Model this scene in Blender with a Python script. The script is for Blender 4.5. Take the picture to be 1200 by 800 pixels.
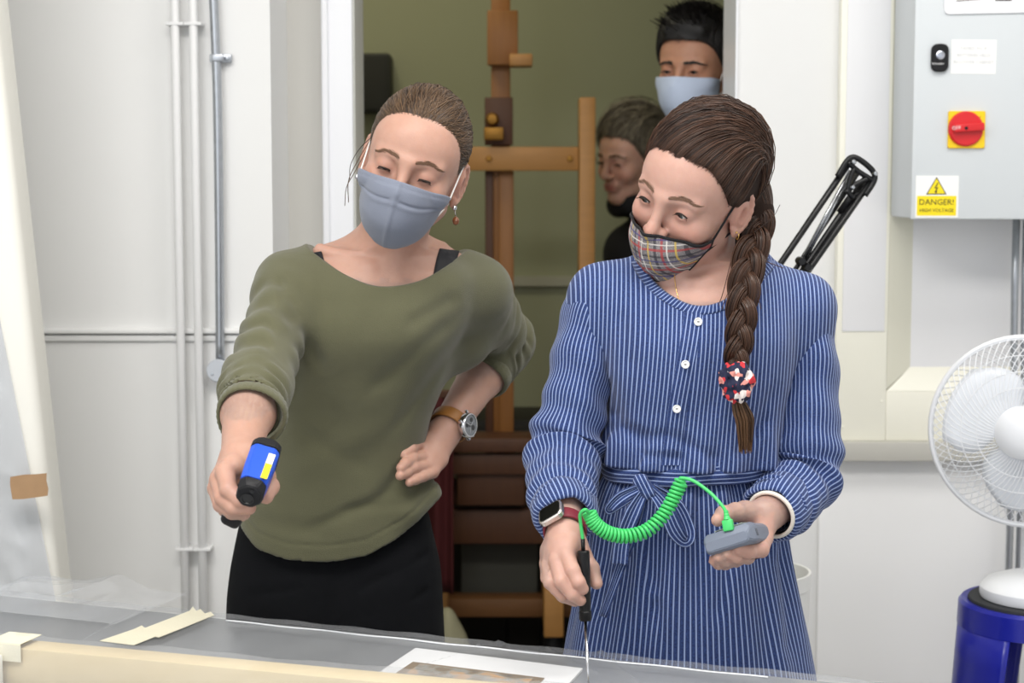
import bpy, bmesh, math, random
import numpy as np
from mathutils import Vector, Matrix

random.seed(7)
rng = np.random.default_rng(7)
for o in list(bpy.data.objects):
    bpy.data.objects.remove(o)
scene = bpy.context.scene
C = scene.collection

# ---------------------------------------------------------------- camera
CAM_Z = 1.47
PITCH = math.radians(5.4)
FPX = 2000.0
cam_d = bpy.data.cameras.new('camera')
cam = bpy.data.objects.new('camera', cam_d)
C.objects.link(cam)
cam.location = (0, 0, CAM_Z)
cam.rotation_euler = (math.pi / 2 - PITCH, 0, 0)
cam_d.sensor_width = 36
cam_d.lens = 36 * FPX / 1200
cam_d.clip_start = 0.05
cam_d.dof.use_dof = True
cam_d.dof.focus_distance = 2.45
cam_d.dof.aperture_fstop = 5.6
scene.camera = cam

# ---------------------------------------------------------------- world, lights, exposure
world = bpy.data.worlds.new('world')
scene.world = world
world.use_nodes = True
world.node_tree.nodes['Background'].inputs[0].default_value = (0.93, 0.96, 1.0, 1)
world.node_tree.nodes['Background'].inputs[1].default_value = 0.98


def area(name, loc, target, size, power, col):
    l = bpy.data.lights.new(name, 'AREA')
    l.shape = 'RECTANGLE'
    l.size, l.size_y = size
    l.energy = power
    l.color = col
    o = bpy.data.objects.new(name, l)
    C.objects.link(o)
    o.location = loc
    o.rotation_euler = (Vector(target) - Vector(loc)).to_track_quat('-Z', 'Y').to_euler()
    return o


area('ceiling_light', (-0.5, 1.15, 2.83), (-0.5, 1.15, 0), (1.8, 0.7), 62, (1.0, 0.97, 0.93))
area('ceiling_light', (0.9, 2.3, 2.83), (0.9, 2.3, 0), (1.2, 0.6), 20, (1.0, 0.97, 0.93))
area('front_fill_light', (-1.9, -1.2, 2.0), (0.2, 2.6, 1.2), (2.2, 1.8), 22, (0.95, 0.98, 1.0))  # soft fill added behind the camera, not a window of the room
area('back_room_lamp', (-0.45, 4.25, 2.6), (-0.4, 4.8, 0.9), (0.5, 0.5), 7.2, (1.0, 0.93, 0.70))

vs = scene.view_settings
vs.view_transform = 'Standard'
vs.look = 'None'
vs.gamma = 1
vs.use_curve_mapping = False
vs.exposure = -0.1


# ---------------------------------------------------------------- helpers
def P(px, py, Y):
    """the world point on depth plane Y that is seen at photo pixel px, py"""
    x = (px - 600) / FPX
    z = (400 - py) / FPX
    dy = math.cos(PITCH) + z * math.sin(PITCH)
    dz = -math.sin(PITCH) + z * math.cos(PITCH)
    t = Y / dy
    return np.array([x * t, Y, CAM_Z + dz * t])


def PZ(px, py, zz):
    """the world point at height zz seen at photo pixel px, py"""
    x = (px - 600) / FPX
    z = (400 - py) / FPX
    dy = math.cos(PITCH) + z * math.sin(PITCH)
    dz = -math.sin(PITCH) + z * math.cos(PITCH)
    t = (zz - CAM_Z) / dz
    return np.array([x * t, dy * t, zz])


def s2l(c):
    c = c / 255.0
    return c / 12.92 if c <= 0.04045 else ((c + 0.055) / 1.055) ** 2.4


def rgb(r, g, b):
    return (s2l(r), s2l(g), s2l(b), 1.0)


MATS = {}


def mat(name, col, rough=0.5, metal=0.0, var=0.0, vscale=8.0, bump=0.0, bscale=200.0, spec=0.5,
        sheen=0.0, sss=0.0, coat=0.0, alpha=1.0, vstretch=None, trans=0.0):
    if name in MATS:
        return MATS[name]
    m = bpy.data.materials.new(name)
    m.use_nodes = True
    nt = m.node_tree
    b = nt.nodes['Principled BSDF']
    b.inputs['Base Color'].default_value = col
    b.inputs['Roughness'].default_value = rough
    b.inputs['Metallic'].default_value = metal
    b.inputs['Specular IOR Level'].default_value = spec
    b.inputs['Sheen Weight'].default_value = sheen
    b.inputs['Coat Weight'].default_value = coat
    b.inputs['Alpha'].default_value = alpha
    b.inputs['Transmission Weight'].default_value = trans
    if sss:
        b.inputs['Subsurface Weight'].default_value = sss
        b.inputs['Subsurface Radius'].default_value = (0.010, 0.004, 0.002)
        b.inputs['Subsurface Scale'].default_value = 1.0
    tc = nt.nodes.new('ShaderNodeTexCoord')
    src = tc.outputs['Object']
    if vstretch:
        mp = nt.nodes.new('ShaderNodeMapping')
        mp.inputs['Scale'].default_value = vstretch
        nt.links.new(src, mp.inputs['Vector'])
        src = mp.outputs['Vector']
    if var:
        n = nt.nodes.new('ShaderNodeTexNoise')
        n.inputs['Scale'].default_value = vscale
        n.inputs['Detail'].default_value = 4
        nt.links.new(src, n.inputs['Vector'])
        mx = nt.nodes.new('ShaderNodeMix')
        mx.data_type = 'RGBA'
        lo = tuple(max(0, c * (1 - var)) for c in col[:3]) + (1,)
        hi = tuple(min(1, c * (1 + var)) for c in col[:3]) + (1,)
        mx.inputs[6].default_value = lo
        mx.inputs[7].default_value = hi
        nt.links.new(n.outputs['Fac'], mx.inputs[0])
        nt.links.new(mx.outputs[2], b.inputs['Base Color'])
    if bump:
        n2 = nt.nodes.new('ShaderNodeTexNoise')
        n2.inputs['Scale'].default_value = bscale
        n2.inputs['Detail'].default_value = 3
        nt.links.new(src, n2.inputs['Vector'])
        bp = nt.nodes.new('ShaderNodeBump')
        bp.inputs['Strength'].default_value = bump
        bp.inputs['Distance'].default_value = 0.004
        nt.links.new(n2.outputs['Fac'], bp.inputs['Height'])
        nt.links.new(bp.outputs['Normal'], b.inputs['Normal'])
    MATS[name] = m
    return m


def emit_free(m):
    return m


def mesh_obj(name, verts, faces, m, parent=None, smooth=True, attrs=None):
    me = bpy.data.meshes.new(name)
    verts = np.asarray(verts, dtype=np.float32)
    if isinstance(faces, np.ndarray) and faces.ndim == 2:
        n, k = faces.shape
        me.vertices.add(len(verts))
        me.vertices.foreach_set('co', verts.ravel())
        me.loops.add(n * k)
        me.loops.foreach_set('vertex_index', faces.astype(np.int32).ravel())
        me.polygons.add(n)
        me.polygons.foreach_set('loop_start', np.arange(0, n * k, k, dtype=np.int32))
        me.polygons.foreach_set('loop_total', np.full(n, k, dtype=np.int32))
        me.update(calc_edges=True)
    else:
        me.from_pydata([tuple(v) for v in verts], [], [tuple(f) for f in faces])
        me.update()
    if smooth:
        me.polygons.foreach_set('use_smooth', np.ones(len(me.polygons), dtype=bool))
    if attrs:
        for an, av in attrs.items():
            av = np.asarray(av, dtype=np.float32)
            if av.ndim == 1:
                a = me.attributes.new(an, 'FLOAT', 'POINT')
                a.data.foreach_set('value', av)
            else:
                if av.shape[1] == 3:
                    av = np.concatenate([av, np.ones((len(av), 1), np.float32)], 1)
                a = me.attributes.new(an, 'FLOAT_COLOR', 'POINT')
                a.data.foreach_set('color', av.ravel())
    me.materials.append(m)
    o = bpy.data.objects.new(name, me)
    C.objects.link(o)
    if parent is not None:
        o.parent = parent
    return o


def bm_obj(name, bm, m, parent=None, smooth=False, angle=35):
    bmesh.ops.recalc_face_normals(bm, faces=bm.faces)
    me = bpy.data.meshes.new(name)
    bm.to_mesh(me)
    bm.free()
    if smooth:
        me.polygons.foreach_set('use_smooth', np.ones(len(me.polygons), dtype=bool))
        me.set_sharp_from_angle(angle=math.radians(angle))
    me.materials.append(m)
    o = bpy.data.objects.new(name, me)
    C.objects.link(o)
    if parent is not None:
        o.parent = parent
    return o


def thing(name, label, cat, group=None, loc=None):
    o = bpy.data.objects.new(name, None)
    C.objects.link(o)
    o.empty_display_size = 0.05
    tag(o, label, cat, group)
    return o


def tag(o, label, cat, group=None, kind=None):
    o['label'] = label
    o['category'] = cat
    if group:
        o['group'] = group
    if kind:
        o['kind'] = kind
    return o


def struct(o, label=None, cat=None):
    o['kind'] = 'structure'
    if label:
        o['label'] = label
    if cat:
        o['category'] = cat
    return o


def frame(z, xhint=(1, 0, 0)):
    z = np.asarray(z, float)
    z = z / np.linalg.norm(z)
    x = np.asarray(xhint, float)
    x = x - z * x.dot(z)
    x = x / np.linalg.norm(x)
    y = np.cross(z, x)
    return x, y, z


def mat4(o, x, y, z):
    return Matrix(((x[0], y[0], z[0], o[0]), (x[1], y[1], z[1], o[1]), (x[2], y[2], z[2], o[2]), (0, 0, 0, 1)))


def add_box(bm, c, s, M=None, bevel=0.0, seg=2):
    """box with centre c and full size s, in the frame M"""
    mm = Matrix.Translation(Vector(c)) @ Matrix.Diagonal((s[0], s[1], s[2], 1))
    if M is not None:
        mm = M @ mm
    r = bmesh.ops.create_cube(bm, size=1.0, matrix=mm)
    if bevel:
        es = list({e for v in r['verts'] for e in v.link_edges})
        bmesh.ops.bevel(bm, geom=es, offset=bevel, segments=seg, affect='EDGES', profile=0.5)


def box_obj(name, lo, hi, m, parent=None, bevel=0.0, M=None, seg=2):
    lo = np.asarray(lo, float)
    hi = np.asarray(hi, float)
    bm = bmesh.new()
    add_box(bm, (lo + hi) / 2, hi - lo, M, bevel, seg)
    return bm_obj(name, bm, m, parent, smooth=bevel > 0)


def bar_obj(name, a, b, w, t, m, parent=None, wdir=(1, 0, 0), bevel=0.002):
    """rectangular bar from a to b; w measured along wdir, t across it"""
    a = np.asarray(a, float)
    b = np.asarray(b, float)
    x, y, z = frame(b - a, wdir)
    L = np.linalg.norm(b - a)
    bm = bmesh.new()
    add_box(bm, (0, 0, L / 2), (w, t, L), mat4(a, x, y, z), bevel, 1)
    return bm_obj(name, bm, m, parent, smooth=bevel > 0)


def catmull(pts, n):
    """n points on a smooth curve through pts (any width)"""
    p = np.asarray(pts, float)
    if len(p) < 3:
        t = np.linspace(0, 1, n)[:, None]
        return p[0] + (p[-1] - p[0]) * t
    e = np.concatenate([[2 * p[0] - p[1]], p, [2 * p[-1] - p[-2]]])
    u = np.linspace(0, len(p) - 1 - 1e-9, n)
    i = u.astype(int)
    f = (u - i)[:, None]
    p0, p1, p2, p3 = e[i], e[i + 1], e[i + 2], e[i + 3]
    return 0.5 * (2 * p1 + (p2 - p0) * f + (2 * p0 - 5 * p1 + 4 * p2 - p3) * f ** 2 + (3 * p1 - p0 - 3 * p2 + p3) * f ** 3)


def transport(path, up=None):
    """parallel-transported frames along a path"""
    path = np.asarray(path, float)
    T = np.gradient(path, axis=0)
    T /= np.linalg.norm(T, axis=1)[:, None] + 1e-12
    if up is None:
        up = np.array([0, 0, 1.0]) if abs(T[0][2]) < 0.9 else np.array([1.0, 0, 0])
    n = np.asarray(up, float)
    n = n - T[0] * n.dot(T[0])
    n /= np.linalg.norm(n)
    N = [n]
    for i in range(1, len(path)):
        n = N[-1] - T[i] * N[-1].dot(T[i])
        n /= np.linalg.norm(n) + 1e-12
        N.append(n)
    N = np.array(N)
    return T, N, np.cross(T, N)


def tube_geo(path, rad, nt=8, cap=True, up=None, flat=None):
    path = np.asarray(path, float)
    n = len(path)
    rad = np.broadcast_to(np.asarray(rad, float), (n,)) if np.ndim(rad) < 2 else rad
    T, N, B = transport(path, up)
    th = np.linspace(0, 2 * math.pi, nt, endpoint=False)
    if np.ndim(rad) < 2:
        rad = np.repeat(rad[:, None], nt, 1)
    fl = 1.0 if flat is None else flat
    V = path[:, None, :] + rad[:, :, None] * (np.cos(th)[None, :, None] * N[:, None, :] + fl * np.sin(th)[None, :, None] * B[:, None, :])
    V = V.reshape(-1, 3)
    i = np.arange(n - 1)[:, None] * nt
    j = np.arange(nt)[None, :]
    j2 = (j + 1) % nt
    F = np.stack([i + j, i + j2, i + nt + j2, i + nt + j], -1).reshape(-1, 4)
    if cap:
        V = np.concatenate([V, path[:1], path[-1:]])
        c0, c1 = n * nt, n * nt + 1
        jj = np.arange(nt)
        j2 = (jj + 1) % nt
        F0 = np.stack([np.full(nt, c0), j2, jj, jj], -1)
        F1 = np.stack([np.full(nt, c1), (n - 1) * nt + jj, (n - 1) * nt + j2, (n - 1) * nt + j2], -1)
        faces = [tuple(f) for f in F] + [tuple(f[:3]) for f in F0] + [tuple(f[:3]) for f in F1]
        return V, faces
    return V, F


def tube_obj(name, path, rad, m, parent=None, nt=8, cap=True, up=None, flat=None):
    V, F = tube_geo(path, rad, nt, cap, up, flat)
    return mesh_obj(name, V, F, m, parent)


def multi_tube_obj(name, tubes, m, parent=None, nt=4, attrs=None):
    """many uncapped tubes (path, rad) joined into one mesh"""
    Vs, Fs, n = [], [], 0
    for path, rad in tubes:
        V, F = tube_geo(path, rad, nt, cap=False)
        Vs.append(V)
        Fs.append(F + n)
        n += len(V)
    return mesh_obj(name, np.concatenate(Vs), np.concatenate(Fs), m, parent)


def lathe_obj(name, prof, m, parent=None, M=None, n=32, smooth=True, angle=35):
    """prof: list of (r, z) turned about the z axis of M"""
    bm = bmesh.new()
    rings = []
    for r, z in prof:
        if r < 1e-6:
            rings.append([bm.verts.new((0, 0, z))])
        else:
            rings.append([bm.verts.new((r * math.cos(2 * math.pi * k / n), r * math.sin(2 * math.pi * k / n), z)) for k in range(n)])
    for a, b in zip(rings[:-1], rings[1:]):
        for k in range(n):
            k2 = (k + 1) % n
            if len(a) == 1 and len(b) == 1:
                continue
            if len(a) == 1:
                bm.faces.new((a[0], b[k], b[k2]))
            elif len(b) == 1:
                bm.faces.new((a[k], b[0], a[k2]))
            else:
                bm.faces.new((a[k], b[k], b[k2], a[k2]))
    if M is not None:
        bm.transform(M)
    return bm_obj(name, bm, m, parent, smooth=smooth, angle=angle)


def prism_obj(name, poly, h, m, parent=None, M=None, bevel=0.0):
    """polygon (x, y) raised from z=0 to z=h in the frame M"""
    bm = bmesh.new()
    v = [bm.verts.new((x, y, 0)) for x, y in poly]
    f = bm.faces.new(v)
    r = bmesh.ops.extrude_face_region(bm, geom=[f])
    bmesh.ops.translate(bm, vec=(0, 0, h), verts=[g for g in r['geom'] if isinstance(g, bmesh.types.BMVert)])
    if bevel:
        bmesh.ops.bevel(bm, geom=list(bm.edges), offset=bevel, segments=1, affect='EDGES')
    if M is not None:
        bm.transform(M)
    return bm_obj(name, bm, m, parent, smooth=bevel > 0)


def grid_obj(name, V, m, parent=None, thick=0.0, attrs=None, smooth=True, closed_u=False):
    """V: (nu, nv, 3) surface; thick > 0 gives it a real thickness"""
    nu, nv = V.shape[:2]
    i = np.arange(nu if closed_u else nu - 1)[:, None]
    j = np.arange(nv - 1)[None, :]
    i2 = (i + 1) % nu
    F = np.stack([i * nv + j, i2 * nv + j, i2 * nv + j + 1, i * nv + j + 1], -1).reshape(-1, 4)
    o = mesh_obj(name, V.reshape(-1, 3), F, m, parent, smooth, attrs)
    if thick:
        md = o.modifiers.new('thickness', 'SOLIDIFY')
        md.thickness = thick
        md.offset = 0
    return o


def ribbon_obj(name, path, wdirs, widths, m, parent=None, thick=0.0015, nw=5, attrs_fn=None, n=40):
    """a strip of cloth following path, its width along wdirs"""
    p = catmull(path, n)
    w = catmull(wdirs, n)
    w /= np.linalg.norm(w, axis=1)[:, None]
    ww = np.interp(np.linspace(0, 1, n), np.linspace(0, 1, len(widths)), widths)
    u = np.linspace(-0.5, 0.5, nw)
    V = p[:, None, :] + w[:, None, :] * (ww[:, None, None] * u[None, :, None])
    at = None
    if attrs_fn:
        at = attrs_fn(np.repeat((ww[:, None] * u[None, :]), 1, 0).ravel())
    return grid_obj(name, V, m, parent, thick, at)


def text_mesh(name, body, size, M, m, parent=None, align='CENTER', extrude=0.0004):
    cu = bpy.data.curves.new(name, 'FONT')
    cu.body = body
    cu.size = size
    cu.align_x = align
    cu.align_y = 'CENTER'
    cu.extrude = extrude
    cu.resolution_u = 2
    t = bpy.data.objects.new(name + '_tmp', cu)
    C.objects.link(t)
    dg = bpy.context.evaluated_depsgraph_get()
    me = bpy.data.meshes.new_from_object(t.evaluated_get(dg))
    bpy.data.objects.remove(t)
    me.transform(M)
    me.name = name
    me.materials.clear()
    me.materials.append(m)
    o = bpy.data.objects.new(name, me)
    C.objects.link(o)
    if parent is not None:
        o.parent = parent
    return o


def hit(S, px, py, off=0.0, y0=2.0, y1=3.1):
    """where the sight line through photo pixels px, py first meets the sculpted surface"""
    px, py = np.broadcast_arrays(np.asarray(px, float), np.asarray(py, float))
    sh = px.shape
    A = np.array([P(a, b, y0) for a, b in zip(px.ravel(), py.ravel())])
    Bq = np.array([P(a, b, y1) for a, b in zip(px.ravel(), py.ravel())])
    D = Bq - A
    L = np.linalg.norm(D, axis=1)
    D /= L[:, None]
    t = np.zeros(len(A))
    for _ in range(90):
        d = S.ev((A + D * t[:, None]).astype(np.float32)) - off
        t = np.minimum(t + np.where(np.abs(d) > 2e-4, d * 0.7, 0), L)
    return (A + D * t[:, None]).reshape(sh + (3,))


# ---------------------------------------------------------------- signed-distance sculpting
class Sculpt:
    def __init__(s):
        s.p = []

    def add(s, fn, lo, hi, k=0.01, op='u'):
        s.p.append((fn, np.asarray(lo, np.float32), np.asarray(hi, np.float32), k, op))

    def ball(s, c, r, k=0.01, op='u'):
        c = np.asarray(c, np.float32)
        s.add(lambda p: np.linalg.norm(p - c, axis=1) - r, c - r, c + r, k, op)

    def cone(s, a, b, ra, rb, k=0.01, op='u', flat=None, axis=None):
        a = np.asarray(a, np.float32)
        b = np.asarray(b, np.float32)
        ab = b - a
        L = max(float(ab.dot(ab)), 1e-9)
        R = max(ra, rb)
        ax = None
        if flat is not None:
            ax = np.asarray(axis, np.float32)
            ax = ax - ab * ax.dot(ab) / L
            ax /= np.linalg.norm(ax)

        def fn(p):
            q = p - a
            t = np.clip(q @ ab / L, 0, 1)
            e = q - t[:, None] * ab
            if ax is not None:
                e = e + (e @ ax)[:, None] * ax * (1.0 / flat - 1.0)
            return np.linalg.norm(e, axis=1) - (ra + (rb - ra) * t)
        s.add(fn, np.minimum(a, b) - R, np.maximum(a, b) + R, k, op)

    def chain(s, pts, k=0.008, k0=None):
        """pts: rows (x, y, z, r)"""
        for i in range(len(pts) - 1):
            a, b = pts[i], pts[i + 1]
            s.cone(a[:3], b[:3], a[3], b[3], k if (i or k0 is None) else k0)

    def local(s, fn, M, lo, hi, k=0.01, op='u'):
        """fn in the frame M (4x4 numpy, local to world, uniform scale)"""
        Mi = np.linalg.inv(M).astype(np.float32)
        sc = float(np.linalg.norm(M[:3, 0]))
        cs = np.array([[x, y, z, 1] for x in (lo[0], hi[0]) for y in (lo[1], hi[1]) for z in (lo[2], hi[2])])
        w = (M @ cs.T).T[:, :3]
        s.add(lambda p: fn(p @ Mi[:3, :3].T + Mi[:3, 3]) * sc, w.min(0), w.max(0), k, op)

    def ev(s, p):
        """distance at the points p, worked through in compact batches of neighbours"""
        p = np.asarray(p, np.float32)
        if len(p) < 400:
            return s._ev(p)
        key = np.floor(p / 0.045).astype(np.int64) + 512
        key = (key[:, 0] * 1024 + key[:, 1]) * 1024 + key[:, 2]
        order = np.argsort(key, kind='stable')
        ks = key[order]
        cuts = np.nonzero(np.diff(ks))[0] + 1
        st = np.concatenate([[0], cuts, [len(p)]])
        ps = p[order]
        out = np.empty(len(p), np.float32)
        for a, b in zip(st[:-1], st[1:]):
            out[a:b] = s._ev(ps[a:b])
        res = np.empty(len(p), np.float32)
        res[order] = out
        return res

    def _ev(s, p):
        d = np.full(len(p), 0.06, np.float32)
        if getattr(s, 'nb', 0) != len(s.p):
            s.nb = len(s.p)
            mm = np.array([[q[3] + 0.025] for q in s.p], np.float32)
            s.bl = np.array([q[1] for q in s.p], np.float32) - mm
            s.bh = np.array([q[2] for q in s.p], np.float32) + mm
        act = ((p.max(0) >= s.bl) & (p.min(0) <= s.bh)).all(1)
        for i in np.nonzero(act)[0]:
            fn, lo, hi, k, op = s.p[i]
            m = k + 0.025
            if op == 'u':
                v = fn(p)
                h = np.maximum(k - np.abs(d - v), 0) / k
                d = (np.minimum(d, v) - h * h * (k * 0.25)).astype(np.float32)
                continue
            idx = np.nonzero(((p > lo - m) & (p < hi + m)).all(1))[0]
            if not len(idx):
                continue
            v = fn(p[idx]).astype(np.float32)
            a = d[idx]
            if op == 's':
                v = -v
                h = np.maximum(k - np.abs(a - v), 0) / k
                d[idx] = np.maximum(a, v) + h * h * k * 0.25
            elif op == 'i':
                d[idx] = np.maximum(a, v)
            elif op == 'd':
                d[idx] = a + v
        return d

    def grid(s, lo, hi, h):
        B = 8
        lo = np.asarray(lo, float)
        nb = np.ceil((np.asarray(hi, float) - lo) / (h * B)).astype(int)
        n = nb * B + 1
        ii = np.stack(np.meshgrid(*[np.arange(k) for k in nb], indexing='ij'), -1).reshape(-1, 3)
        cen = (lo + (ii * B + B / 2) * h).astype(np.float32)
        dc = s.ev(cen)
        act = np.abs(dc) < h * B * 1.15
        D = np.repeat(np.repeat(np.repeat(dc.reshape(nb), B, 0), B, 1), B, 2)
        D = np.pad(D, ((0, 1), (0, 1), (0, 1)), mode='edge')
        ja = ii[act]
        off = np.stack(np.meshgrid(*[np.arange(B + 1)] * 3, indexing='ij'), -1).reshape(-1, 3)
        for c0 in range(0, len(ja), 3000):
            g = (ja[c0:c0 + 3000, None, :] * B + off[None]).reshape(-1, 3)
            flat = (g[:, 0] * n[1] + g[:, 1]) * n[2] + g[:, 2]
            uq = np.unique(flat)
            gx = np.stack([uq // (n[1] * n[2]), (uq // n[2]) % n[1], uq % n[2]], -1)
            D.ravel()[uq] = s.ev((lo + gx * h).astype(np.float32))
        # surface nets
        S = D < 0
        cs = np.zeros(n - 1, np.uint8)
        for a in (0, 1):
            for b in (0, 1):
                for c in (0, 1):
                    cs += S[a:n[0] - 1 + a, b:n[1] - 1 + b, c:n[2] - 1 + c]
        cells = np.nonzero((cs > 0) & (cs < 8))
        cells = np.stack(cells, -1)
        idx = np.full(n - 1, -1, np.int32)
        idx[cells[:, 0], cells[:, 1], cells[:, 2]] = np.arange(len(cells))
        acc = np.zeros((len(cells), 3))
        cnt = np.zeros(len(cells))
        corner = {}
        for a in (0, 1):
            for b in (0, 1):
                for c in (0, 1):
                    corner[(a, b, c)] = D[cells[:, 0] + a, cells[:, 1] + b, cells[:, 2] + c]
        for c0 in corner:
            for ax in range(3):
                if c0[ax]:
                    continue
                c1 = list(c0)
                c1[ax] = 1
                d0, d1 = corner[c0], corner[tuple(c1)]
                x = (d0 < 0) != (d1 < 0)
                t = np.where(x, d0 / np.where(x, d0 - d1, 1), 0)
                for q in range(3):
                    acc[:, q] += np.where(x, (t if q == ax else c0[q]), 0)
                cnt += x
        V = lo + (cells + acc / cnt[:, None]) * h
        faces = []
        for ax in range(3):
            u, w = [(1, 2), (2, 0), (0, 1)][ax]
            sl0 = [slice(1, n[q] - 1) for q in range(3)]
            sl0[ax] = slice(0, n[ax] - 1)
            sl1 = list(sl0)
            sl1[ax] = slice(1, n[ax])
            s0, s1 = S[tuple(sl0)], S[tuple(sl1)]
            e = np.nonzero(s0 != s1)
            pos = np.stack(e, -1)
            base = pos.copy()
            for q in range(3):
                if q != ax:
                    base[:, q] += 1
            flip = s0[e]
            quad = []
            for du, dw in ((-1, -1), (0, -1), (0, 0), (-1, 0)):
                g = base.copy()
                g[:, u] += du
                g[:, w] += dw
                quad.append(idx[g[:, 0], g[:, 1], g[:, 2]])
            quad = np.stack(quad, -1)
            quad[~flip] = quad[~flip][:, ::-1]
            faces.append(quad)
        F = np.concatenate(faces)
        F = F[(F >= 0).all(1)]
        # settle the vertices on the surface
        Vf = V.astype(np.float32)
        for _ in range(1):
            e = h * 0.5
            d0 = s.ev(Vf)
            G = np.stack([s.ev(Vf + np.array([e, 0, 0], np.float32)) - d0, s.ev(Vf + np.array([0, e, 0], np.float32)) - d0,
                          s.ev(Vf + np.array([0, 0, e], np.float32)) - d0], -1) / e
            g2 = (G * G).sum(1)
            st = np.clip(d0 / np.maximum(g2, 0.25), -h, h)
            Vf = Vf - G * st[:, None] * 0.9
        return Vf, F

    def regions(s, regs):
        """one mesh from regions [(lo, hi, h), ...]; the first is the coarse one, later ones are finer insets"""
        Vs, Fs, n = [], [], 0
        for r, (lo, hi, h) in enumerate(regs):
            V, F = s.grid(lo, hi, h)
            if r == 0:
                fc = V[F].mean(1)
                keep = np.ones(len(F), bool)
                for l2, h2, _ in regs[1:]:
                    keep &= ~((fc > np.asarray(l2) + 2.5 * h) & (fc < np.asarray(h2) - 2.5 * h)).all(1)
                F = F[keep]
            Vs.append(V)
            Fs.append(F + n)
            n += len(V)
        V = np.concatenate(Vs)
        F = np.concatenate(Fs)
        used = np.zeros(len(V), bool)
        used[F.ravel()] = True
        re = np.cumsum(used) - 1
        return V[used], re[F]


def ellipsoid(c, r):
    c = np.asarray(c, np.float32)
    r = np.asarray(r, np.float32)

    def fn(p):
        q = (p - c) / r
        k0 = np.linalg.norm(q, axis=1)
        k1 = np.linalg.norm(q / r, axis=1)
        return k0 * (k0 - 1) / np.maximum(k1, 1e-6)
    return fn, c - r, c + r


def capsule(a, b, ra, rb):
    a = np.asarray(a, np.float32)
    b = np.asarray(b, np.float32)
    ab = b - a
    L = float(ab.dot(ab))
    R = max(ra, rb)

    def fn(p):
        q = p - a
        t = np.clip(q @ ab / L, 0, 1)
        return np.linalg.norm(q - t[:, None] * ab, axis=1) - (ra + (rb - ra) * t)
    return fn, np.minimum(a, b) - R, np.maximum(a, b) + R


_K = np.random.default_rng(3).normal(size=(24, 3)).astype(np.float32)
_PH = np.random.default_rng(4).uniform(0, 6.28, 24).astype(np.float32)


def wob(p, scale, n=6, i0=0):
    """smooth noise, about -1..1"""
    v = 0
    for i in range(i0, i0 + n):
        v = v + np.sin(p @ (_K[i % 24] * scale) + _PH[i % 24])
    return v / n * 1.6


class Loft:
    """stack of oval cross-sections along z: rows (cx, cy, z, a, b)"""

    def __init__(s, rows, n=2.3, off=0.0):
        r = np.asarray(rows, float)
        r = r[np.argsort(r[:, 2])]
        t = catmull(r, 240)
        o = np.argsort(t[:, 2])
        s.t = t[o].astype(np.float32)
        s.n = n
        s.off = off

    def at(s, z):
        return [np.interp(z, s.t[:, 2], s.t[:, k]).astype(np.float32) for k in (0, 1, 3, 4)]

    def fn(s, p, extra=0.0):
        cx, cy, a, b = s.at(p[:, 2])
        a = a + s.off + extra
        b = b + s.off + extra
        x = np.abs(p[:, 0] - cx) / a
        y = np.abs(p[:, 1] - cy) / b
        k = (x ** s.n + y ** s.n) ** (1 / s.n)
        g = np.sqrt((x / a) ** 2 + (y / b) ** 2) / np.maximum(np.sqrt(x * x + y * y), 1e-5)
        d = (k - 1) / np.maximum(g, 1e-4)
        z0, z1 = s.t[0, 2] - s.off, s.t[-1, 2] + s.off
        return np.maximum(d, np.maximum(z0 - p[:, 2], p[:, 2] - z1))

    def bounds(s, e=0.0):
        e = e + s.off
        t = s.t
        return (np.array([(t[:, 0] - t[:, 3]).min() - e, (t[:, 1] - t[:, 4]).min() - e, t[0, 2] - e]),
                np.array([(t[:, 0] + t[:, 3]).max() + e, (t[:, 1] + t[:, 4]).max() + e, t[-1, 2] + e]))

    def angle(s, p):
        cx, cy, a, b = s.at(p[:, 2])
        return np.arctan2((p[:, 0] - cx) / a, -(p[:, 1] - cy) / b)


def crease_dist(p, a, b):
    """distance to a crease that runs over the front of a garment, whatever its depth there"""
    k = np.array([1, 0.15, 1], np.float32)
    return seg_dist(p * k, np.asarray(a) * k, np.asarray(b) * k)


def seg_dist(p, a, b):
    a = np.asarray(a, np.float32)
    b = np.asarray(b, np.float32)
    ab = b - a
    t = np.clip((p - a) @ ab / ab.dot(ab), 0, 1)
    return np.linalg.norm(p - a - t[:, None] * ab, axis=1), t
# ---------------------------------------------------------------- the room
M_wall = mat('wall_paint', rgb(233, 233, 232), 0.6, var=0.02, vscale=3)
M_wall2 = mat('wall_recess_shaded', rgb(214, 212, 206), 0.6, var=0.02, vscale=3)  # wall paint greyed to put the recess's shadow into the colour
M_white = mat('white_gloss_paint', rgb(238, 239, 243), 0.4)
M_cream = mat('cream_paint', rgb(250, 248, 234), 0.45, var=0.02, vscale=5)
M_green = mat('back_room_wall_lamp_tint', rgb(168, 170, 140), 0.7, var=0.04, vscale=2)  # light grey wall; the dim warm lamp's olive cast is put into its colour
M_dark = mat('dark_floor', rgb(70, 66, 60), 0.7, var=0.15, vscale=6)
M_ceil = mat('ceiling_paint', rgb(235, 235, 232), 0.8)
M_grey_sill = mat('grey_sill_paint', rgb(196, 194, 186), 0.5)
M_plaster = mat('white_plaster', rgb(240, 240, 242), 0.6)

YL, YW, YB = 3.35, 3.60, 5.30
XL = -0.469
XD0, XD1 = -0.331, 0.469          # door opening
CEIL = 2.9

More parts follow.
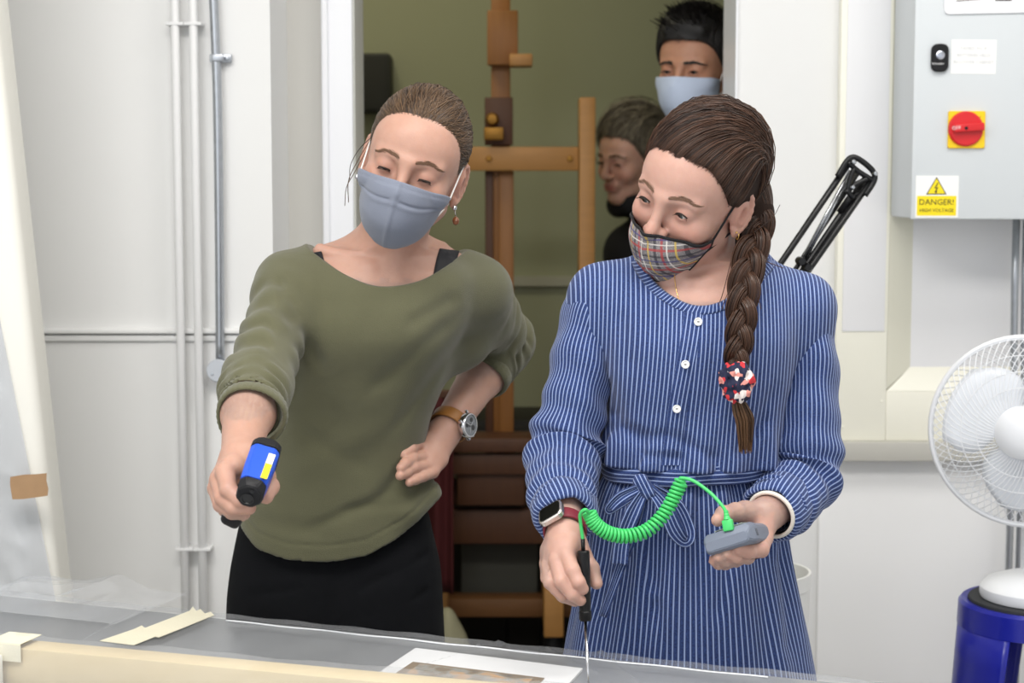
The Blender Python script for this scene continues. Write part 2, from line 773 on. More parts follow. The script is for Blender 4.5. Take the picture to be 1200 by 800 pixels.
struct(box_obj('floor', (-2.6, -2.2, -0.1), (2.6, YW + 0.1, 0.0), mat('pale_vinyl_floor', rgb(214, 212, 206), 0.5, var=0.05, vscale=5)))
struct(box_obj('floor', (-2.6, YW + 0.1, -0.1), (2.6, YB + 0.2, 0.0), M_dark))
struct(box_obj('ceiling', (-2.6, -0.2, CEIL), (2.6, YB + 0.2, CEIL + 0.1), M_ceil))
struct(box_obj('wall_left', (-2.6, YL, 0), (XL, YW + 0.2, CEIL), M_wall))
struct(box_obj('wall_side', (-2.7, -0.2, 0), (-2.6, YW, CEIL), M_wall))
struct(box_obj('wall_right', (2.5, -0.2, 0), (2.6, YW, CEIL), M_wall))
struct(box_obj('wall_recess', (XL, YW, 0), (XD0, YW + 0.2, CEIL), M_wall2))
wb = struct(box_obj('wall_back', (XD1, YW, 0), (2.6, YW + 0.2, CEIL), M_wall))
struct(box_obj('wall_lintel', (XD0, YW, 2.15), (XD1, YW + 0.2, CEIL), M_wall))
# room behind the doorway
struct(box_obj('wall_far', (-2.2, YB, 0), (2.2, YB + 0.1, CEIL), M_green))
struct(box_obj('wall_far_left', (-1.35, YW + 0.2, 0), (-1.25, YB, CEIL), M_green))
struct(box_obj('wall_far_right', (1.5, YW + 0.2, 0), (1.6, YB, CEIL), M_green))
zt = P(640, 328, YB)[2]
struct(box_obj('trim_1', (-1.25, YB - 0.02, zt - 0.018), (1.5, YB, zt + 0.012), mat('far_rail_paint', rgb(182, 180, 160), 0.5)))

# architrave of the doorway: flat board with a bead along its outer edge
x0 = P(380, 300, YW)[0]
bm = bmesh.new()
add_box(bm, ((x0 + XD0) / 2, YW - 0.011, 1.08), (XD0 - x0, 0.022, 2.16), None, 0.003)
add_box(bm, (x0 + 0.008, YW - 0.016, 1.08), (0.014, 0.032, 2.16), None, 0.004)
struct(bm_obj('trim_2', bm, M_white, smooth=True))
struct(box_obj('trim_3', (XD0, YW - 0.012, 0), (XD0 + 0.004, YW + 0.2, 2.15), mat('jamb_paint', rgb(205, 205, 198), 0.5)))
struct(box_obj('trim_4', (XD1 - 0.004, YW - 0.012, 0), (XD1, YW + 0.2, 2.15), M_white))
struct(box_obj('trim_5', (x0, YW - 0.022, 2.15), (XD1 + 0.08, YW, 2.24), M_white))

# dado rail on the left wall: ledge, groove and lower lip
z1 = P(150, 392, YL)[2]
bm = bmesh.new()
add_box(bm, ((-2.6 + XL) / 2, YL - 0.008, z1 + 0.008), (XL + 2.6, 0.016, 0.010), None, 0.003)
add_box(bm, ((-2.6 + XL) / 2, YL - 0.004, z1 - 0.006), (XL + 2.6, 0.008, 0.012), None, 0.002)
struct(bm_obj('trim_6', bm, M_wall, smooth=True))

# ------------------------------------------------ boarded-up window on the right
wx0, wx1 = P(978, 300, YW)[0], 1.75
wz_s0, wz_s1 = P(1000, 540, YW - 0.05)[2], P(1000, 518, YW - 0.05)[2]
wz_b1 = P(1100, 456, YW - 0.03)[2]
wxi = P(1042, 300, YW - 0.03)[0]
win = thing('window_1', 'cream boarded window casing beside the electrical cabinet', 'window')
win['kind'] = 'structure'
del win['category']
yb = YW - 0.03
box_obj('side_board', (wx0, yb, wz_s1), (wxi, YW, 2.5), M_cream, win, 0.002)
box_obj('bottom_board', (wxi, yb, wz_s1), (wx1, YW, wz_b1 - 0.004), M_cream, win, 0.002)
# splayed inner reveals running back into the recess
def wedge(name, pts, m, parent):
    bm = bmesh.new()
    v = [bm.verts.new(tuple(p)) for p in pts]
    bmesh.ops.convex_hull(bm, input=v)
    return bm_obj(name, bm, m, parent)
xr = wxi + 0.055
wedge('side_reveal', [(wxi, yb, wz_b1), (wxi, YW - 0.001, wz_b1), (wxi, yb, 2.5), (wxi, YW - 0.001, 2.5),
                      (xr, YW - 0.004, wz_b1 + 0.045), (xr, YW - 0.001, wz_b1 + 0.045), (xr, YW - 0.004, 2.5), (xr, YW - 0.001, 2.5)],
      mat('reveal_paint', rgb(226, 224, 208), 0.45), win)
wedge('bottom_reveal', [(wxi, yb, wz_b1 - 0.004), (wx1, yb, wz_b1 - 0.004), (wxi, YW - 0.001, wz_b1 - 0.004), (wx1, YW - 0.001, wz_b1 - 0.004),
                        (xr, YW - 0.004, wz_b1 + 0.045), (wx1, YW - 0.004, wz_b1 + 0.045), (xr, YW - 0.001, wz_b1 + 0.045), (wx1, YW - 0.001, wz_b1 + 0.045)],
      M_cream, win)
box_obj('recess_panel', (xr, YW - 0.004, wz_b1 + 0.045), (wx1, YW, 2.5), M_plaster, win)
box_obj('sill', (wx0 - 0.004, YW - 0.055, wz_s0), (wx1, YW, wz_s1), M_grey_sill, win, 0.003)
sx0, sx1 = P(988, 300, yb)[0], P(1038, 300, yb)[0]
box_obj('white_sheet', (sx0, yb - 0.003, P(1000, 388, yb)[2]), (sx1, yb, 2.4), M_plaster, win, 0.001)
for px, py in ((1033, 470), (988, 500)):
    c = P(px, py, yb)
    lathe_obj('screw', [(0, 0.0015), (0.0025, 0.0012), (0.003, 0)], M_cream, win, Matrix.Translation(Vector((c[0], yb, c[2]))) @ Matrix.Rotation(math.pi / 2, 4, 'X'), 10)
# proud panel under the sill
lx = P(957, 700, YW)[0]
struct(box_obj('trim_7', (lx, YW - 0.012, 0), (2.0, YW, wz_s0 - 0.004), mat('lower_panel_paint', rgb(240, 240, 240), 0.5, var=0.02, vscale=3), bevel=0.003))

# ------------------------------------------------ pipes on the left wall
M_pipe = mat('painted_pipe', rgb(228, 228, 228), 0.4)
M_galv = mat('galvanised_steel', rgb(176, 180, 186), 0.35, 0.9, var=0.15, vscale=60)
for px, lab in ((210, 'white painted vertical pipe farther from the steel conduit'), (231, 'white painted vertical pipe beside the steel conduit')):
    t = thing('pipe', lab, 'pipe', 'white pipes on the left wall')
    c = P(px, 300, YL - 0.03)
    tube_obj('tube', [(c[0], YL - 0.03, 0.0), (c[0], YL - 0.03, 1.4), (c[0], YL - 0.03, CEIL)], 0.0085, M_pipe, t, 14)
    for py in (28, 643):
        z = P(px, py, YL - 0.03)[2]
        bm = bmesh.new()
        add_box(bm, (c[0], YL - 0.0195, z), (0.034, 0.039, 0.006), None, 0.001)
        bm_obj('clip', bm, M_pipe, t, True)
cd = thing('conduit', 'galvanised steel electrical conduit with round junction box', 'conduit')
path = [P(247, -70, YL - 0.02), P(252, 40, YL - 0.022), P(255, 130, YL - 0.022), P(257, 280, YL - 0.022), P(258, 424, YL - 0.022)]
path = [np.array([p[0], YL - 0.022, p[2]]) for p in path]
tube_obj('tube', catmull(path, 30), 0.0088, M_galv, cd, 14)
jb = P(257, 433, YL - 0.02)
Mjb = Matrix.Translation(Vector((jb[0], YL, jb[2]))) @ Matrix.Rotation(math.pi / 2, 4, 'X')
j = lathe_obj('junction_box', [(0, 0.038), (0.021, 0.038), (0.0225, 0.0365), (0.0225, 0.032), (0.021, 0.031), (0.021, 0.0)], mat('junction_box_grey', rgb(196, 200, 206), 0.4, 0.4), cd, Mjb, 28)
for a in (0.6, 0.6 + math.pi):
    lathe_obj('screw', [(0, 0.0395), (0.0025, 0.039), (0.003, 0.038)], M_galv, j, Mjb @ Matrix.Translation((0.013 * math.cos(a), 0.013 * math.sin(a), 0)), 10)
sb = P(256, 68, YL - 0.02)
bm = bmesh.new()
add_box(bm, (sb[0] + 0.003, YL - 0.008, sb[2]), (0.042, 0.016, 0.016), None, 0.002)
add_box(bm, (sb[0], YL - 0.029, sb[2]), (0.022, 0.008, 0.014), None, 0.002)
s_ = bm_obj('saddle', bm, M_galv, cd, True)
lathe_obj('screw', [(0, 0.004), (0.004, 0.003), (0.005, 0)], M_galv, s_, Matrix.Translation(Vector((sb[0] + 0.016, YL - 0.016, sb[2]))) @ Matrix.Rotation(math.pi / 2, 4, 'X'), 10)

# ------------------------------------------------ electrical cabinet
M_cab = mat('cabinet_grey_paint', rgb(214, 219, 222), 0.4, var=0.01, vscale=4)
YC = 3.38
cb = thing('electrical_cabinet', 'light grey electrical cabinet with red rotary isolator switch', 'cabinet')
ca, cz = P(1067, 257, YC), P(1330, -60, YC)
box_obj('body', (ca[0] + 0.002, YC + 0.014, ca[2] + 0.002), (cz[0], YW - 0.031, cz[2] + 0.2), M_cab, cb, 0.004)
box_obj('door', (ca[0], YC, ca[2]), (cz[0], YC + 0.014, cz[2] + 0.2), M_cab, cb, 0.004)
# face frame: x right, y up, z towards the room
def facem(px, py, Y, rot=0.0):
    c = P(px, py, Y)
    return Matrix.Translation(Vector((c[0], Y, c[2]))) @ Matrix.Rotation(math.pi / 2, 4, 'X') @ Matrix.Rotation(rot, 4, 'Z')
u = YC / FPX           # metres per photo pixel at the cabinet's face
def rrect(w, h, r, n=5):
    out = []
    for cx, cy, a0 in ((w / 2 - r, h / 2 - r, 0), (-w / 2 + r, h / 2 - r, 90), (-w / 2 + r, -h / 2 + r, 180), (w / 2 - r, -h / 2 + r, 270)):
        for k in range(n + 1):
            a = math.radians(a0 + 90 * k / n)
            out.append((cx + r * math.cos(a), cy + r * math.sin(a)))
    return out
M_black = mat('black_plastic', rgb(22, 22, 24), 0.45, spec=0.3)
M_yel = mat('yellow_plastic', rgb(250, 208, 20), 0.4)
M_red = mat('red_plastic', rgb(214, 34, 40), 0.35)
M_print = mat('black_print', rgb(45, 42, 30), 0.6)
M_paper = mat('white_label_paper', rgb(245, 245, 243), 0.5)
sw = prism_obj('switch_plate', rrect(43 * u, 43 * u, 2 * u), 0.006, M_yel, cb, facem(1132, 152, YC), 0.001)
Msw = facem(1130.5, 151, YC)
lathe_obj('switch_dial', [(0, 0.013), (18.5 * u, 0.013), (20 * u, 0.011), (20.5 * u, 0.006)], M_red, sw, Msw, 36)
hb = bmesh.new()
add_box(hb, (2 * u, 1.2 * u, 0.0185), (35 * u, 9 * u, 0.013), Msw @ Matrix.Rotation(math.radians(4), 4, 'Z'), 0.002)
bm_obj('switch_handle', hb, M_red, sw, True)
lathe_obj('screw', [(0, 0.0262), (2 * u, 0.0258), (2 * u, 0.0245)], M_black, sw, Msw @ Matrix.Translation((-2 * u, 0.5 * u, 0)), 12)
text_mesh('switch_marking', 'OFF', 6 * u, Msw @ Matrix.Translation((-13.5 * u, 0.5 * u, 0.0252)) @ Matrix.Rotation(math.radians(4), 4, 'Z'), mat('white_print', rgb(245, 225, 225), 0.5), sw, extrude=0.0002)
text_mesh('switch_marking', '1', 6 * u, facem(1148, 138, YC - 0.0062, -0.7), M_print, sw, extrude=0.0002)
dl = prism_obj('danger_label', rrect(50 * u, 49 * u, 1 * u), 0.0006, M_paper, cb, facem(1098, 230.5, YC), 0)
prism_obj('yellow_panel', rrect(46 * u, 23 * u, 1 * u), 0.0004, mat('yellow_print', rgb(250, 224, 20), 0.5), dl, facem(1097.5, 241, YC - 0.0006))
tri = lambda s: [(-s, -s * 0.86), (s, -s * 0.86), (0, s * 0.86)]
prism_obj('warning_triangle', tri(12 * u), 0.0004, M_print, dl, facem(1097.5, 217.5, YC - 0.0006))
prism_obj('triangle_fill', tri(10.2 * u), 0.0004, MATS['yellow_print'], dl, facem(1097.5, 217.9, YC - 0.001))
bolt = [(1.2, 6), (-2.6, -0.8), (0.0, -0.2), (-1.2, -4), (-2.4, -4), (0, -7), (1.2, -3.6), (0.2, -3.8), (2.2, 0.9), (-0.6, 0.3), (2.4, 5.6)]
prism_obj('lightning_bolt', [(x * u, y * u) for x, y in bolt], 0.0003, M_print, dl, facem(1097.3, 220, YC - 0.0014))
text_mesh('lettering', 'DANGER!', 9.6 * u, facem(1097.5, 237, YC - 0.0011), M_print, dl)
text_mesh('lettering', 'HIGH VOLTAGE', 5.6 * u, facem(1097.5, 246.5, YC - 0.0011), M_print, dl)
lk = prism_obj('lock_plate', rrect(20 * u, 32 * u, 7 * u), 0.010, M_black, cb, facem(1100.5, 68, YC), 0.002)
lathe_obj('lock_cylinder', [(0, 0.0125), (4 * u, 0.0125), (5 * u, 0.0115), (5 * u, 0.009)], mat('chrome', rgb(200, 204, 215), 0.2, 1.0), lk, facem(1100.5, 65, YC), 20)
text_mesh('lettering', 'Schneider', 3.6 * u, facem(1099.3, 74.5, YC - 0.0102), mat('white_print2', rgb(235, 235, 235), 0.5), lk, extrude=0.0002)
pl = prism_obj('paper_note', rrect(52 * u, 39 * u, 0.5 * u), 0.0006, M_paper, cb, facem(1141, 66.5, YC, -0.01))
M_faint = mat('faded_print', rgb(196, 197, 200), 0.6)
for k, (s_, py) in enumerate((('TAMED TO IF', 57), ('BATTERIES HELD', 65), ('IN LOWER CABINET', 73))):
    text_mesh('faded_lettering', s_, 5.2 * u, facem(1141, py, YC - 0.0007, -0.01), M_faint, pl, extrude=0.0002)
sg = prism_obj('upper_sign', rrect(150 * u, 60 * u, 6 * u), 0.004, M_white, cb, facem(1182, -15, YC, 0.02), 0.0012)
prism_obj('dark_stripe', [(-60 * u, -29.2 * u), (-25 * u, -27 * u), (-25 * u, -26 * u), (-60 * u, -28 * u)], 0.0004, mat('brown_print', rgb(96, 84, 80), 0.6), sg, facem(1182, -14, YC - 0.004, 0.02) @ Matrix.Translation((0, 15 * u, 0)))
prism_obj('dark_stripe', rrect(19 * u, 3 * u, 1 * u), 0.0004, mat('black_print2', rgb(60, 60, 62), 0.6), sg, facem(1176, -0.5, YC - 0.004))
# conduits leaving the cabinet's underside
for px, lab in ((1190, 'steel conduit below the cabinet, nearer the window board'), (1202, 'steel conduit below the cabinet, at the photo edge')):
    c = P(px, 300, 3.53)
    zz = P(px, 257, YC)[2] + 0.004
    tube_obj_ = tube_obj('conduit', [(c[0], 3.53, zz), (c[0], 3.53, 1.25), (c[0] + 0.002, 3.53, 1.1), (c[0] + 0.004, 3.53, P(px, 430, 3.53)[2]), (c[0] + 0.004, 3.53, 0.0)], 0.0075, M_galv, None, 12)
    tag(tube_obj_, lab, 'conduit')

# ------------------------------------------------ desk fan on a blue stool
M_fan = mat('white_fan_plastic', rgb(240, 242, 246), 0.35)
M_blue = mat('blue_stool_plastic', rgb(22, 30, 150), 0.3, var=0.05, vscale=4)
fan = thing('desk_fan', 'white desk fan with wire guard on blue stool', 'fan')
fc = P(1202, 505, 2.98)
ax = np.array([-0.42, -0.90, 0.06])
fx, fy, fz = frame(ax, (1, 0, 0))
fz_ = fz
Mf = mat4(fc, fx, fy, fz)
R = 0.166
def ring_path(r, z, n=56):
    return [Mf @ Vector((r * math.cos(2 * math.pi * k / n), r * math.sin(2 * math.pi * k / n), z)) for k in range(n + 1)]
g = tube_obj('guard_rim', np.array(ring_path(R, 0.0)), 0.005, M_fan, fan, 8)
bars = []
for k in range(72):
    a = 2 * math.pi * k / 72
    for sgn, depth in ((1, 0.045), (-1, -0.055)):
        tw = 0.55 * sgn
        pts = []
        for q in np.linspace(0, 1, 9):
            r = 0.048 + (R - 0.048) * q
            aa = a + tw * (1 - q)
            pts.append(Mf @ Vector((r * math.cos(aa), r * math.sin(aa), depth * (1 - q ** 3))))
        bars.append((np.array(pts), 0.0009))
for k in range(1, 5):
    bars.append((np.array(ring_path(0.05 + k * 0.028, 0.045 * (1 - ((0.05 + k * 0.028 - 0.048) / (R - 0.048)) ** 3))), 0.001))
multi_tube_obj('wire_guard', bars, M_fan, fan, 4)['kind'] = 'stuff'
lathe_obj('hub_cap', [(0, 0.066), (0.02, 0.064), (0.036, 0.059), (0.046, 0.050), (0.047, 0.040), (0, 0.040)], M_fan, fan, Mf, 36)
M_blade = mat('fan_blade_plastic', rgb(236, 240, 246), 0.3)
for k in range(3):
    a0 = math.radians(20 + 120 * k)
    V = np.zeros((13, 9, 3))
    for i, q in enumerate(np.linspace(0, 1, 13)):
        r = 0.026 + 0.118 * q
        wdt = 0.58 + 0.38 * math.sin(math.pi * min(1, q * 1.05)) - 0.35 * max(0, q - 0.75)
        for jj, s in enumerate(np.linspace(-1, 1, 9)):
            aa = a0 + s * wdt + 0.35 * q
            V[i, jj] = Mf @ Vector((r * math.cos(aa), r * math.sin(aa), 0.012 * s - 0.003))
    grid_obj('blade', V, M_blade, fan, 0.002)
lathe_obj('motor_housing', [(0, -0.16), (0.03, -0.155), (0.048, -0.13), (0.052, -0.08), (0.052, -0.052), (0, -0.05)], M_fan, fan, Mf, 28)
stz = P(1200, 705, 2.98)[2]
neck = Mf @ Vector((0, 0, -0.10))
tube_obj('neck', catmull([np.array([neck.x, neck.y, stz + 0.03]), np.array([neck.x, neck.y, stz + 0.1]), np.array(neck)], 12), 0.017, M_fan, fan, 14)
bc = Matrix.Translation((neck.x - 0.005, neck.y - 0.06, stz + 0.001))
bs = lathe_obj('fan_base', [(0, 0.0), (0.098, 0.0), (0.100, 0.006), (0.099, 0.018), (0.088, 0.030), (0.06, 0.040), (0.03, 0.045), (0, 0.046)], M_fan, fan, bc, 40)
for k in range(4):
    bm = bmesh.new()
    add_box(bm, (-0.033 + k * 0.022, -0.062, 0.043), (0.014, 0.012, 0.009), bc, 0.003)
    bm_obj('button', bm, M_fan, bs, True)

stl = thing('stool', 'blue moulded plastic stool carrying the fan', 'stool')
sc_ = Vector((neck.x - 0.005, neck.y - 0.06, 0))
Ms = Matrix.Translation(sc_)
lathe_obj('top_rim', [(0.120, stz - 0.006), (0.131, stz - 0.004), (0.136, stz - 0.010), (0.138, stz - 0.05), (0.132, stz - 0.052), (0.130, stz - 0.014), (0.12, stz - 0.012)], M_blue, stl, Ms, 48)
lathe_obj('rubber_top', [(0, stz - 0.0005), (0.118, stz - 0.0005), (0.1195, stz - 0.003), (0.1195, stz - 0.012), (0, stz - 0.012)], mat('dark_rubber', rgb(40, 42, 46), 0.7, bump=0.2, bscale=300), stl, Ms, 40)
for k in range(4):
    a0 = math.radians(202 + 90 * k)
    V = np.zeros((12, 14, 3))
    for i, q in enumerate(np.linspace(0, 1, 12)):
        z = (stz - 0.045) * (1 - q)
        r = 0.134 + 0.05 * q
        half = math.radians(33 - 12 * min(1, q * 2.2))
        for jj, s in enumerate(np.linspace(-1, 1, 14)):
            V[i, jj] = (sc_.x + r * math.cos(a0 + s * half), sc_.y + r * math.sin(a0 + s * half), z)
    grid_obj('leg', V, M_blue, stl, 0.006)

# ------------------------------------------------ white bin behind the striped dress
bz = P(940, 668, 3.15)[2]
bx = P(950, 668, 3.15)[0] - 0.10
bn = lathe_obj('bin', [(0, 0), (0.082, 0), (0.098, bz - 0.03), (0.1, bz - 0.028), (0.1, bz), (0.095, bz), (0.08, 0.01), (0, 0.01)], mat('white_bin_plastic', rgb(236, 236, 232), 0.4), None, Matrix.Translation((bx, 3.15, 0)), 36)
tag(bn, 'tall white plastic bin half hidden behind the striped dress', 'bin')

# ------------------------------------------------ folded black light stand
M_blk = mat('black_anodised', rgb(18, 18, 20), 0.35, 0.0, spec=0.4)
M_bright = mat('bright_steel_rod', rgb(190, 192, 196), 0.25, 1.0)
st = thing('light_stand', 'folded black tripod stand leaning behind the plaid-masked woman', 'stand')
YT = 3.0
def T(px, py, dy=0.0):
    return P(px, py, YT + dy)
top, bot = np.array([1012.0, 196.0]), np.array([800.0, 505.0])
ddir = (bot - top) / np.linalg.norm(bot - top)
nrm = np.array([-ddir[1], ddir[0]])
def S(t, w, dy=0.0):
    q = top + ddir * t + nrm * w
    return T(q[0], q[1], dy)
# w < 0 lies on the lower right of the stand, w > 0 on the upper left
for w0, w1, dy in ((17, 16, 0.0), (-16, -14, 0.0), (-9, -10, 0.012), (2, -6, 0.02)):
    tube_obj('leg', [S(6, w0, dy), S(150, (w0 + w1) / 2, dy), S(330, w1, dy)], 0.0058 if abs(w0) > 3 else 0.0045, M_blk, st, 10)
for w0, w1, dy in ((11, -2, 0.006), (8, -5, 0.012)):
    tube_obj('strut', [S(12, w0, dy), S(132, w1, dy)], 0.0032, M_bright, st, 8)
head = [(-4, 19), (-4, -17), (3, -21), (24, -21), (29, -14), (32, -4), (40, 2), (36, 6), (25, 4), (22, 12), (24, 19), (15, 21), (3, 21)]
x_, y_ = S(1, 0) - S(0, 0), S(0, 1) - S(0, 0)
sx = np.linalg.norm(x_)
xx, yy = x_ / sx, y_ / np.linalg.norm(y_)
zz_ = np.cross(xx, yy)
Mh = mat4(S(0, 0, -0.008), xx, yy, zz_)
# bracket as a bent loop with cross pieces so the triangular opening stays open
loop = [(26, 19), (4, 20), (-4, 15), (-5, 0), (-2, -14), (6, -20), (26, -21)]
tube_obj('end_bracket', catmull([np.array(Mh @ Vector((a * sx, b * sx, 0.004))) for a, b in loop], 40), 0.0052, M_blk, st, 10)
tube_obj('bracket_bar', catmull([np.array(Mh @ Vector((a * sx, b * sx, 0.004))) for a, b in ((5, 18), (7, 2), (6, -19))], 16), 0.0048, M_blk, st, 8)
tube_obj('bracket_bar', catmull([np.array(Mh @ Vector((a * sx, b * sx, 0.004))) for a, b in ((7, 8), (22, 4), (33, -2), (36, -12))], 16), 0.0048, M_blk, st, 8)
tube_obj('bracket_bar', catmull([np.array(Mh @ Vector((a * sx, b * sx, 0.004))) for a, b in ((8, -12), (22, -4), (36, 0))], 16), 0.0048, M_blk, st, 8)
tube_obj('bracket_web', [S(20, -18, 0.01), S(36, -8, 0.01), S(60, -8, 0.014)], 0.008, M_blk, st, 8)
for a, b in ((2, 14), (-1, -15), (27, -2)):
    lathe_obj('rivet', [(0, 0.013), (0.003, 0.012), (0.0045, 0.009), (0.0045, -0.004)], M_bright, st, Mh @ Matrix.Translation((a * sx, b * sx, 0)) @ Matrix.Rotation(math.pi if zz_[1] > 0 else 0, 4, 'X'), 12)
for t_, w_ in ((132, -2), (134, -12)):
    c = S(t_, w_, -0.004)
    lathe_obj('clamp', [(0, 0.012), (0.006, 0.012), (0.008, 0.006), (0.008, -0.02), (0, -0.02)], M_blk, st, Matrix.Translation(Vector(c)) @ Matrix.Rotation(math.pi / 2, 4, 'X'), 12)
end = S(330, 0, 0.0)
tube_obj('column', [end + np.array([0, 0, 0.02]), np.array([end[0], end[1], 0.5]), np.array([end[0], end[1], 0.05])], 0.0125, M_blk, st, 12)
for k in range(3):
    a = math.radians(90 + 120 * k)
    tube_obj('floor_leg', [np.array([end[0], end[1], 0.32]), np.array([end[0] + 0.2 * math.cos(a), end[1] + 0.2 * math.sin(a), 0.008])], 0.008, M_blk, st, 8)

# ------------------------------------------------ wooden studio easel in the room behind
M_oak = mat('easel_oak', rgb(146, 96, 44), 0.5, var=0.22, vscale=14, vstretch=(6, 6, 0.6))
M_oak2 = mat('easel_oak_light', rgb(176, 126, 66), 0.5, var=0.15, vscale=14, vstretch=(0.6, 6, 6))
M_oak3 = mat('easel_oak_dark_shaded', rgb(82, 48, 25), 0.55, var=0.22, vscale=12, vstretch=(6, 6, 0.6))  # dark oak, deepened further with the shade on the easel's lower parts
M_brass = mat('brass', rgb(150, 108, 44), 0.45, 0.7)
ea = thing('easel', 'large wooden studio easel standing in the room behind', 'easel')
YE = 4.6
def E(px, py, dy=0.0):
    return P(px, py, YE + dy)
def ebox(name, px0, py0, px1, py1, d0, d1, m, bev=0.003):
    a, b = E(px0, py1, d0), E(px1, py0, d0)
    return box_obj(name, (a[0], YE + d0, a[2]), (b[0], YE + d1, b[2]), m, ea, bev)
zfl = 900   # photo row below the frame where the easel's feet meet the floor
ebox('mast', 576, -60, 598, 545, 0.0, 0.05, M_oak)
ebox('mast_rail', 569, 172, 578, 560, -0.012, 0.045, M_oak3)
ebox('mast_rail', 585, 200, 602, 560, -0.012, 0.045, M_oak)
ebox('slider', 571, 12, 607, 76, -0.045, 0.0, M_oak)
ebox('canvas_holder', 597, 63, 624, 77, -0.09, 0.0, M_oak2)
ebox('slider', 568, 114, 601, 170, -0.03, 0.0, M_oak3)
kb = ebox('clamp_block', 567, 149, 590, 164, -0.065, -0.03, M_brass)
lathe_obj('clamp_knob', [(0, 0.03), (0.012, 0.028), (0.018, 0.018), (0.018, 0.006), (0.01, 0)], M_brass, kb, Matrix.Translation(Vector(E(577, 140, -0.03))) @ Matrix.Rotation(math.pi / 2, 4, 'X'), 16)
ebox('crossbar', 520, 172, 678, 200, -0.05, -0.012, M_oak2)
for px in (573, 668):
    lathe_obj('bolt', [(0, 0.006), (0.007, 0.005), (0.009, 0)], M_brass, ea, Matrix.Translation(Vector(E(px, 186, -0.05))) @ Matrix.Rotation(math.pi / 2, 4, 'X'), 12)
ebox('upright', 677, 114, 698, 745, -0.06, 0.05, M_oak2)
ebox('upright', 468, 114, 489, 745, -0.06, 0.05, M_oak2)
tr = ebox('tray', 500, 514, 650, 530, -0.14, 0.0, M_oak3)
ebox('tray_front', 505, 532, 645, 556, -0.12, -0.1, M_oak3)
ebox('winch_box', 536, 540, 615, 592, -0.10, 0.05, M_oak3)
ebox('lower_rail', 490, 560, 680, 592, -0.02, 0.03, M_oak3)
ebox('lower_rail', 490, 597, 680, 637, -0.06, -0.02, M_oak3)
ebox('base_bar', 490, 702, 680, 723, -0.08, 0.0, mat('easel_oak_base_shaded', rgb(112, 74, 38), 0.55, var=0.2, vscale=12, vstretch=(0.6, 6, 6)))  # base bar's oak darkened to carry the shade low on the easel
for px in (637, 500):
    a, b = E(px, 741, -0.2), E(px + 23, 686, -0.2)
    box_obj('foot_block', (a[0], YE - (0.25 if px > 600 else 0.12), a[2]), (b[0], YE + 0.3, b[2]), M_oak2, ea, 0.004)
    c = (a[0] + b[0]) / 2
    for yy_ in (-0.2 if px > 600 else -0.08, 0.25):
        lathe_obj('castor', [(0, 0), (0.028, 0), (0.03, 0.02), (0.03, a[2] - 0.001), (0, a[2] - 0.001)], M_black, ea, Matrix.Translation((c, YE + yy_, 0)), 14)
# grey board stored across the base, dark cupboard behind
gb0, gb1 = E(540, 676, 0.02), E(630, 640, 0.02)
gb = box_obj('board', (gb0[0], YE + 0.06, E(540, 700, 0.02)[2]), (gb1[0], YE + 0.09, gb1[2]), mat('grey_board', rgb(78, 78, 70), 0.7), None, 0.002)
tag(gb, 'dull grey board stored across the foot of the easel', 'board')
cp = thing('cupboard', 'dark low cupboard behind the easel', 'cupboard')
c0, c1 = P(470, 800, 5.0), P(720, 492, 5.0)
M_cup = mat('dark_cupboard', rgb(34, 31, 26), 0.6, var=0.1, vscale=5)
box_obj('carcass', (c0[0], 5.0, 0.0), (c1[0], YB - 0.002, c1[2]), M_cup, cp, 0.004)
for a, b in ((c0[0], (c0[0] + c1[0]) / 2), ((c0[0] + c1[0]) / 2, c1[0])):
    d_ = box_obj('door', (a + 0.004, 4.982, 0.06), (b - 0.004, 4.999, c1[2] - 0.02), M_cup, cp, 0.003)
    box_obj('handle', ((a + b) / 2 - 0.04, 4.966, c1[2] - 0.09), ((a + b) / 2 + 0.04, 4.981, c1[2] - 0.078), M_black, d_, 0.002)
# dark red folding screen panel and pale sack beside the easel
rp = thing('cloth', 'dark red cloth hanging beside the easel', 'cloth')
r0, r1 = P(498, 465, 4.36), P(531, 695, 4.36)
V = np.zeros((30, 14, 3))
for i, q in enumerate(np.linspace(0, 1, 14)):
    for k, s in enumerate(np.linspace(0, 1, 30)):
        V[k, i] = (r0[0] - 0.10 + (r1[0] - r0[0] + 0.10) * s, 4.36 + 0.012 * math.sin(s * 22 + q), r0[2] + (r1[2] - r0[2]) * q + 0.0)
grid_obj('drape', V, mat('dark_red_cloth', rgb(72, 15, 17), 0.85, var=0.15, vscale=10), rp, 0.004)
rx = (r0[0] - 0.10 + r1[0]) / 2
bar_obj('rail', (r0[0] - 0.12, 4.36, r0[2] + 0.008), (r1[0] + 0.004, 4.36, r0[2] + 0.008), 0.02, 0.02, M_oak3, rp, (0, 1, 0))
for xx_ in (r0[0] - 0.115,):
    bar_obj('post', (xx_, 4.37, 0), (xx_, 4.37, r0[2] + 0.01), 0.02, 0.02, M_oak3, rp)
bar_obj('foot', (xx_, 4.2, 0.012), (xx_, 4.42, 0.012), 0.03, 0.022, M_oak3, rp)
SK = Sculpt()
c = P(524, 745, 4.1)
f_, l_, h_ = ellipsoid((c[0], 4.1, c[2] - 0.06), (0.042, 0.05, 0.13))
SK.add(f_, l_, h_, 0.03)
SK.cone((c[0] - 0.005, 4.1, c[2] - 0.06), (c[0] + 0.0, 4.1, 0.02), 0.06, 0.085, 0.05)
SK.add(lambda p: wob(p, 40, 5) * 0.004, (c[0] - 0.2, 3.9, 0), (c[0] + 0.2, 4.3, c[2] + 0.15), 0.0, 'd')
V, F = SK.grid((c[0] - 0.14, 3.96, 0.0), (c[0] + 0.14, 4.24, c[2] + 0.12), 0.008)
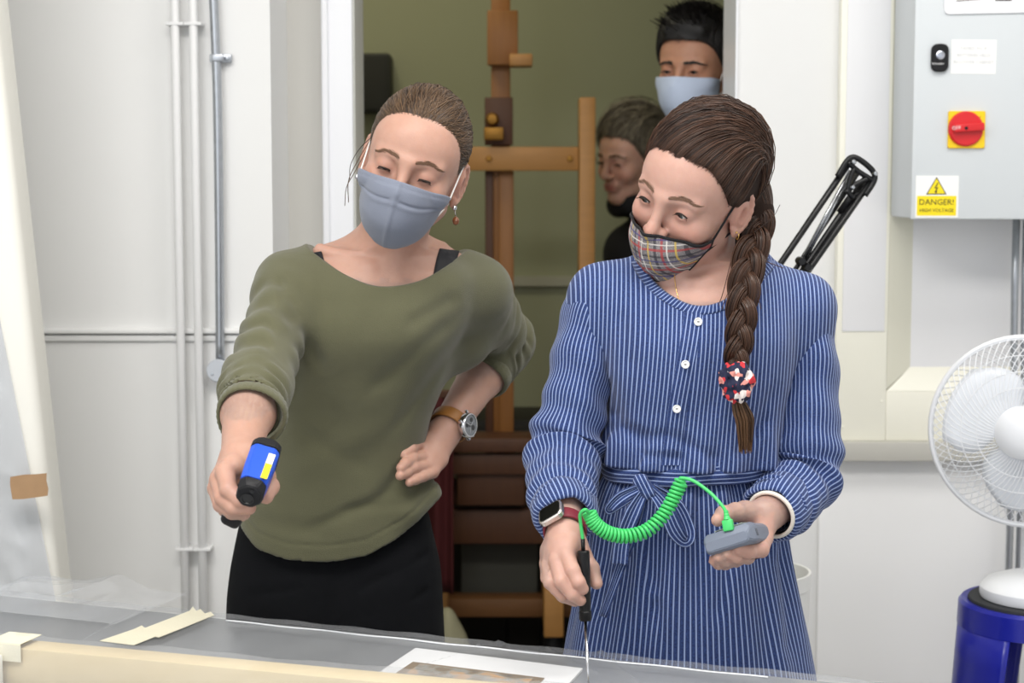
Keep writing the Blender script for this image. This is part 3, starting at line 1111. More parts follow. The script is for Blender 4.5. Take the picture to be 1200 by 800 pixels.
tag(mesh_obj('sack', V, F, mat('pale_canvas', rgb(150, 146, 118), 0.85, var=0.08, vscale=20)), 'pale canvas sack standing in the doorway behind black trousers', 'sack')
# dark loudspeaker on the far wall
sp = thing('loudspeaker', 'dark grey loudspeaker fixed high on the far wall', 'loudspeaker')
a, b = P(418, 132, YB - 0.14), P(457, 62, YB - 0.14)
box_obj('case', (a[0], YB - 0.14, a[2]), (b[0], YB - 0.001, b[2]), mat('speaker_dark', rgb(52, 52, 46), 0.6), sp, 0.01)
box_obj('grille', (a[0] + 0.008, YB - 0.146, a[2] + 0.008), (b[0] - 0.008, YB - 0.139, b[2] - 0.008), mat('speaker_grille', rgb(44, 44, 40), 0.8, bump=0.3, bscale=300), sp, 0.004)
# ---------------------------------------------------------------- table with film-covered work
TZ = 0.80
e0, e1 = PZ(260, 724, TZ), PZ(960, 797, TZ)
ed = (e1 - e0) / np.linalg.norm(e1 - e0)       # along the far edge, to the right
en = np.array([ed[1], -ed[0], 0.0])            # towards the camera
if en[1] > 0:
    en = -en
Mt = mat4(e0, ed, -en, (0, 0, 1))              # x along the far edge, y away from camera, z up from the table top
def tb(x, y, z=0.0):
    return np.array(Mt @ Vector((x, y, z)))
Mti = np.array(Mt.inverted())
def pxt(px, py, z=0.0):
    p = PZ(px, py, TZ + z)
    q = Mti @ np.array([p[0], p[1], p[2], 1])
    return q[:3]
tab = thing('table', 'long work table with pale grey top', 'table')
M_top = mat('grey_table_top', rgb(140, 142, 145), 0.3, var=0.05, vscale=4)
bm = bmesh.new()
add_box(bm, (0.515, -0.45, -0.015), (2.27, 0.9, 0.03), Mt, 0.004)
bm_obj('table_top', bm, M_top, tab, True)
for x in (-0.55, 1.55):
    for y in (-0.06, -0.84):
        bm = bmesh.new()
        add_box(bm, (x, y, -0.415), (0.05, 0.05, 0.77), Mt, 0.003)
        bm_obj('leg', bm, mat('table_leg_steel', rgb(120, 122, 126), 0.4, 0.6), tab, True)
bm = bmesh.new()
add_box(bm, (0.5, -0.05, -0.06), (2.06, 0.02, 0.06), Mt, 0.002)
bm_obj('apron', bm, MATS['table_leg_steel'], tab, True)

def plate(name, pts, z0, z1, m, parent=None):
    """flat piece from table-frame outline pts"""
    o = prism_obj(name, [(p[0], p[1]) for p in pts], z1 - z0, m, parent, Mt @ Matrix.Translation((0, 0, z0)))
    return o
# white mount with the small painting
mt = thing('mounted_picture', 'small landscape picture on white mount under plastic film', 'picture')
a, b, c, d = pxt(487, 762), pxt(683, 786), pxt(652, 820), pxt(436, 796)
plate('mount', [a, b, c, d], 0.0005, 0.004, mat('white_mount_board', rgb(240, 240, 240), 0.7), mt)
a, b, c, d = pxt(484, 776, 0.004), pxt(638, 795, 0.004), pxt(612, 824, 0.004), pxt(446, 801, 0.004)
pm = bpy.data.materials.new('painted_landscape')
pm.use_nodes = True
nt = pm.node_tree
bs_ = nt.nodes['Principled BSDF']
bs_.inputs['Roughness'].default_value = 0.5
tc = nt.nodes.new('ShaderNodeTexCoord')
nz = nt.nodes.new('ShaderNodeTexNoise')
nz.inputs['Scale'].default_value = 26
nz.inputs['Detail'].default_value = 6
nt.links.new(tc.outputs['Object'], nz.inputs['Vector'])
cr = nt.nodes.new('ShaderNodeValToRGB')
el = cr.color_ramp.elements
el[0].position, el[0].color = 0.33, rgb(70, 62, 50)
el[1].position, el[1].color = 0.75, rgb(190, 160, 110)
for p_, c_ in ((0.45, rgb(120, 96, 58)), (0.52, rgb(140, 140, 132)), (0.6, rgb(196, 150, 96))):
    e = el.new(p_)
    e.color = c_
nt.links.new(nz.outputs['Fac'], cr.inputs['Fac'])
nt.links.new(cr.outputs['Color'], bs_.inputs['Base Color'])
plate('gilt_border', [a, b, c, d], 0.004, 0.0052, mat('gilt_brown', rgb(124, 98, 56), 0.5, var=0.2, vscale=40), mt)
ctr = (a + b + c + d) / 4
plate('picture_sheet', [ctr + (q - ctr) * 0.86 for q in (a, b, c, d)], 0.0052, 0.006, pm, mt)
# pale timber rail lying along the near side
M_rail = mat('pale_timber', rgb(218, 200, 162), 0.55, var=0.05, vscale=10, vstretch=(0.5, 8, 8))
rz = 0.055
ra, rb_ = pxt(28, 748, rz), pxt(590, 799, rz)
ang = math.atan2(rb_[1] - ra[1], rb_[0] - ra[0])
Mr = Mt @ Matrix.Translation((ra[0], ra[1], 0)) @ Matrix.Rotation(ang, 4, 'Z')
bm = bmesh.new()
add_box(bm, (0.55, -0.021, rz / 2), (1.5, 0.042, rz - 0.001), Mr, 0.002)
ro = bm_obj('timber_rail', bm, M_rail, None, True)
tag(ro, 'pale timber rail lying along the near side of the table', 'rail')
# white block at the left end, in front of the rail
bm = bmesh.new()
add_box(bm, (-0.115, -0.085, 0.024), (0.232, 0.07, 0.046), Mr, 0.003)
tag(bm_obj('foam_block', bm, mat('white_foam', rgb(244, 243, 236), 0.8), None, True), 'white foam block at the left end of the timber rail', 'block')
# masking tape: long torn strip on the film, short piece over the rail
M_tape = mat('masking_tape', rgb(232, 226, 202), 0.65, var=0.05, vscale=30, bump=0.2, bscale=250)
def torn(name, pts, z, label):
    """pts: photo pixels round the strip; the ends are torn unevenly"""
    q = [pxt(x, y, z) for x, y in pts]
    o = plate(name, q, z, z + 0.0008, M_tape)
    tag(o, label, 'tape', 'masking tape on the film')
    return o
torn('masking_tape', [(117, 751), (158, 737), (166, 733), (170, 736), (222, 716), (226, 711), (230, 716), (235, 714), (240, 719), (247, 717), (251, 721), (214, 736), (186, 747), (182, 746), (157, 756)], 0.0125, 'long torn masking tape strip running across the film')
bm = bmesh.new()
add_box(bm, (0.0, -0.021, rz + 0.0062), (0.05, 0.05, 0.0008), Mr, 0)
add_box(bm, (0.0, -0.0460, rz - 0.006), (0.05, 0.0008, 0.024), Mr, 0)
tag(bm_obj('masking_tape', bm, M_tape), 'short masking tape piece folded over the rail end', 'tape', 'masking tape on the film')

# clear film over everything
fm = bpy.data.materials.new('clear_film')
fm.use_nodes = True
nt = fm.node_tree
for n in list(nt.nodes):
    nt.nodes.remove(n)
out = nt.nodes.new('ShaderNodeOutputMaterial')
mxs = nt.nodes.new('ShaderNodeMixShader')
tr_ = nt.nodes.new('ShaderNodeBsdfTransparent')
tr_.inputs[0].default_value = (0.97, 0.975, 0.98, 1)
pb = nt.nodes.new('ShaderNodeBsdfPrincipled')
pb.inputs['Base Color'].default_value = rgb(226, 228, 232)
pb.inputs['Roughness'].default_value = 0.16
pb.inputs['Specular IOR Level'].default_value = 0.5
mxs.inputs[0].default_value = 0.17
nt.links.new(tr_.outputs[0], mxs.inputs[1])
nt.links.new(pb.outputs[0], mxs.inputs[2])
nt.links.new(mxs.outputs[0], out.inputs[0])

def film_height(x, y):
    """the film lies on the table, rises over the rail and ripples a little"""
    z = 0.0098 + 0.0012 * np.sin(x * 23 + 6 * y) * np.sin(y * 31 + 1.3 * x) + 0.0008 * np.sin(x * 61 - 17 * y)
    # distance across the rail
    ca, sa = math.cos(ang), math.sin(ang)
    v = -(x - ra[0]) * sa + (y - ra[1]) * ca
    rise = np.clip(1 - (v - 0.001) / 0.03, 0, 1)
    rise = rise * rise * (3 - 2 * rise)
    z = z + rise * (rz - 0.0045)
    # straight creases where the film was folded
    for (x0_, y0_, x1_, y1_, h_) in CREASES:
        L = math.hypot(x1_ - x0_, y1_ - y0_)
        t = ((x - x0_) * (x1_ - x0_) + (y - y0_) * (y1_ - y0_)) / L / L
        dd = np.abs((x - x0_) * (y1_ - y0_) - (y - y0_) * (x1_ - x0_)) / L
        z = z + h_ * np.exp(-(dd / 0.0028) ** 2) * ((t > 0) & (t < 1))
    return z
CREASES = []
for (x0_, y0_, x1_, y1_, h_) in ((265, 731, 900, 797, 0.004), (700, 762, 745, 800, 0.004), (620, 742, 470, 792, 0.004), (100, 752, 172, 716, 0.006), (640, 762, 700, 790, 0.003)):
    a, b = pxt(x0_, y0_, 0.008), pxt(x1_, y1_, 0.008)
    CREASES.append((a[0], a[1], b[0], b[1], h_))
nx, ny = 440, 180
xs, ys = np.linspace(-0.60, 1.45, nx), np.linspace(0.003, -0.62, ny)
X, Yv = np.meshgrid(xs, ys, indexing='ij')
Z = film_height(X, Yv)
edge = np.clip((Yv + 0.005) / 0.008, 0, 1)
Z = Z - edge * 0.010
W = np.stack([X, Yv, Z, np.ones_like(X)], -1) @ np.array(Mt).T
fo = grid_obj('plastic_film', W[..., :3], fm)
tag(fo, 'clear plastic film sheet covering the table and rail', 'film')
sa_, sb_ = pxt(265, 729, 0.010), pxt(900, 796, 0.010)
sp_ = [tb(sa_[0] + (sb_[0] - sa_[0]) * t, sa_[1] + (sb_[1] - sa_[1]) * t, 0.0128 + 0.0005 * math.sin(t * 40)) for t in np.linspace(0, 1, 120)]
tube_obj('crease_highlight', np.array(sp_), 0.0012, mat('crease_highlight_white', rgb(236, 238, 242), 0.25), fo, 6)  # white bead added as the bright highlight along the film's crease
# crumpled loose film heaped at the left end
nx, ny = 150, 80
u_, v_ = np.meshgrid(np.linspace(0, 1, nx), np.linspace(0, 1, ny), indexing='ij')
Lx0, Lx1 = pxt(-60, 720)[0], pxt(190, 720)[0]
X = Lx0 + (Lx1 - Lx0) * u_
Yv = -0.14 + 0.20 * v_
pp = np.stack([X * 1.0, Yv, 0 * X], -1).reshape(-1, 3).astype(np.float32)
cr1 = np.abs(wob(pp, 18, 4, 0)).reshape(nx, ny)
cr2 = np.abs(wob(pp, 42, 4, 6)).reshape(nx, ny)
hump = np.sin(np.pi * np.clip(v_, 0, 1)) ** 0.7 * (1 - u_ ** 2.2)
Z = 0.016 + hump * (0.004 + 0.018 * (1 - cr1) + 0.008 * (1 - cr2)) + 0.020 * np.exp(-((u_ - 0.80 + 0.2 * v_) / 0.12) ** 2) * v_
W = np.stack([X, Yv, Z, np.ones_like(X)], -1) @ np.array(Mt).T
fm2 = fm.copy()
fm2.name = 'crumpled_film'
[n for n in fm2.node_tree.nodes if n.type == 'MIX_SHADER'][0].inputs[0].default_value = 0.22
tag(grid_obj('loose_film', W[..., :3], fm2), 'crumpled loose plastic film heaped at the left end of the table', 'film')

# ---------------------------------------------------------------- wrapped panel leaning at the left
wp = thing('wrapped_panel', 'tall white panel wrapped in plastic film leaning at the left', 'panel')
YP = 2.96
t0, t1 = P(3, 0, YP), P(80, 705, YP)
dr = (t1 - t0) / np.linalg.norm(t1 - t0)
k_top = t0 - dr * ((t0[2] - 2.45) / dr[2])
k_bot = t0 + dr * ((0.0 - t0[2]) / dr[2])
yv = np.array([0, 1.0, 0])
xv = np.cross(yv, -dr)
xv = xv / np.linalg.norm(xv)
if xv[0] > 0:
    xv = -xv                                   # xv points to the panel's far (left) side
L = np.linalg.norm(k_top - k_bot)
Mp = mat4(k_bot, xv, np.cross(-dr, xv), -dr)
bm = bmesh.new()
add_box(bm, (0.45, 0.0, L / 2 + 0.05), (0.9, 0.10, L - 0.1), Mp, 0.02, 4)
M_foam = mat('cream_foam_panel', rgb(238, 236, 228), 0.6, var=0.02, vscale=4)
bm_obj('panel', bm, M_foam, wp, True)
# film: a wrinkled sheet over the front, its free edge slanting across the panel
nu, nv = 90, 220
u_, v_ = np.meshgrid(np.linspace(0, 1, nu), np.linspace(0, 1, nv), indexing='ij')
zz = 0.45 + v_ * (L - 0.62)
zedge = np.linalg.norm(P(2, 195, YP) - k_bot)          # along-panel height where the film's edge leaves the frame
free = np.interp(zz.ravel(), [0.45, np.linalg.norm(P(78, 690, YP) - k_bot), zedge, L], [0.004, 0.006, 0.072, 0.10]).reshape(nu, nv)
Xl = free + u_ * (0.86 - free)
pp = np.stack([Xl * 1.0, zz * 0.55, 0 * zz], -1).reshape(-1, 3).astype(np.float32)
rg_ = lambda f, i: np.clip(1 - np.abs(wob(pp, f, 4, i)).reshape(nu, nv), 0, 1) ** 2.5
wr = rg_(10, 2) * 0.026 + rg_(26, 9) * 0.018 + rg_(48, 14) * 0.010
sgn_y = -1.0 if (np.array(Mp)[:3, 1])[1] > 0 else 1.0
W = np.stack([Xl, sgn_y * (0.053 + np.clip(wr, 0, None) * np.clip(u_ * 12, 0.1, 1)), zz, np.ones_like(zz)], -1) @ np.array(Mp).T
fm3 = fm.copy()
fm3.name = 'wrapping_film'
[n for n in fm3.node_tree.nodes if n.type == 'BSDF_PRINCIPLED'][0].inputs['Base Color'].default_value = rgb(206, 209, 214)
[n for n in fm3.node_tree.nodes if n.type == 'MIX_SHADER'][0].inputs[0].default_value = 0.68
grid_obj('wrapping_film', W[..., :3], fm3, wp)
# brown parcel tape
c = P(34.5, 569, YP - 0.112)
Mtp = Matrix.Translation(Vector(c)) @ Matrix.Rotation(math.pi / 2, 4, 'X') @ Matrix.Rotation(math.radians(6), 4, 'Z')
uu = (YP - 0.112) / FPX
op = [(-22, -14), (-10, -15), (8, -14.5), (20, -14), (22, -6), (21, 4), (22.5, 13), (10, 13), (-4, 14), (-21, 13), (-22.5, 4)]
prism_obj('parcel_tape', [(x * uu, y * uu) for x, y in op], 0.0012, mat('brown_parcel_tape', rgb(166, 132, 96), 0.4, var=0.12, vscale=50), wp, Mtp)
# ---------------------------------------------------------------- people: shared sculpting
def rot(ax, a):
    c, s = math.cos(a), math.sin(a)
    if ax == 'x':
        return np.array([[1, 0, 0], [0, c, -s], [0, s, c]])
    if ax == 'y':
        return np.array([[c, 0, s], [0, 1, 0], [-s, 0, c]])
    return np.array([[c, -s, 0], [s, c, 0], [0, 0, 1]])


def head_matrix(px, py, Y, pitch, yaw, roll, s=1.0):
    """the point between the eyes is seen at px, py; yaw > 0 looks to the viewer's left,
    pitch > 0 looks down, roll > 0 lowers the viewer's right side"""
    R = rot('y', math.radians(roll)) @ rot('x', math.radians(pitch)) @ rot('z', math.radians(-yaw))
    M = np.eye(4)
    M[:3, :3] = R * s
    M[:3, 3] = P(px, py, Y) - R @ np.array([0, -0.083, 0]) * s
    return M


def tp(M, p):
    p = np.atleast_2d(np.asarray(p, float))
    return p @ M[:3, :3].T + M[:3, 3]


def tl(M, p):
    Mi = np.linalg.inv(M)
    return np.asarray(p) @ Mi[:3, :3].T + Mi[:3, 3]


CR_C, CR_R = np.array([0, 0.015, 0.030]), np.array([0.072, 0.092, 0.084])


def sculpt_head(S, M, lid_up=0.10, lid_lo=-0.42, jaw=1.0, mouth_open=0.0, az=0.75, gaze=0.0, nose=1.0):
    def add(f, k=0.012, op='u'):
        S.local(f[0], M, f[1], f[2], k, op)
    add(ellipsoid(CR_C, CR_R), 0.01)
    add(ellipsoid((0, -0.022, -0.018), (0.061 * jaw, 0.062, 0.086)), 0.03)
    add(ellipsoid((0, -0.040, 0.032), (0.056, 0.043, 0.045)), 0.025)              # forehead
    add(capsule((-0.047 * jaw, -0.002, -0.058), (-0.012, -0.062, -0.098), 0.020, 0.018), 0.022)
    add(capsule((0.047 * jaw, -0.002, -0.058), (0.012, -0.062, -0.098), 0.020, 0.018), 0.022)
    add(ellipsoid((0, -0.070, -0.096), (0.020, 0.017, 0.016)), 0.016)             # chin
    for s in (-1, 1):
        add(ellipsoid((s * 0.0385 * jaw, -0.058, -0.030), (0.024, 0.024, 0.022)), 0.022)  # cheek
        add(capsule((s * 0.010, -0.086, 0.015), (s * 0.045, -0.070, 0.014), 0.007, 0.006), 0.014)   # brow
        add(ellipsoid((s * 0.031, -0.098, -0.001), (0.020, 0.016, 0.012)), 0.016, 's')   # socket
    add(capsule((0, -0.084, 0.012), (0, -0.100 * nose, -0.022), 0.0068, 0.0085), 0.013)
    add(ellipsoid((0, -0.104 * nose, -0.032), (0.0105, 0.012, 0.0095)), 0.009)
    for s in (-1, 1):
        add(ellipsoid((s * 0.0115, -0.094, -0.036), (0.0075, 0.010, 0.007)), 0.006)
        add(ellipsoid((s * 0.006, -0.099, -0.0425), (0.0032, 0.005, 0.003)), 0.003, 's')
    # mouth
    add(ellipsoid((0, -0.080, -0.064), (0.026, 0.014, 0.018)), 0.014)
    add(capsule((-0.019, -0.086, -0.0615), (0.019, -0.086, -0.0615), 0.0046, 0.0046), 0.006)
    add(capsule((-0.015, -0.0875, -0.0715), (0.015, -0.0875, -0.0715), 0.0054, 0.0054), 0.006)
    add(capsule((-0.021, -0.091, -0.0662), (0.021, -0.091, -0.0662), 0.0015 + mouth_open, 0.0015 + mouth_open), 0.003, 's')
    # eyelids: a shell over the eyeball with an almond opening
    for s in (-1, 1):
        E = np.array([s * 0.031, -0.0715, -0.001], np.float32)
        add(ellipsoid(E, (0.0148, 0.0142, 0.0142)), 0.006)

        def opening(p, E=E, s=s):
            q = p - E
            r = np.linalg.norm(q, axis=1)
            el = np.arctan2(q[:, 2], -q[:, 1])
            a = np.arctan2(q[:, 0], -q[:, 1]) - s * 0.06
            f = np.clip(1 - (a / az) ** 2, -0.5, 1)
            mid = -0.16 + gaze
            up = mid + (lid_up - mid) * f
            lo = mid + (lid_lo - mid) * f
            return np.maximum(np.maximum(el - up, lo - el) * r, (np.abs(a) - az) * r)
        S.local(opening, M, E - 0.0185 + np.array([0, -0.006, 0]), E + np.array([0.0185, 0.0, 0.0185]), 0.0012, 's')
    # ears
    for s in (-1, 1):
        c = np.array([s * 0.0735, 0.010, -0.014])
        ex = np.array([s * 0.34, 0.94, 0.0])
        ez = np.array([0.0, 0.18, 0.98])
        en_ = np.cross(ex, ez)
        add(ellipsoid(c, (0.010, 0.016, 0.027)), 0.008)

        def disc(p, c=c, ex=ex, ez=ez, en_=en_):
            q = p - c.astype(np.float32)
            a, b, w = q @ ex / 0.017, q @ ez / 0.030, q @ en_ / 0.0042
            r = np.sqrt(a * a + b * b + w * w)
            return (r - 1) * 0.0042
        S.local(disc, M, c - 0.035, c + 0.035, 0.004)
        rim = []
        for t in np.linspace(-2.3, 1.9, 12):
            rim.append(c + ex * (0.016 * math.cos(t) + 0.001) + ez * 0.029 * math.sin(t) + np.array([s * 0.003, 0, 0]))
        for a, b in zip(rim[:-1], rim[1:]):
            add(capsule(a, b, 0.0034, 0.0034), 0.003)
        add(ellipsoid(c + np.array([s * 0.002, -0.006, -0.029]), (0.0045, 0.0075, 0.0085)), 0.005)
        add(ellipsoid(c + ex * -0.002 + np.array([s * 0.011, 0, -0.002]), (0.009, 0.008, 0.013)), 0.005, 's')


def skin_tint(V, M, base, lips=True, extra=None):
    """albedo per vertex: lips, flushed cheeks, knuckles"""
    q = tl(M, V).astype(np.float32)
    col = np.repeat(np.array([base[:3]], np.float32), len(V), 0)
    def blend(mask, c):
        nonlocal col
        col = col * (1 - mask[:, None]) + np.array(c[:3], np.float32)[None] * mask[:, None]
    g = lambda c, r: np.exp(-(((q - np.array(c, np.float32)) / np.array(r, np.float32)) ** 2).sum(1))
    flush = [base[0] * 1.0, base[1] * 0.74, base[2] * 0.70]
    for s in (-1, 1):
        blend(0.55 * g((s * 0.042, -0.075, -0.032), (0.022, 0.03, 0.018)), flush)
        blend(0.5 * g((s * 0.075, 0.012, -0.014), (0.012, 0.03, 0.036)), flush)
        blend(0.45 * g((s * 0.031, -0.083, -0.001), (0.019, 0.02, 0.010)), [base[0] * 0.85, base[1] * 0.66, base[2] * 0.62])
    blend(0.5 * g((0, -0.108, -0.032), (0.013, 0.014, 0.012)), flush)
    if lips:
        blend(np.clip(1.6 * g((0, -0.090, -0.0665), (0.021, 0.012, 0.0095)), 0, 0.9), rgb(178, 108, 100))
    return col


def skin_mat(name):
    m = bpy.data.materials.new(name)
    m.use_nodes = True
    nt = m.node_tree
    b = nt.nodes['Principled BSDF']
    b.inputs['Roughness'].default_value = 0.48
    b.inputs['Specular IOR Level'].default_value = 0.4
    b.inputs['Subsurface Weight'].default_value = 0.25
    b.inputs['Subsurface Radius'].default_value = (0.010, 0.004, 0.002)
    b.inputs['Subsurface Scale'].default_value = 0.6
    at = nt.nodes.new('ShaderNodeAttribute')
    at.attribute_name = 'tint'
    tc = nt.nodes.new('ShaderNodeTexCoord')
    n = nt.nodes.new('ShaderNodeTexNoise')
    n.inputs['Scale'].default_value = 55
    n.inputs['Detail'].default_value = 5
    nt.links.new(tc.outputs['Object'], n.inputs['Vector'])
    cr = nt.nodes.new('ShaderNodeValToRGB')
    cr.color_ramp.elements[0].position, cr.color_ramp.elements[0].color = 0.3, (0.9, 0.86, 0.85, 1)
    cr.color_ramp.elements[1].position, cr.color_ramp.elements[1].color = 0.7, (1.0, 1.0, 1.0, 1)
    nt.links.new(n.outputs['Fac'], cr.inputs['Fac'])
    mx = nt.nodes.new('ShaderNodeMix')
    mx.data_type = 'RGBA'
    mx.blend_type = 'MULTIPLY'
    mx.inputs[0].default_value = 0.7
    nt.links.new(at.outputs['Color'], mx.inputs[6])
    nt.links.new(cr.outputs['Color'], mx.inputs[7])
    nt.links.new(mx.outputs[2], b.inputs['Base Color'])
    n2 = nt.nodes.new('ShaderNodeTexNoise')
    n2.inputs['Scale'].default_value = 420
    nt.links.new(tc.outputs['Object'], n2.inputs['Vector'])
    bp = nt.nodes.new('ShaderNodeBump')
    bp.inputs['Strength'].default_value = 0.12
    bp.inputs['Distance'].default_value = 0.002
    nt.links.new(n2.outputs['Fac'], bp.inputs['Height'])
    nt.links.new(bp.outputs['Normal'], b.inputs['Normal'])
    return m


M_skin = skin_mat('skin')


def hair_mat(name, c0, c1, rough=0.42):
    m = bpy.data.materials.new(name)
    m.use_nodes = True
    nt = m.node_tree
    b = nt.nodes['Principled BSDF']
    b.inputs['Roughness'].default_value = rough
    b.inputs['Specular IOR Level'].default_value = 0.35
    g = nt.nodes.new('ShaderNodeNewGeometry')
    cr = nt.nodes.new('ShaderNodeValToRGB')
    cr.color_ramp.elements[0].color = c0
    cr.color_ramp.elements[1].color = c1
    nt.links.new(g.outputs['Random Per Island'], cr.inputs['Fac'])
    nt.links.new(cr.outputs['Color'], b.inputs['Base Color'])
    return m


M_eyewhite = mat('eye_white', rgb(226, 222, 218), 0.2)
M_pupil = mat('pupil', rgb(16, 14, 14), 0.15)
M_lash = mat('eyelash', rgb(40, 28, 22), 0.6)


def eyes(M, parent, iris_col, look=(0, -1, 0), lash_el=0.1, brow_col=None, az=0.75, gaze=0.0, lash_lo=-0.42):
    M_iris = mat('iris_%d' % int(iris_col[0] * 1e4), iris_col, 0.2)
    look = np.asarray(look, float)
    look /= np.linalg.norm(look)
    for s in (-1, 1):
        E = np.array([s * 0.031, -0.0715, -0.001])
        bm = bmesh.new()
        bmesh.ops.create_uvsphere(bm, u_segments=32, v_segments=24, radius=0.0126)
        lf = Vector((0, 0, 1)).rotation_difference(Vector(look)).to_matrix().to_4x4()
        for f in bm.faces:
            c = f.calc_center_median().normalized()
            f.material_index = 2 if c.z > 0.965 else (1 if c.z > 0.875 else 0)
        bm.transform(lf)
        bm.transform(Matrix.Translation(Vector(E)))
        bm.transform(Matrix(M.tolist()))
        o = bm_obj('eyeball', bm, M_eyewhite, parent, True, 80)
        o.data.materials.append(M_iris)
        o.data.materials.append(M_pupil)
        # lash line along the upper lid
        tubes = []
        mid = -0.16 + gaze
        for w, e_, r_ in ((0.0002, lash_el, 0.0011),):
            pts = []
            for a in np.linspace(-az * 0.92, az * 0.92, 12):
                f = 1 - (a / az) ** 2
                el = mid + (e_ - mid) * f + 0.02
                aa = a + s * 0.06
                d = np.array([math.sin(aa) * math.cos(el), -math.cos(aa) * math.cos(el), math.sin(el)])
                pts.append(E + d * 0.0149)
            tubes.append((tp(M, pts), r_))
        # single lashes
        for a in np.linspace(-az * 0.85, az * 0.85, 16):
            f = 1 - (a / az) ** 2
            el = mid + (lash_el - mid) * f
            aa = a + s * 0.06
            d = np.array([math.sin(aa) * math.cos(el), -math.cos(aa) * math.cos(el), math.sin(el)])
            p0 = E + d * 0.0146
            p1 = p0 + d * 0.003 + np.array([0.0, -0.001, -0.0012])
            p2 = p1 + d * 0.0022 + np.array([s * 0.0006, -0.001, 0.0004])
            tubes.append((tp(M, [p0, p1, p2]), np.array([0.00035, 0.0003, 0.00015])))
        multi_tube_obj('eyelashes', tubes, M_lash, parent, 4)['kind'] = 'stuff'


def brows(S, M, parent, m, z0=0.020, arch=0.004, dens=90, thick=0.0005):
    r = np.random.default_rng(11)
    for s in (-1, 1):
        Q = []
        for i in range(dens):
            t = r.uniform(0, 1)
            x = 0.012 + 0.038 * t
            z = z0 + arch * math.sin(math.pi * min(1, t * 1.15)) - 0.006 * max(0, t - 0.6) + r.normal() * 0.0017 * (1 - 0.6 * t)
            p0 = np.array([s * x, -0.10, z])
            L = 0.006 + 0.002 * r.uniform()
            p1 = p0 + np.array([s * L * 0.85, 0, L * (0.45 - 0.7 * t)])
            Q += [p0, (p0 + p1) / 2, p1]
        Q = project(S, tp(M, Q), 0.0006, M).reshape(-1, 3, 3)
        o = multi_tube_obj('eyebrow', [(q, np.array([thick, thick, thick * 0.4])) for q in Q], m, parent, 4)
        o['kind'] = 'stuff'


def project(S, pts, off=0.0, M=None, it=14, damp=0.9):
    """slide points to the sculpted surface, off outside it (from the face side when M is given)"""
    p = np.asarray(pts, np.float32).copy()
    dirv = None
    if M is not None:
        dirv = (M[:3, :3] @ np.array([0, 1.0, 0])).astype(np.float32)
        dirv /= np.linalg.norm(dirv)
    for _ in range(it):
        d = S.ev(p) - off
        if dirv is not None:
            p = p + dirv * (np.clip(d, -0.01, 0.01) * 0.7)[:, None]
        else:
            e = np.float32(0.001)
            G = np.stack([S.ev(p + np.array(v, np.float32) * e) - d - off for v in ((1, 0, 0), (0, 1, 0), (0, 0, 1))], -1) / e
            g2 = np.maximum((G * G).sum(1), 0.2)
            p = p - G * (np.clip(d, -0.02, 0.02) / g2 * damp)[:, None]
    return p


def push_out(S, pts, off, it=6):
    p = np.asarray(pts, np.float32).copy()
    for _ in range(it):
        d = S.ev(p) - off
        bad = d < 0
        if not bad.any():
            break
        q = p[bad]
        e = np.float32(0.001)
        d0 = S.ev(q)
        G = np.stack([S.ev(q + np.array(v, np.float32) * e) - d0 for v in ((1, 0, 0), (0, 1, 0), (0, 0, 1))], -1) / e
        g2 = np.maximum((G * G).sum(1), 0.2)
        p[bad] = q - G * (d[bad] / g2)[:, None] * 0.9
    return p


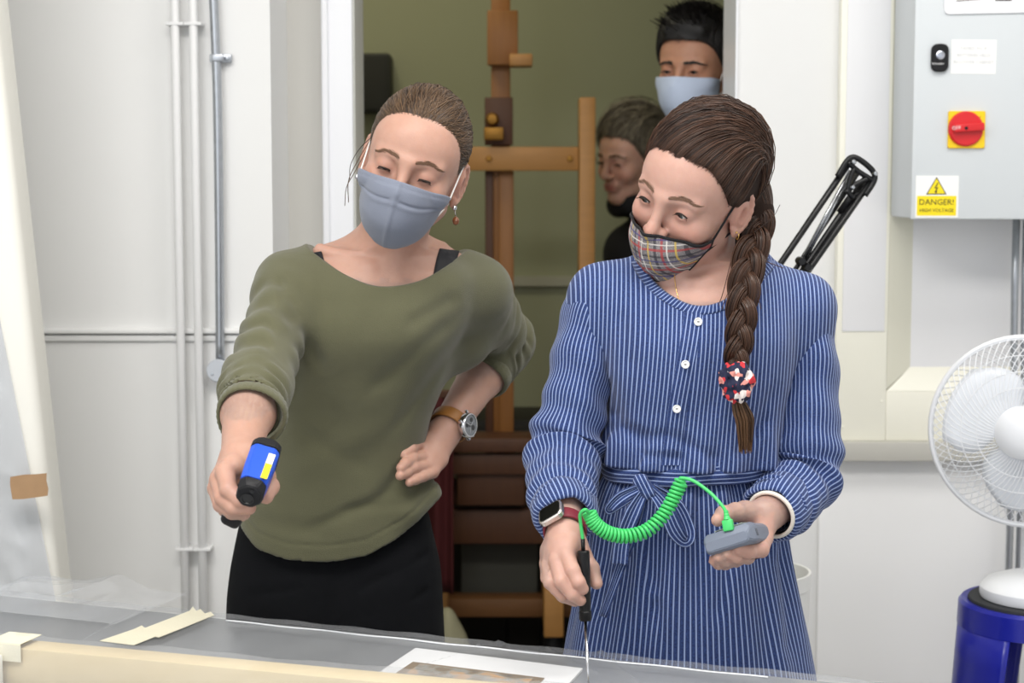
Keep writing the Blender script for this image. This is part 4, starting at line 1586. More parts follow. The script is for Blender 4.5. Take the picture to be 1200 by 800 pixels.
def face_mask(S, M, parent, m, rows, label, binding=None, loop_m=None, ear_t=None, nu=91, nv=61, fold=None, sides=(-1, 1), off=0.0035, name='face_mask'):
    """rows: (v, z_centre, z_side, y_centre, y_side, half_width)"""
    rows = np.asarray(rows, float)
    v = np.linspace(0, 1, nv)
    r = np.stack([np.interp(v, rows[:, 0], rows[:, k]) for k in range(6)], -1)
    fine = catmull(rows, 200)
    r = np.stack([np.interp(v, fine[:, 0], fine[:, k]) for k in range(6)], -1)
    u = np.linspace(-1, 1, nu)
    U, Vv = np.meshgrid(u, v, indexing='ij')
    zc, zs, yc, ys, hw = [r[None, :, k] for k in range(1, 6)]
    au = np.abs(U)
    x = hw * np.sin(U * math.pi / 2 * 0.98) ** 1.0
    y = ys + (yc - ys) * (1 - au ** 1.75)
    z = zc + (zs - zc) * au ** 1.6
    Q = np.stack([x, y, z], -1)
    W = tp(M, Q.reshape(-1, 3)).reshape(nu, nv, 3)
    for _ in range(3):
        W1_ = push_out(S, W.reshape(-1, 3), off, 3).reshape(nu, nv, 3).astype(float)
        D = W1_ - W
        for _k in range(10):                        # spread each push so the cloth stays taut
            Dp = np.pad(D, ((1, 1), (1, 1), (0, 0)), mode='edge')
            Dm = (Dp[2:, 1:-1] + Dp[:-2, 1:-1] + Dp[1:-1, 2:] + Dp[1:-1, :-2] + 2 * D) / 6
            D = Dm
        W = W + D * 1.5
    if fold is not None:
        fw = (M[:3, :3] @ np.array([0, 1.0, 0]))
        fw /= np.linalg.norm(fw)
        W = W + fw * fold(U, Vv)[..., None]
    o = grid_obj(name, W, m, parent, 0.0016, {'mu': U.ravel(), 'mv': Vv.ravel(), 'mx': (Q[..., 0]).ravel(), 'mz': Q[..., 2].ravel()})
    o['label'] = label
    if binding:
        loop = np.concatenate([W[:, 0], W[-1, 1:], W[::-1, -1][1:], W[0, ::-1][1:-1], W[:1, 0]])
        tube_obj('edge_binding', loop, binding[1], binding[0], o, 8, False, flat=0.6)
    if loop_m:
        for s in sides:
            i = 0 if s < 0 else -1
            a, b = W[i, 3], W[i, int(nv * 0.55)]
            ear = tp(M, [[s * 0.0745, 0.004, 0.018], [s * 0.074, 0.020, 0.008], [s * 0.072, 0.024, -0.016], [s * 0.071, 0.014, -0.040]])
            tube_obj('ear_loop', catmull([a, *ear, b], 40), loop_m[1], loop_m[0], o, 6, False)
    return o, W


def hair_cap(M, parent, m, yf, grow=0.007, h=0.003, centre=None, radii=None, name='hair', extra=None):
    """yf: [(z, y)] hairline; hair lies behind y in the head frame"""
    yf = np.array(sorted(yf), np.float32)
    H = Sculpt()
    c = CR_C if centre is None else np.asarray(centre)
    R_ = (CR_R if radii is None else np.asarray(radii)) + grow
    f, lo, hi = ellipsoid(c, R_)
    H.local(f, M, lo, hi, 0.01)
    # nape and sides
    f2, lo2, hi2 = ellipsoid((0, 0.040, -0.03), (0.062, 0.055, 0.07))
    H.local(f2, M, lo2, hi2, 0.03)
    if extra:
        extra(H)
    H.local(lambda p: (np.interp(p[:, 2], yf[:, 0], yf[:, 1]) - p[:, 1]) * 0.7, M, lo - 0.06, hi + 0.06, 0.01, 'i')
    w = tp(M, [[x, y, z] for x in (lo[0] - .02, hi[0] + .02) for y in (lo[1] - .02, hi[1] + .05) for z in (lo[2] - .06, hi[2] + .02)])
    V, F = H.grid(w.min(0), w.max(0), h)
    return mesh_obj(name, V, F, m, parent), c, R_


def strands(M, parent, m, c, R_, starts, goal, n=600, rad=0.0009, jit=0.0016, lift=0.001, seed=1, seg=13, name='hair_strands', t0max=0.35, z_goal_spread=0.012, via=None, wave=0.0012):
    """combed strands lying on the cap from the hairline points to the gathering point"""
    r = np.random.default_rng(seed)
    starts = np.asarray(starts, float)
    tubes = []
    for i in range(n):
        k = r.uniform(0, len(starts) - 1)
        k0 = int(k)
        s0 = starts[k0] * (1 - (k - k0)) + starts[min(k0 + 1, len(starts) - 1)] * (k - k0)
        s0 = s0 + r.normal(size=3) * 0.0022
        d0 = (s0 - c) / R_
        d0 = d0 / np.linalg.norm(d0)
        g = np.asarray(goal) + r.normal(size=3) * z_goal_spread
        d1 = (g - c) / R_
        d1 = d1 / np.linalg.norm(d1)
        om = math.acos(np.clip(d0.dot(d1), -1, 1))
        ts = np.linspace(r.uniform(0, t0max) if r.uniform() < 0.5 else 0, 1, seg)
        wv = r.normal() * jit
        ph = r.uniform(0, 6.28)
        pts = []
        for t in ts:
            if via is None:
                d = (math.sin((1 - t) * om) * d0 + math.sin(t * om) * d1) / max(math.sin(om), 1e-4)
            else:
                dv = (np.asarray(via) - c) / R_
                dv = dv / np.linalg.norm(dv)
                d = (1 - t) ** 2 * d0 + 2 * t * (1 - t) * dv + t * t * d1
                d = d / np.linalg.norm(d)
            rr = 1.0 + (lift + abs(wv) * math.sin(math.pi * t)) / 0.085
            pp = c + d * R_ * rr
            pp = pp + wave * np.array([math.sin(ph + 3 * t), 0.3 * math.sin(ph + 7 * t) if wave > 0.002 else 0.0, math.cos(ph + 4 * t)])
            pts.append(pp)
        rr = rad * np.concatenate([[0.25], np.full(seg - 2, 1.0), [0.6]])
        tubes.append((tp(M, pts), rr))
    o = multi_tube_obj(name, tubes, m, parent, 4)
    o['kind'] = 'stuff'
    return o


def palm(S, wrist, rows, k=0.007, kw=0.012):
    """rows: chains from the wrist to each knuckle; the wrist ends are fanned out so they do not pile up"""
    for pts in rows:
        S.chain(pxc(pts), k, kw)


def hairline(yf, hc, hr, zt=None, n=41, dip=0.06):
    """the curve where the hairline meets the cap, from ear to ear"""
    zz = np.linspace(0, 0.11, 400)
    yy = np.interp(zz, [q[0] for q in yf], [q[1] for q in yf])
    ys = hc[1] - hr[1] * np.sqrt(np.clip(1 - ((zz - hc[2]) / hr[2]) ** 2, 0, 1))
    zt = zz[np.argmax(yy < ys)]
    out = []
    for a in np.linspace(-1, 1, n):
        z = zt * (1 - abs(a) ** 2.6)
        y = float(np.interp(z, [q[0] for q in yf], [q[1] for q in yf]))
        kx = 1 - ((z - hc[2]) / hr[2]) ** 2 - ((y - hc[1]) / hr[1]) ** 2
        x = math.copysign(hr[0] * math.sqrt(max(kx, 0)), a)
        out.append((x, y, z))
    return out


def pxc(rows):
    """rows (px, py, Y, r) to (x, y, z, r)"""
    return [list(P(a, b, c)) + [r] for a, b, c, r in rows]


def watch_band(M, r1, r2, w, th, m, parent, name='strap', a0=0.0, a1=2 * math.pi, n=48):
    """band round an oval wrist, x/y across the wrist, z along the arm"""
    V = np.zeros((n, 6, 3))
    prof = [(-w / 2, 0), (-w / 2, th), (w / 2, th), (w / 2, 0)]
    pr = [(-w / 2, 0), (-w / 2, th * 0.8), (-w / 2 * 0.8, th), (w / 2 * 0.8, th), (w / 2, th * 0.8), (w / 2, 0)]
    for i, a in enumerate(np.linspace(a0, a1, n)):
        for j, (z, t) in enumerate(pr):
            V[i, j] = M @ Vector(((r1 + t) * math.cos(a), (r2 + t) * math.sin(a), z))
    return grid_obj(name, V, m, parent)


def arm_frame(a, b, t, hint):
    """frame on an arm: z along it, x towards hint"""
    a = np.asarray(a, float)
    b = np.asarray(b, float)
    x, y, z = frame(b - a, hint)
    return mat4(a + (b - a) * t, x, y, z)


def tube_cloth(name, path, rad_fn, m, parent, ns=90, nt=96, up=(0, -1, 0), stripe=None, squash=None):
    """sleeve-like loft; rad_fn(s, th, pos) -> radius; stripe: stripes round the tube"""
    p = catmull(path, ns)
    T_, N, B = transport(p, up)
    th = np.linspace(0, 2 * math.pi, nt + 1)
    Sg, Th = np.meshgrid(np.linspace(0, 1, ns), th, indexing='ij')
    Rr = rad_fn(Sg, Th)
    sq = np.ones(ns) if squash is None else np.interp(np.linspace(0, 1, ns), np.linspace(0, 1, len(squash)), squash)
    V = p[:, None, :] + Rr[..., None] * (np.cos(Th)[..., None] * N[:, None, :] * sq[:, None, None] + np.sin(Th)[..., None] * B[:, None, :])
    at = None
    if stripe:
        at = {'stripe': (Th / (2 * math.pi) * stripe).ravel()}
    return grid_obj(name, V, m, parent, 0.0, at), V
# ================================================================ woman in the green sweater
w1 = thing('person', 'woman in olive green sweater and grey mask pointing a blue thermometer', 'person', 'people')
H1 = head_matrix(475, 201, 2.47, 12, 3, 17, 0.965)
S1 = Sculpt()
def row(px, py, Y, hw, hd):
    c = P(px, py, Y)
    return (c[0], c[1], c[2], hw * Y / FPX, hd)
B1 = Loft([row(393, 800, 2.76, 112, .100), row(393, 720, 2.75, 108, .098), row(393, 670, 2.74, 100, .092), row(393, 610, 2.73, 92, .088), row(398, 555, 2.72, 82, .078),
           row(408, 500, 2.70, 76, .074), row(420, 440, 2.675, 84, .084), row(430, 390, 2.65, 97, .096),
           row(440, 352, 2.64, 104, .092), row(445, 318, 2.64, 100, .080), row(447, 298, 2.645, 66, .058)], 2.3)
lo, hi = B1.bounds()
S1.add(B1.fn, lo, hi, 0.02)
SR, SL = P(341, 338, 2.61), P(556, 340, 2.69)
NB = P(447, 312, 2.655)
HB = tp(H1, [0, 0.022, -0.065])[0]
S1.cone(NB, HB, 0.054, 0.050, 0.035)
S1.cone(NB + np.array([-0.01, 0.018, 0.016]), SR, 0.034, 0.042, 0.045)
S1.cone(NB + np.array([0.015, 0.02, 0.028]), SL, 0.036, 0.044, 0.045)
E1R, W1R = P(296, 455, 2.42), P(281, 536, 2.205)
E1L, W1L = P(590, 400, 2.88), P(521, 507, 2.72)
S1.cone(SR, E1R, 0.038, 0.031, 0.02)
S1.cone(E1R, E1R + (W1R - E1R) * 0.35, 0.031, 0.0355, 0.02)
S1.cone(E1R + (W1R - E1R) * 0.35, W1R, 0.0355, 0.0245, 0.02)
S1.cone(SL, E1L, 0.038, 0.031, 0.02)
S1.cone(E1L, E1L + (W1L - E1L) * 0.35, 0.031, 0.0365, 0.02)
S1.cone(E1L + (W1L - E1L) * 0.35, W1L, 0.0365, 0.0255, 0.02)
# collar bones and the notch between them
S1.cone(P(440, 316, 2.575), P(375, 292, 2.60), 0.007, 0.006, 0.022)
S1.cone(P(462, 316, 2.575), P(520, 300, 2.62), 0.007, 0.006, 0.022)
S1.cone(P(484, 262, 2.575), P(455, 318, 2.572), 0.008, 0.007, 0.022)
S1.ball(P(451, 312, 2.545), 0.011, 0.025, 's')
sculpt_head(S1, H1, lid_up=-0.20, lid_lo=-0.50, gaze=-0.18)
# right hand, a fist round the pistol grip
palm(S1, W1R, (
    [(284, 536, 2.205, .017), (272, 548, 2.165, .0150), (264, 553, 2.148, .0125)],
    [(280, 537, 2.207, .017), (264, 556, 2.180, .0150), (257, 562, 2.160, .0125)],
    [(277, 538, 2.210, .016), (260, 562, 2.195, .0145), (254, 572, 2.174, .0120)],
    [(275, 540, 2.212, .015), (262, 568, 2.205, .0140), (257, 582, 2.186, .0112)],
    [(286, 538, 2.208, .016), (292, 556, 2.205, .0190), (284, 574, 2.205, .0170)]))
S1.chain(pxc([(264, 553, 2.148, .0125), (268, 574, 2.122, .0108), (282, 587, 2.112, .0098), (296, 585, 2.112, .0088)]), 0.003)
S1.chain(pxc([(257, 562, 2.160, .0122), (261, 583, 2.130, .0106), (274, 595, 2.116, .0096), (292, 595, 2.115, .0088)]), 0.0025)
S1.chain(pxc([(254, 572, 2.174, .0118), (259, 591, 2.142, .0102), (272, 600, 2.126, .0092), (286, 602, 2.124, .0082)]), 0.0025)
S1.chain(pxc([(257, 582, 2.186, .0108), (264, 597, 2.158, .0092), (273, 603, 2.142, .0084), (283, 604, 2.140, .0076)]), 0.0025)
S1.chain(pxc([(294, 548, 2.205, .0150), (311, 558, 2.170, .0125), (317, 570, 2.138, .0106), (312, 582, 2.118, .0092)]), 0.006)
# left hand on the hip, fingers forward
palm(S1, W1L, (
    [(517, 504, 2.725, .016), (503, 519, 2.702, .0140), (496, 526, 2.690, .0118)],
    [(519, 506, 2.722, .017), (505, 528, 2.692, .0140), (497, 536, 2.676, .0118)],
    [(522, 509, 2.720, .016), (509, 535, 2.688, .0135), (500, 546, 2.668, .0114)],
    [(524, 512, 2.720, .015), (515, 539, 2.692, .0120), (507, 553, 2.668, .0100)],
    [(515, 505, 2.73, .015), (504, 513, 2.73, .0140), (494, 514, 2.73, .012)]))
S1.chain(pxc([(496, 526, 2.690, .0112), (487, 521, 2.672, .0098), (482, 526, 2.652, .0090), (474, 532, 2.640, .0080)]), 0.003)
S1.chain(pxc([(497, 536, 2.676, .0114), (484, 537, 2.648, .0098), (475, 543, 2.626, .0088), (470, 548, 2.616, .0078)]), 0.0025)
S1.chain(pxc([(500, 546, 2.668, .0110), (485, 548, 2.640, .0096), (475, 554, 2.622, .0086), (469, 557, 2.613, .0077)]), 0.0025)
S1.chain(pxc([(507, 553, 2.668, .0098), (496, 558, 2.646, .0086), (487, 562, 2.632, .0078), (480, 565, 2.622, .0070)]), 0.0025)
S1.chain(pxc([(494, 514, 2.73, .0125), (480, 512, 2.745, .011), (468, 510, 2.75, .010)]), 0.006)

def pbox(rows, e):
    p = np.array([P(*r) for r in rows])
    return p.min(0) - e, p.max(0) + e
def bb(M, lo, hi, e=0.0):
    w = tp(M, [[x, y, z] for x in (lo[0], hi[0]) for y in (lo[1], hi[1]) for z in (lo[2], hi[2])])
    return w.min(0) - e, w.max(0) + e
hl, hh = bb(H1, (-.09, -.115, -.12), (.09, .11, .118))
nl_, nh_ = pbox([(335, 262, 2.74), (562, 345, 2.50)], 0.0)
hl, hh = np.minimum(hl, nl_), np.maximum(hh, nh_)
r1 = pbox([(245, 470, 2.40), (335, 615, 2.09)], 0.012)
r2 = pbox([(466, 430, 2.86), (590, 572, 2.60)], 0.012)
allp = np.array([hl, hh, r1[0], r1[1], r2[0], r2[1], E1L - .06, E1L + .06, lo, hi, SR - .06, SL + .06])
V, F = S1.regions([(allp.min(0), allp.max(0), 0.007), (hl, hh, 0.0019), (*r1, 0.0019), (*r2, 0.0020)])
base1 = rgb(190, 149, 131)
col = skin_tint(V, H1, base1)
mesh_obj('body', V, F, M_skin, w1, attrs={'tint': col})
eyes(H1, w1, rgb(96, 110, 120), (0.05, -0.86, -0.5), -0.20, gaze=-0.18)
M_brow1 = mat('brow_brown', rgb(104, 76, 56), 0.7)
brows(S1, H1, w1, M_brow1, 0.0185, 0.004, 150, 0.00032)

# hair, combed back tightly
M_hair1 = hair_mat('hair_brown', rgb(46, 34, 26), rgb(112, 88, 66), 0.4)
yf1 = [(-0.10, 0.075), (-0.06, 0.045), (-0.03, 0.022), (-0.01, 0.004), (0.005, -0.012), (0.02, -0.028), (0.04, -0.036), (0.06, -0.046), (0.074, -0.056), (0.082, -0.075), (0.09, -0.2), (0.2, -0.2)]
cap, hc, hr = hair_cap(H1, w1, mat('hair_brown_base', rgb(58, 43, 32), 0.5, var=0.3, vscale=60), yf1, 0.004)
line = hairline(yf1, hc, hr)
strands(H1, w1, M_hair1, hc, hr, [(-0.05, 0.0, 0.1), (-0.02, -0.03, 0.115), (0.02, -0.03, 0.115), (0.05, 0.0, 0.1)], (0.0, 0.115, 0.02), 300, 0.00065, 0.0010, 0.0001, seed=3)
strands(H1, w1, M_hair1, hc, hr, line, (0.0, 0.115, 0.02), 1200, 0.00065, 0.0010, 0.0001)
Sb = Sculpt()
bc_ = tp(H1, [0.0, 0.125, 0.01])[0]
Sb.ball(bc_, 0.036, 0.02)
Sb.add(lambda p: wob(p, 130, 6) * 0.0025, bc_ - 0.06, bc_ + 0.06, 0.0, 'd')
V, F = Sb.grid(bc_ - 0.05, bc_ + 0.05, 0.003)
mesh_obj('hair_bun', V, F, MATS['hair_brown_base'], w1)
fly = []
for pts in ([(-0.074, -0.014, 0.012), (-0.082, -0.02, -0.02), (-0.088, -0.018, -0.055), (-0.080, -0.012, -0.09)], [(-0.074, -0.010, 0.0), (-0.083, -0.012, -0.04), (-0.090, -0.006, -0.07), (-0.086, 0.0, -0.10)],
            [(-0.072, -0.012, 0.02), (-0.086, -0.01, -0.005), (-0.094, 0.0, -0.035), (-0.090, 0.006, -0.06)], [(0.055, 0.06, -0.06), (0.045, 0.04, -0.10), (0.035, 0.02, -0.13)], [(0.05, 0.06, -0.06), (0.04, 0.04, -0.11), (0.03, 0.015, -0.125)]):
    fly.append((catmull(tp(H1, pts), 24), 0.0006))
multi_tube_obj('loose_hair', fly, M_hair1, w1, 4)['kind'] = 'stuff'

# grey cotton mask
M_mask1 = mat('grey_mask_cotton', rgb(121, 127, 142), 0.85, var=0.05, vscale=40, bump=0.25, bscale=900, sheen=0.2)
def fold1(U, V):
    g = 0.0024 * np.exp(-((V - 0.24 - 0.13 * np.clip(np.abs(U) * 1.6, 0, 1) * (1 - np.abs(U))) / 0.022) ** 2) * (np.abs(U) > 0.08) * (np.abs(U) < 0.86)
    g = g - 0.0012 * np.exp(-((V - 0.29 - 0.13 * np.clip(np.abs(U) * 1.6, 0, 1) * (1 - np.abs(U))) / 0.03) ** 2)
    ridge = -0.0022 * np.exp(-(U / 0.035) ** 2)
    hem = 0.0010 * np.exp(-((V - 0.06) / 0.012) ** 2) + 0.0008 * np.exp(-((V - 0.95) / 0.012) ** 2)
    soft = 0.0014 * np.sin(U * 5 + V * 7) * np.sin(V * 5 - U * 3)
    return g + ridge + hem + soft
rows1 = [(0, -.011, -.028, -.108, -.040, .0615), (.12, -.026, -.034, -.1165, -.038, .0625), (.3, -.045, -.042, -.119, -.036, .063), (.6, -.082, -.066, -.113, -.036, .060), (.85, -.110, -.092, -.092, -.041, .050), (1, -.121, -.109, -.074, -.044, .036)]
SH1 = Sculpt()
sculpt_head(SH1, H1)
face_mask(SH1, H1, w1, M_mask1, rows1, 'grey cotton face mask with white ear loops', None, (mat('white_elastic', rgb(238, 236, 232), 0.6), 0.0013), fold=fold1)
# ear studs and drop earrings
M_silver = mat('silver', rgb(200, 200, 204), 0.25, 1.0)
for s in (-1, 1):
    c = tp(H1, [s * 0.079, 0.000, -0.050])[0]
    e = lathe_obj('earring', [(0, 0.004), (0.003, 0.003), (0.0042, 0), (0.003, -0.003), (0, -0.004)], M_silver, w1, Matrix.Translation(Vector(c)), 14)
    if s > 0:
        lathe_obj('earring_drop', [(0, 0.006), (0.004, 0.003), (0.0055, -0.001), (0.004, -0.006), (0, -0.008)], mat('amber_bead', rgb(120, 70, 40), 0.3), e, Matrix.Translation(Vector(c) + Vector((0.002, 0, -0.018))), 14)
        tube_obj('earring_wire', [c, c + np.array([0.002, 0, -0.013])], 0.0007, M_silver, e, 6)

# black vest straps over the shoulders
M_vest = mat('black_vest', rgb(26, 26, 30), 0.8, bump=0.2, bscale=700)
for rowsv in ([(537, 258), (534, 266), (530, 280), (526, 295), (521, 315), (516, 345)], [(352, 272), (356, 280), (361, 288), (366, 300), (372, 320), (378, 345)]):
    c2 = catmull(rowsv, 90)
    Vr = np.stack([hit(S1, c2[:, 0] + q * 23, c2[:, 1] + q * (3 if rowsv[0][0] > 400 else -4), 0.0018) for q in np.linspace(-0.5, 0.5, 7)], 1)
    ok = (Vr[..., 1] < 2.74).all(1)
    grid_obj('vest_strap', Vr[ok], M_vest, w1, 0.002)

# the sweater
K1 = Sculpt()
B1s = Loft([row(391, 668, 2.742, 124, .124), row(391, 640, 2.74, 121, .124), row(392, 610, 2.735, 115, .120), row(396, 570, 2.725, 110, .108), row(401, 530, 2.712, 100, .098),
            row(410, 490, 2.695, 97, .096), row(421, 440, 2.675, 104, .108), row(431, 390, 2.65, 113, .119),
            row(440, 345, 2.64, 115, .104), row(445, 318, 2.64, 106, .086), row(447, 298, 2.645, 74, .064)], 2.3)
ls, hs = B1s.bounds()
K1.add(B1s.fn, ls, hs, 0.02)
o_ = 0.006
K1.cone(NB + np.array([-0.01, 0.018, 0.016]), SR, 0.034 + o_, 0.044 + o_, 0.045)
K1.cone(NB + np.array([0.015, 0.02, 0.028]), SL, 0.036 + o_, 0.045 + o_, 0.045)
C1R = E1R + (W1R - E1R) * 0.30
C1L = E1L + (W1L - E1L) * 0.27
K1.cone(SR, E1R + np.array([0.004, 0, 0.0]), 0.049, 0.046, 0.035)
K1.cone(E1R + np.array([0.004, 0, 0.0]), C1R + np.array([0.004, 0, -0.002]), 0.047, 0.044, 0.03)
K1.cone(SL, E1L, 0.050, 0.047, 0.035)
K1.cone(E1L, C1L, 0.050, 0.045, 0.03)
# drape between the raised left arm and the side
K1.cone(P(540, 400, 2.72), P(560, 370, 2.76), 0.045, 0.035, 0.05)
# folds
def folds1(p):
    d = 0.0020 * wob(p, 24, 5) + 0.0009 * wob(p, 60, 5, 7)
    for a, b, w, h in CR1:
        dd, t = crease_dist(p, a, b)
        d = d + 1.25 * h * np.exp(-(dd / w) ** 2) * np.clip(np.minimum(t, 1 - t) * 5, 0, 1)
    # wrinkles ringing the sleeves
    for a, b, n, amp, ph in ((SR, E1R, 5.0, 0.0050, 0.4), (E1R, C1R, 3.2, 0.0045, 1.0), (SL, E1L, 4.5, 0.0058, 2.0), (E1L, C1L, 3.0, 0.0060, 0.0)):
        dd, t = seg_dist(p, a, b)
        near = np.exp(-(np.maximum(dd - 0.045, 0) / 0.012) ** 2) * np.clip(t * 6, 0, 1) * (t < 1)
        q = wob(p, 34, 4, 3)
        d = d + near * amp * np.sin(t * n * 6.283 + ph + 1.6 * q) * (0.55 + 0.45 * np.sin(3 * q))
    return d
def PP(a, b, Y):
    return P(a, b, Y)
CR1 = [(PP(545, 360, 2.60), PP(420, 470, 2.57), 0.012, 0.0035), (PP(548, 385, 2.62), PP(450, 520, 2.60), 0.010, 0.004), (PP(540, 345, 2.58), PP(470, 385, 2.53), 0.012, 0.003),
       (PP(350, 350, 2.58), PP(380, 440, 2.57), 0.014, 0.005), (PP(345, 345, 2.56), PP(345, 480, 2.60), 0.012, 0.004), (PP(345, 500, 2.62), PP(440, 560, 2.60), 0.016, 0.003),
       (PP(480, 570, 2.62), PP(350, 625, 2.62), 0.010, 0.005), (PP(500, 585, 2.66), PP(390, 600, 2.61), 0.009, 0.004), (PP(497, 520, 2.66), PP(440, 590, 2.61), 0.010, 0.004),
       (PP(470, 555, 2.62), PP(486, 580, 2.64), 0.006, 0.006), (PP(290, 600, 2.68), PP(400, 630, 2.61), 0.014, 0.003), (PP(330, 560, 2.64), PP(450, 500, 2.59), 0.018, -0.003),
       (PP(340, 345, 2.55), PP(352, 395, 2.55), 0.010, 0.003)]
K1.add(folds1, np.minimum(ls, C1R - .1) - .05, np.maximum(hs, E1L + .1) + .05, 0.0, 'd')
# shirt tail bunched under the hand
K1.cone(P(478, 592, 2.67), P(500, 580, 2.69), 0.030, 0.024, 0.03)
# hem, with the knitted band above it
hx = np.array([P(a, 630, 2.63)[0] for a in (225, 268, 300, 340, 385, 430, 470, 508, 540)])
hz = np.array([P(430, b, 2.63)[2] for b in (606, 626, 645, 655, 656, 650, 630, 602, 580)])
hz0 = lambda p: np.interp(p[:, 0], hx, hz) + np.clip(p[:, 1] - 2.64, 0, 0.2) * 0.25
K1.add(lambda p: 0.0022 * np.exp(-((p[:, 2] - hz0(p) - 0.026) / 0.0028) ** 2), ls - .05, (hs[0] + .05, hs[1] + .05, P(430, 540, 2.63)[2]), 0, 'd')
K1.add(lambda p: np.where(p[:, 0] > -9, hz0(p) - p[:, 2], 0), ls - .05, (hs[0] + .05, hs[1] + .05, P(430, 560, 2.63)[2]), 0.004, 'i')
# neckline
nxp = [(338, 262), (345, 277), (358, 288), (375, 301), (410, 322), (448, 334), (490, 329), (520, 314), (543, 298), (553, 288), (560, 268)]
nxp = [nxp[0]] + [tuple(q) for q in catmull(nxp[1:-1], 60)] + [nxp[-1]]
nx_ = np.array([P(a, b, 2.60)[0] for a, b in nxp])
nz_ = np.array([P(a, b, 2.58)[2] for a, b in nxp])
def neck_cut(p):
    zc = np.interp(p[:, 0], nx_, nz_, left=9, right=9) + np.clip(p[:, 1] - 2.69, 0, 0.2) * 0.45
    d = (p[:, 2] - zc) * 0.75
    return np.where((p[:, 0] < nx_[0]) | (p[:, 0] > nx_[-1]), -0.05, d)
K1.add(neck_cut, (nx_[0] - .03, 2.4, P(450, 350, 2.6)[2]), (nx_[-1] + .03, 2.9, P(450, 230, 2.6)[2]), 0.003, 'i')
# open cuffs
for c, e, r in ((C1R, W1R, 0.041), (C1L, W1L, 0.040)):
    d = (e - c) / np.linalg.norm(e - c)
    K1.add(lambda p, c=c, d=d: np.where(np.linalg.norm(p - c.astype(np.float32), axis=1) < 0.09, (p - c) @ d - 0.028, -0.05), c - 0.09, c + 0.09, 0.003, 'i')
    K1.cone(c - d * 0.03, c + d * 0.08, r - 0.004, r + 0.003, 0.003, 's')
a_ = np.array([ls, hs, C1R - .07, C1R + .07, E1L - .07, E1L + .07, SR - .07, SL + .07])
V, F = K1.grid(a_.min(0) - 0.01, a_.max(0) + 0.01, 0.0038)
M_knit = mat('olive_knit', rgb(93, 92, 67), 0.9, var=0.07, vscale=30, bump=0.35, bscale=700, sheen=0.25)
sw_ = mesh_obj('sweater', V, F, M_knit, w1)
# ribbed bands at hem and cuffs
def rib_band(path_xyz, w, name, hgt, parent, off=0.002):
    pass
for c, e, r in ((C1R + np.array([0.006, 0, -0.002]), W1R, 0.0455), (C1L, W1L, 0.0445)):
    d = (e - c) / np.linalg.norm(e - c)
    x, y, z = frame(d, (1, 0, 0))
    Vr = np.zeros((97, 7, 3))
    for i, a in enumerate(np.linspace(0, 2 * math.pi, 97)):
        for j, (t, rr) in enumerate(((0.010, 0.001), (0.012, 0.0028), (0.018, 0.0034), (0.024, 0.0034), (0.031, 0.0026), (0.033, -0.001), (0.026, -0.004))):
            rad = r + rr + 0.0006 * math.sin(a * 60) + 0.0016 * math.sin(3 * a + 1)
            Vr[i, j] = c + d * t + rad * (math.cos(a) * x + math.sin(a) * y)
    grid_obj('cuff', Vr, M_knit, sw_)

# black trousers
K2 = Sculpt()
Bt = Loft([row(393, 800, 2.76, 132, .124), row(393, 720, 2.75, 129, .122), row(393, 680, 2.74, 126, .112), row(393, 650, 2.735, 122, .098), row(393, 600, 2.73, 110, .086)], 2.4)
l2, h2 = Bt.bounds()
K2.add(Bt.fn, l2, h2, 0.02)
for px, x in ((335, 0), (452, 0)):
    a = P(px, 790, 2.755)
    b = np.array([a[0], 2.78, 0.45])
    c = np.array([a[0], 2.80, 0.07])
    K2.cone(a, b, 0.088, 0.062, 0.03)
    K2.cone(b, c, 0.062, 0.048, 0.03)
def folds2(p):
    d = 0.0012 * wob(p, 30, 5, 4)
    for a, b, w, h in ((P(266, 700, 2.66), P(350, 690, 2.63), .006, .005), (P(520, 640, 2.70), P(420, 690, 2.63), .008, .005), (P(510, 690, 2.68), P(430, 720, 2.64), .008, .004), (P(390, 680, 2.63), P(398, 790, 2.64), .006, .004), (P(300, 720, 2.64), P(380, 745, 2.64), .01, .004)):
        dd, t = seg_dist(p, a, b)
        d = d + h * np.exp(-(dd / w) ** 2)
    return d
K2.add(folds2, l2 - .05, h2 + .05, 0, 'd')
V, F = K2.grid((l2[0] - .02, l2[1] - .03, 0.05), (h2[0] + .02, h2[1] + .06, h2[2] + .01), 0.006)
M_trs = mat('black_trousers', rgb(13, 14, 17), 0.95, spec=0.2, var=0.15, vscale=20, bump=0.2, bscale=600)
mesh_obj('trousers', V, F, M_trs, w1)
for px in (335, 452):
    a = P(px, 790, 2.755)
    Ks = Sculpt()
    Ks.cone((a[0], 2.82, 0.045), (a[0], 2.64, 0.035), 0.042, 0.036, 0.02)
    Ks.cone((a[0], 2.80, 0.05), (a[0], 2.80, 0.09), 0.042, 0.04, 0.02)
    Ks.add(lambda p: -p[:, 2], (a[0] - .1, 2.5, -0.1), (a[0] + .1, 2.95, 0.15), 0.004, 'i')
    V, F = Ks.grid((a[0] - .06, 2.58, -0.01), (a[0] + .06, 2.88, 0.14), 0.006)
    mesh_obj('shoe', V, F, M_black, w1)

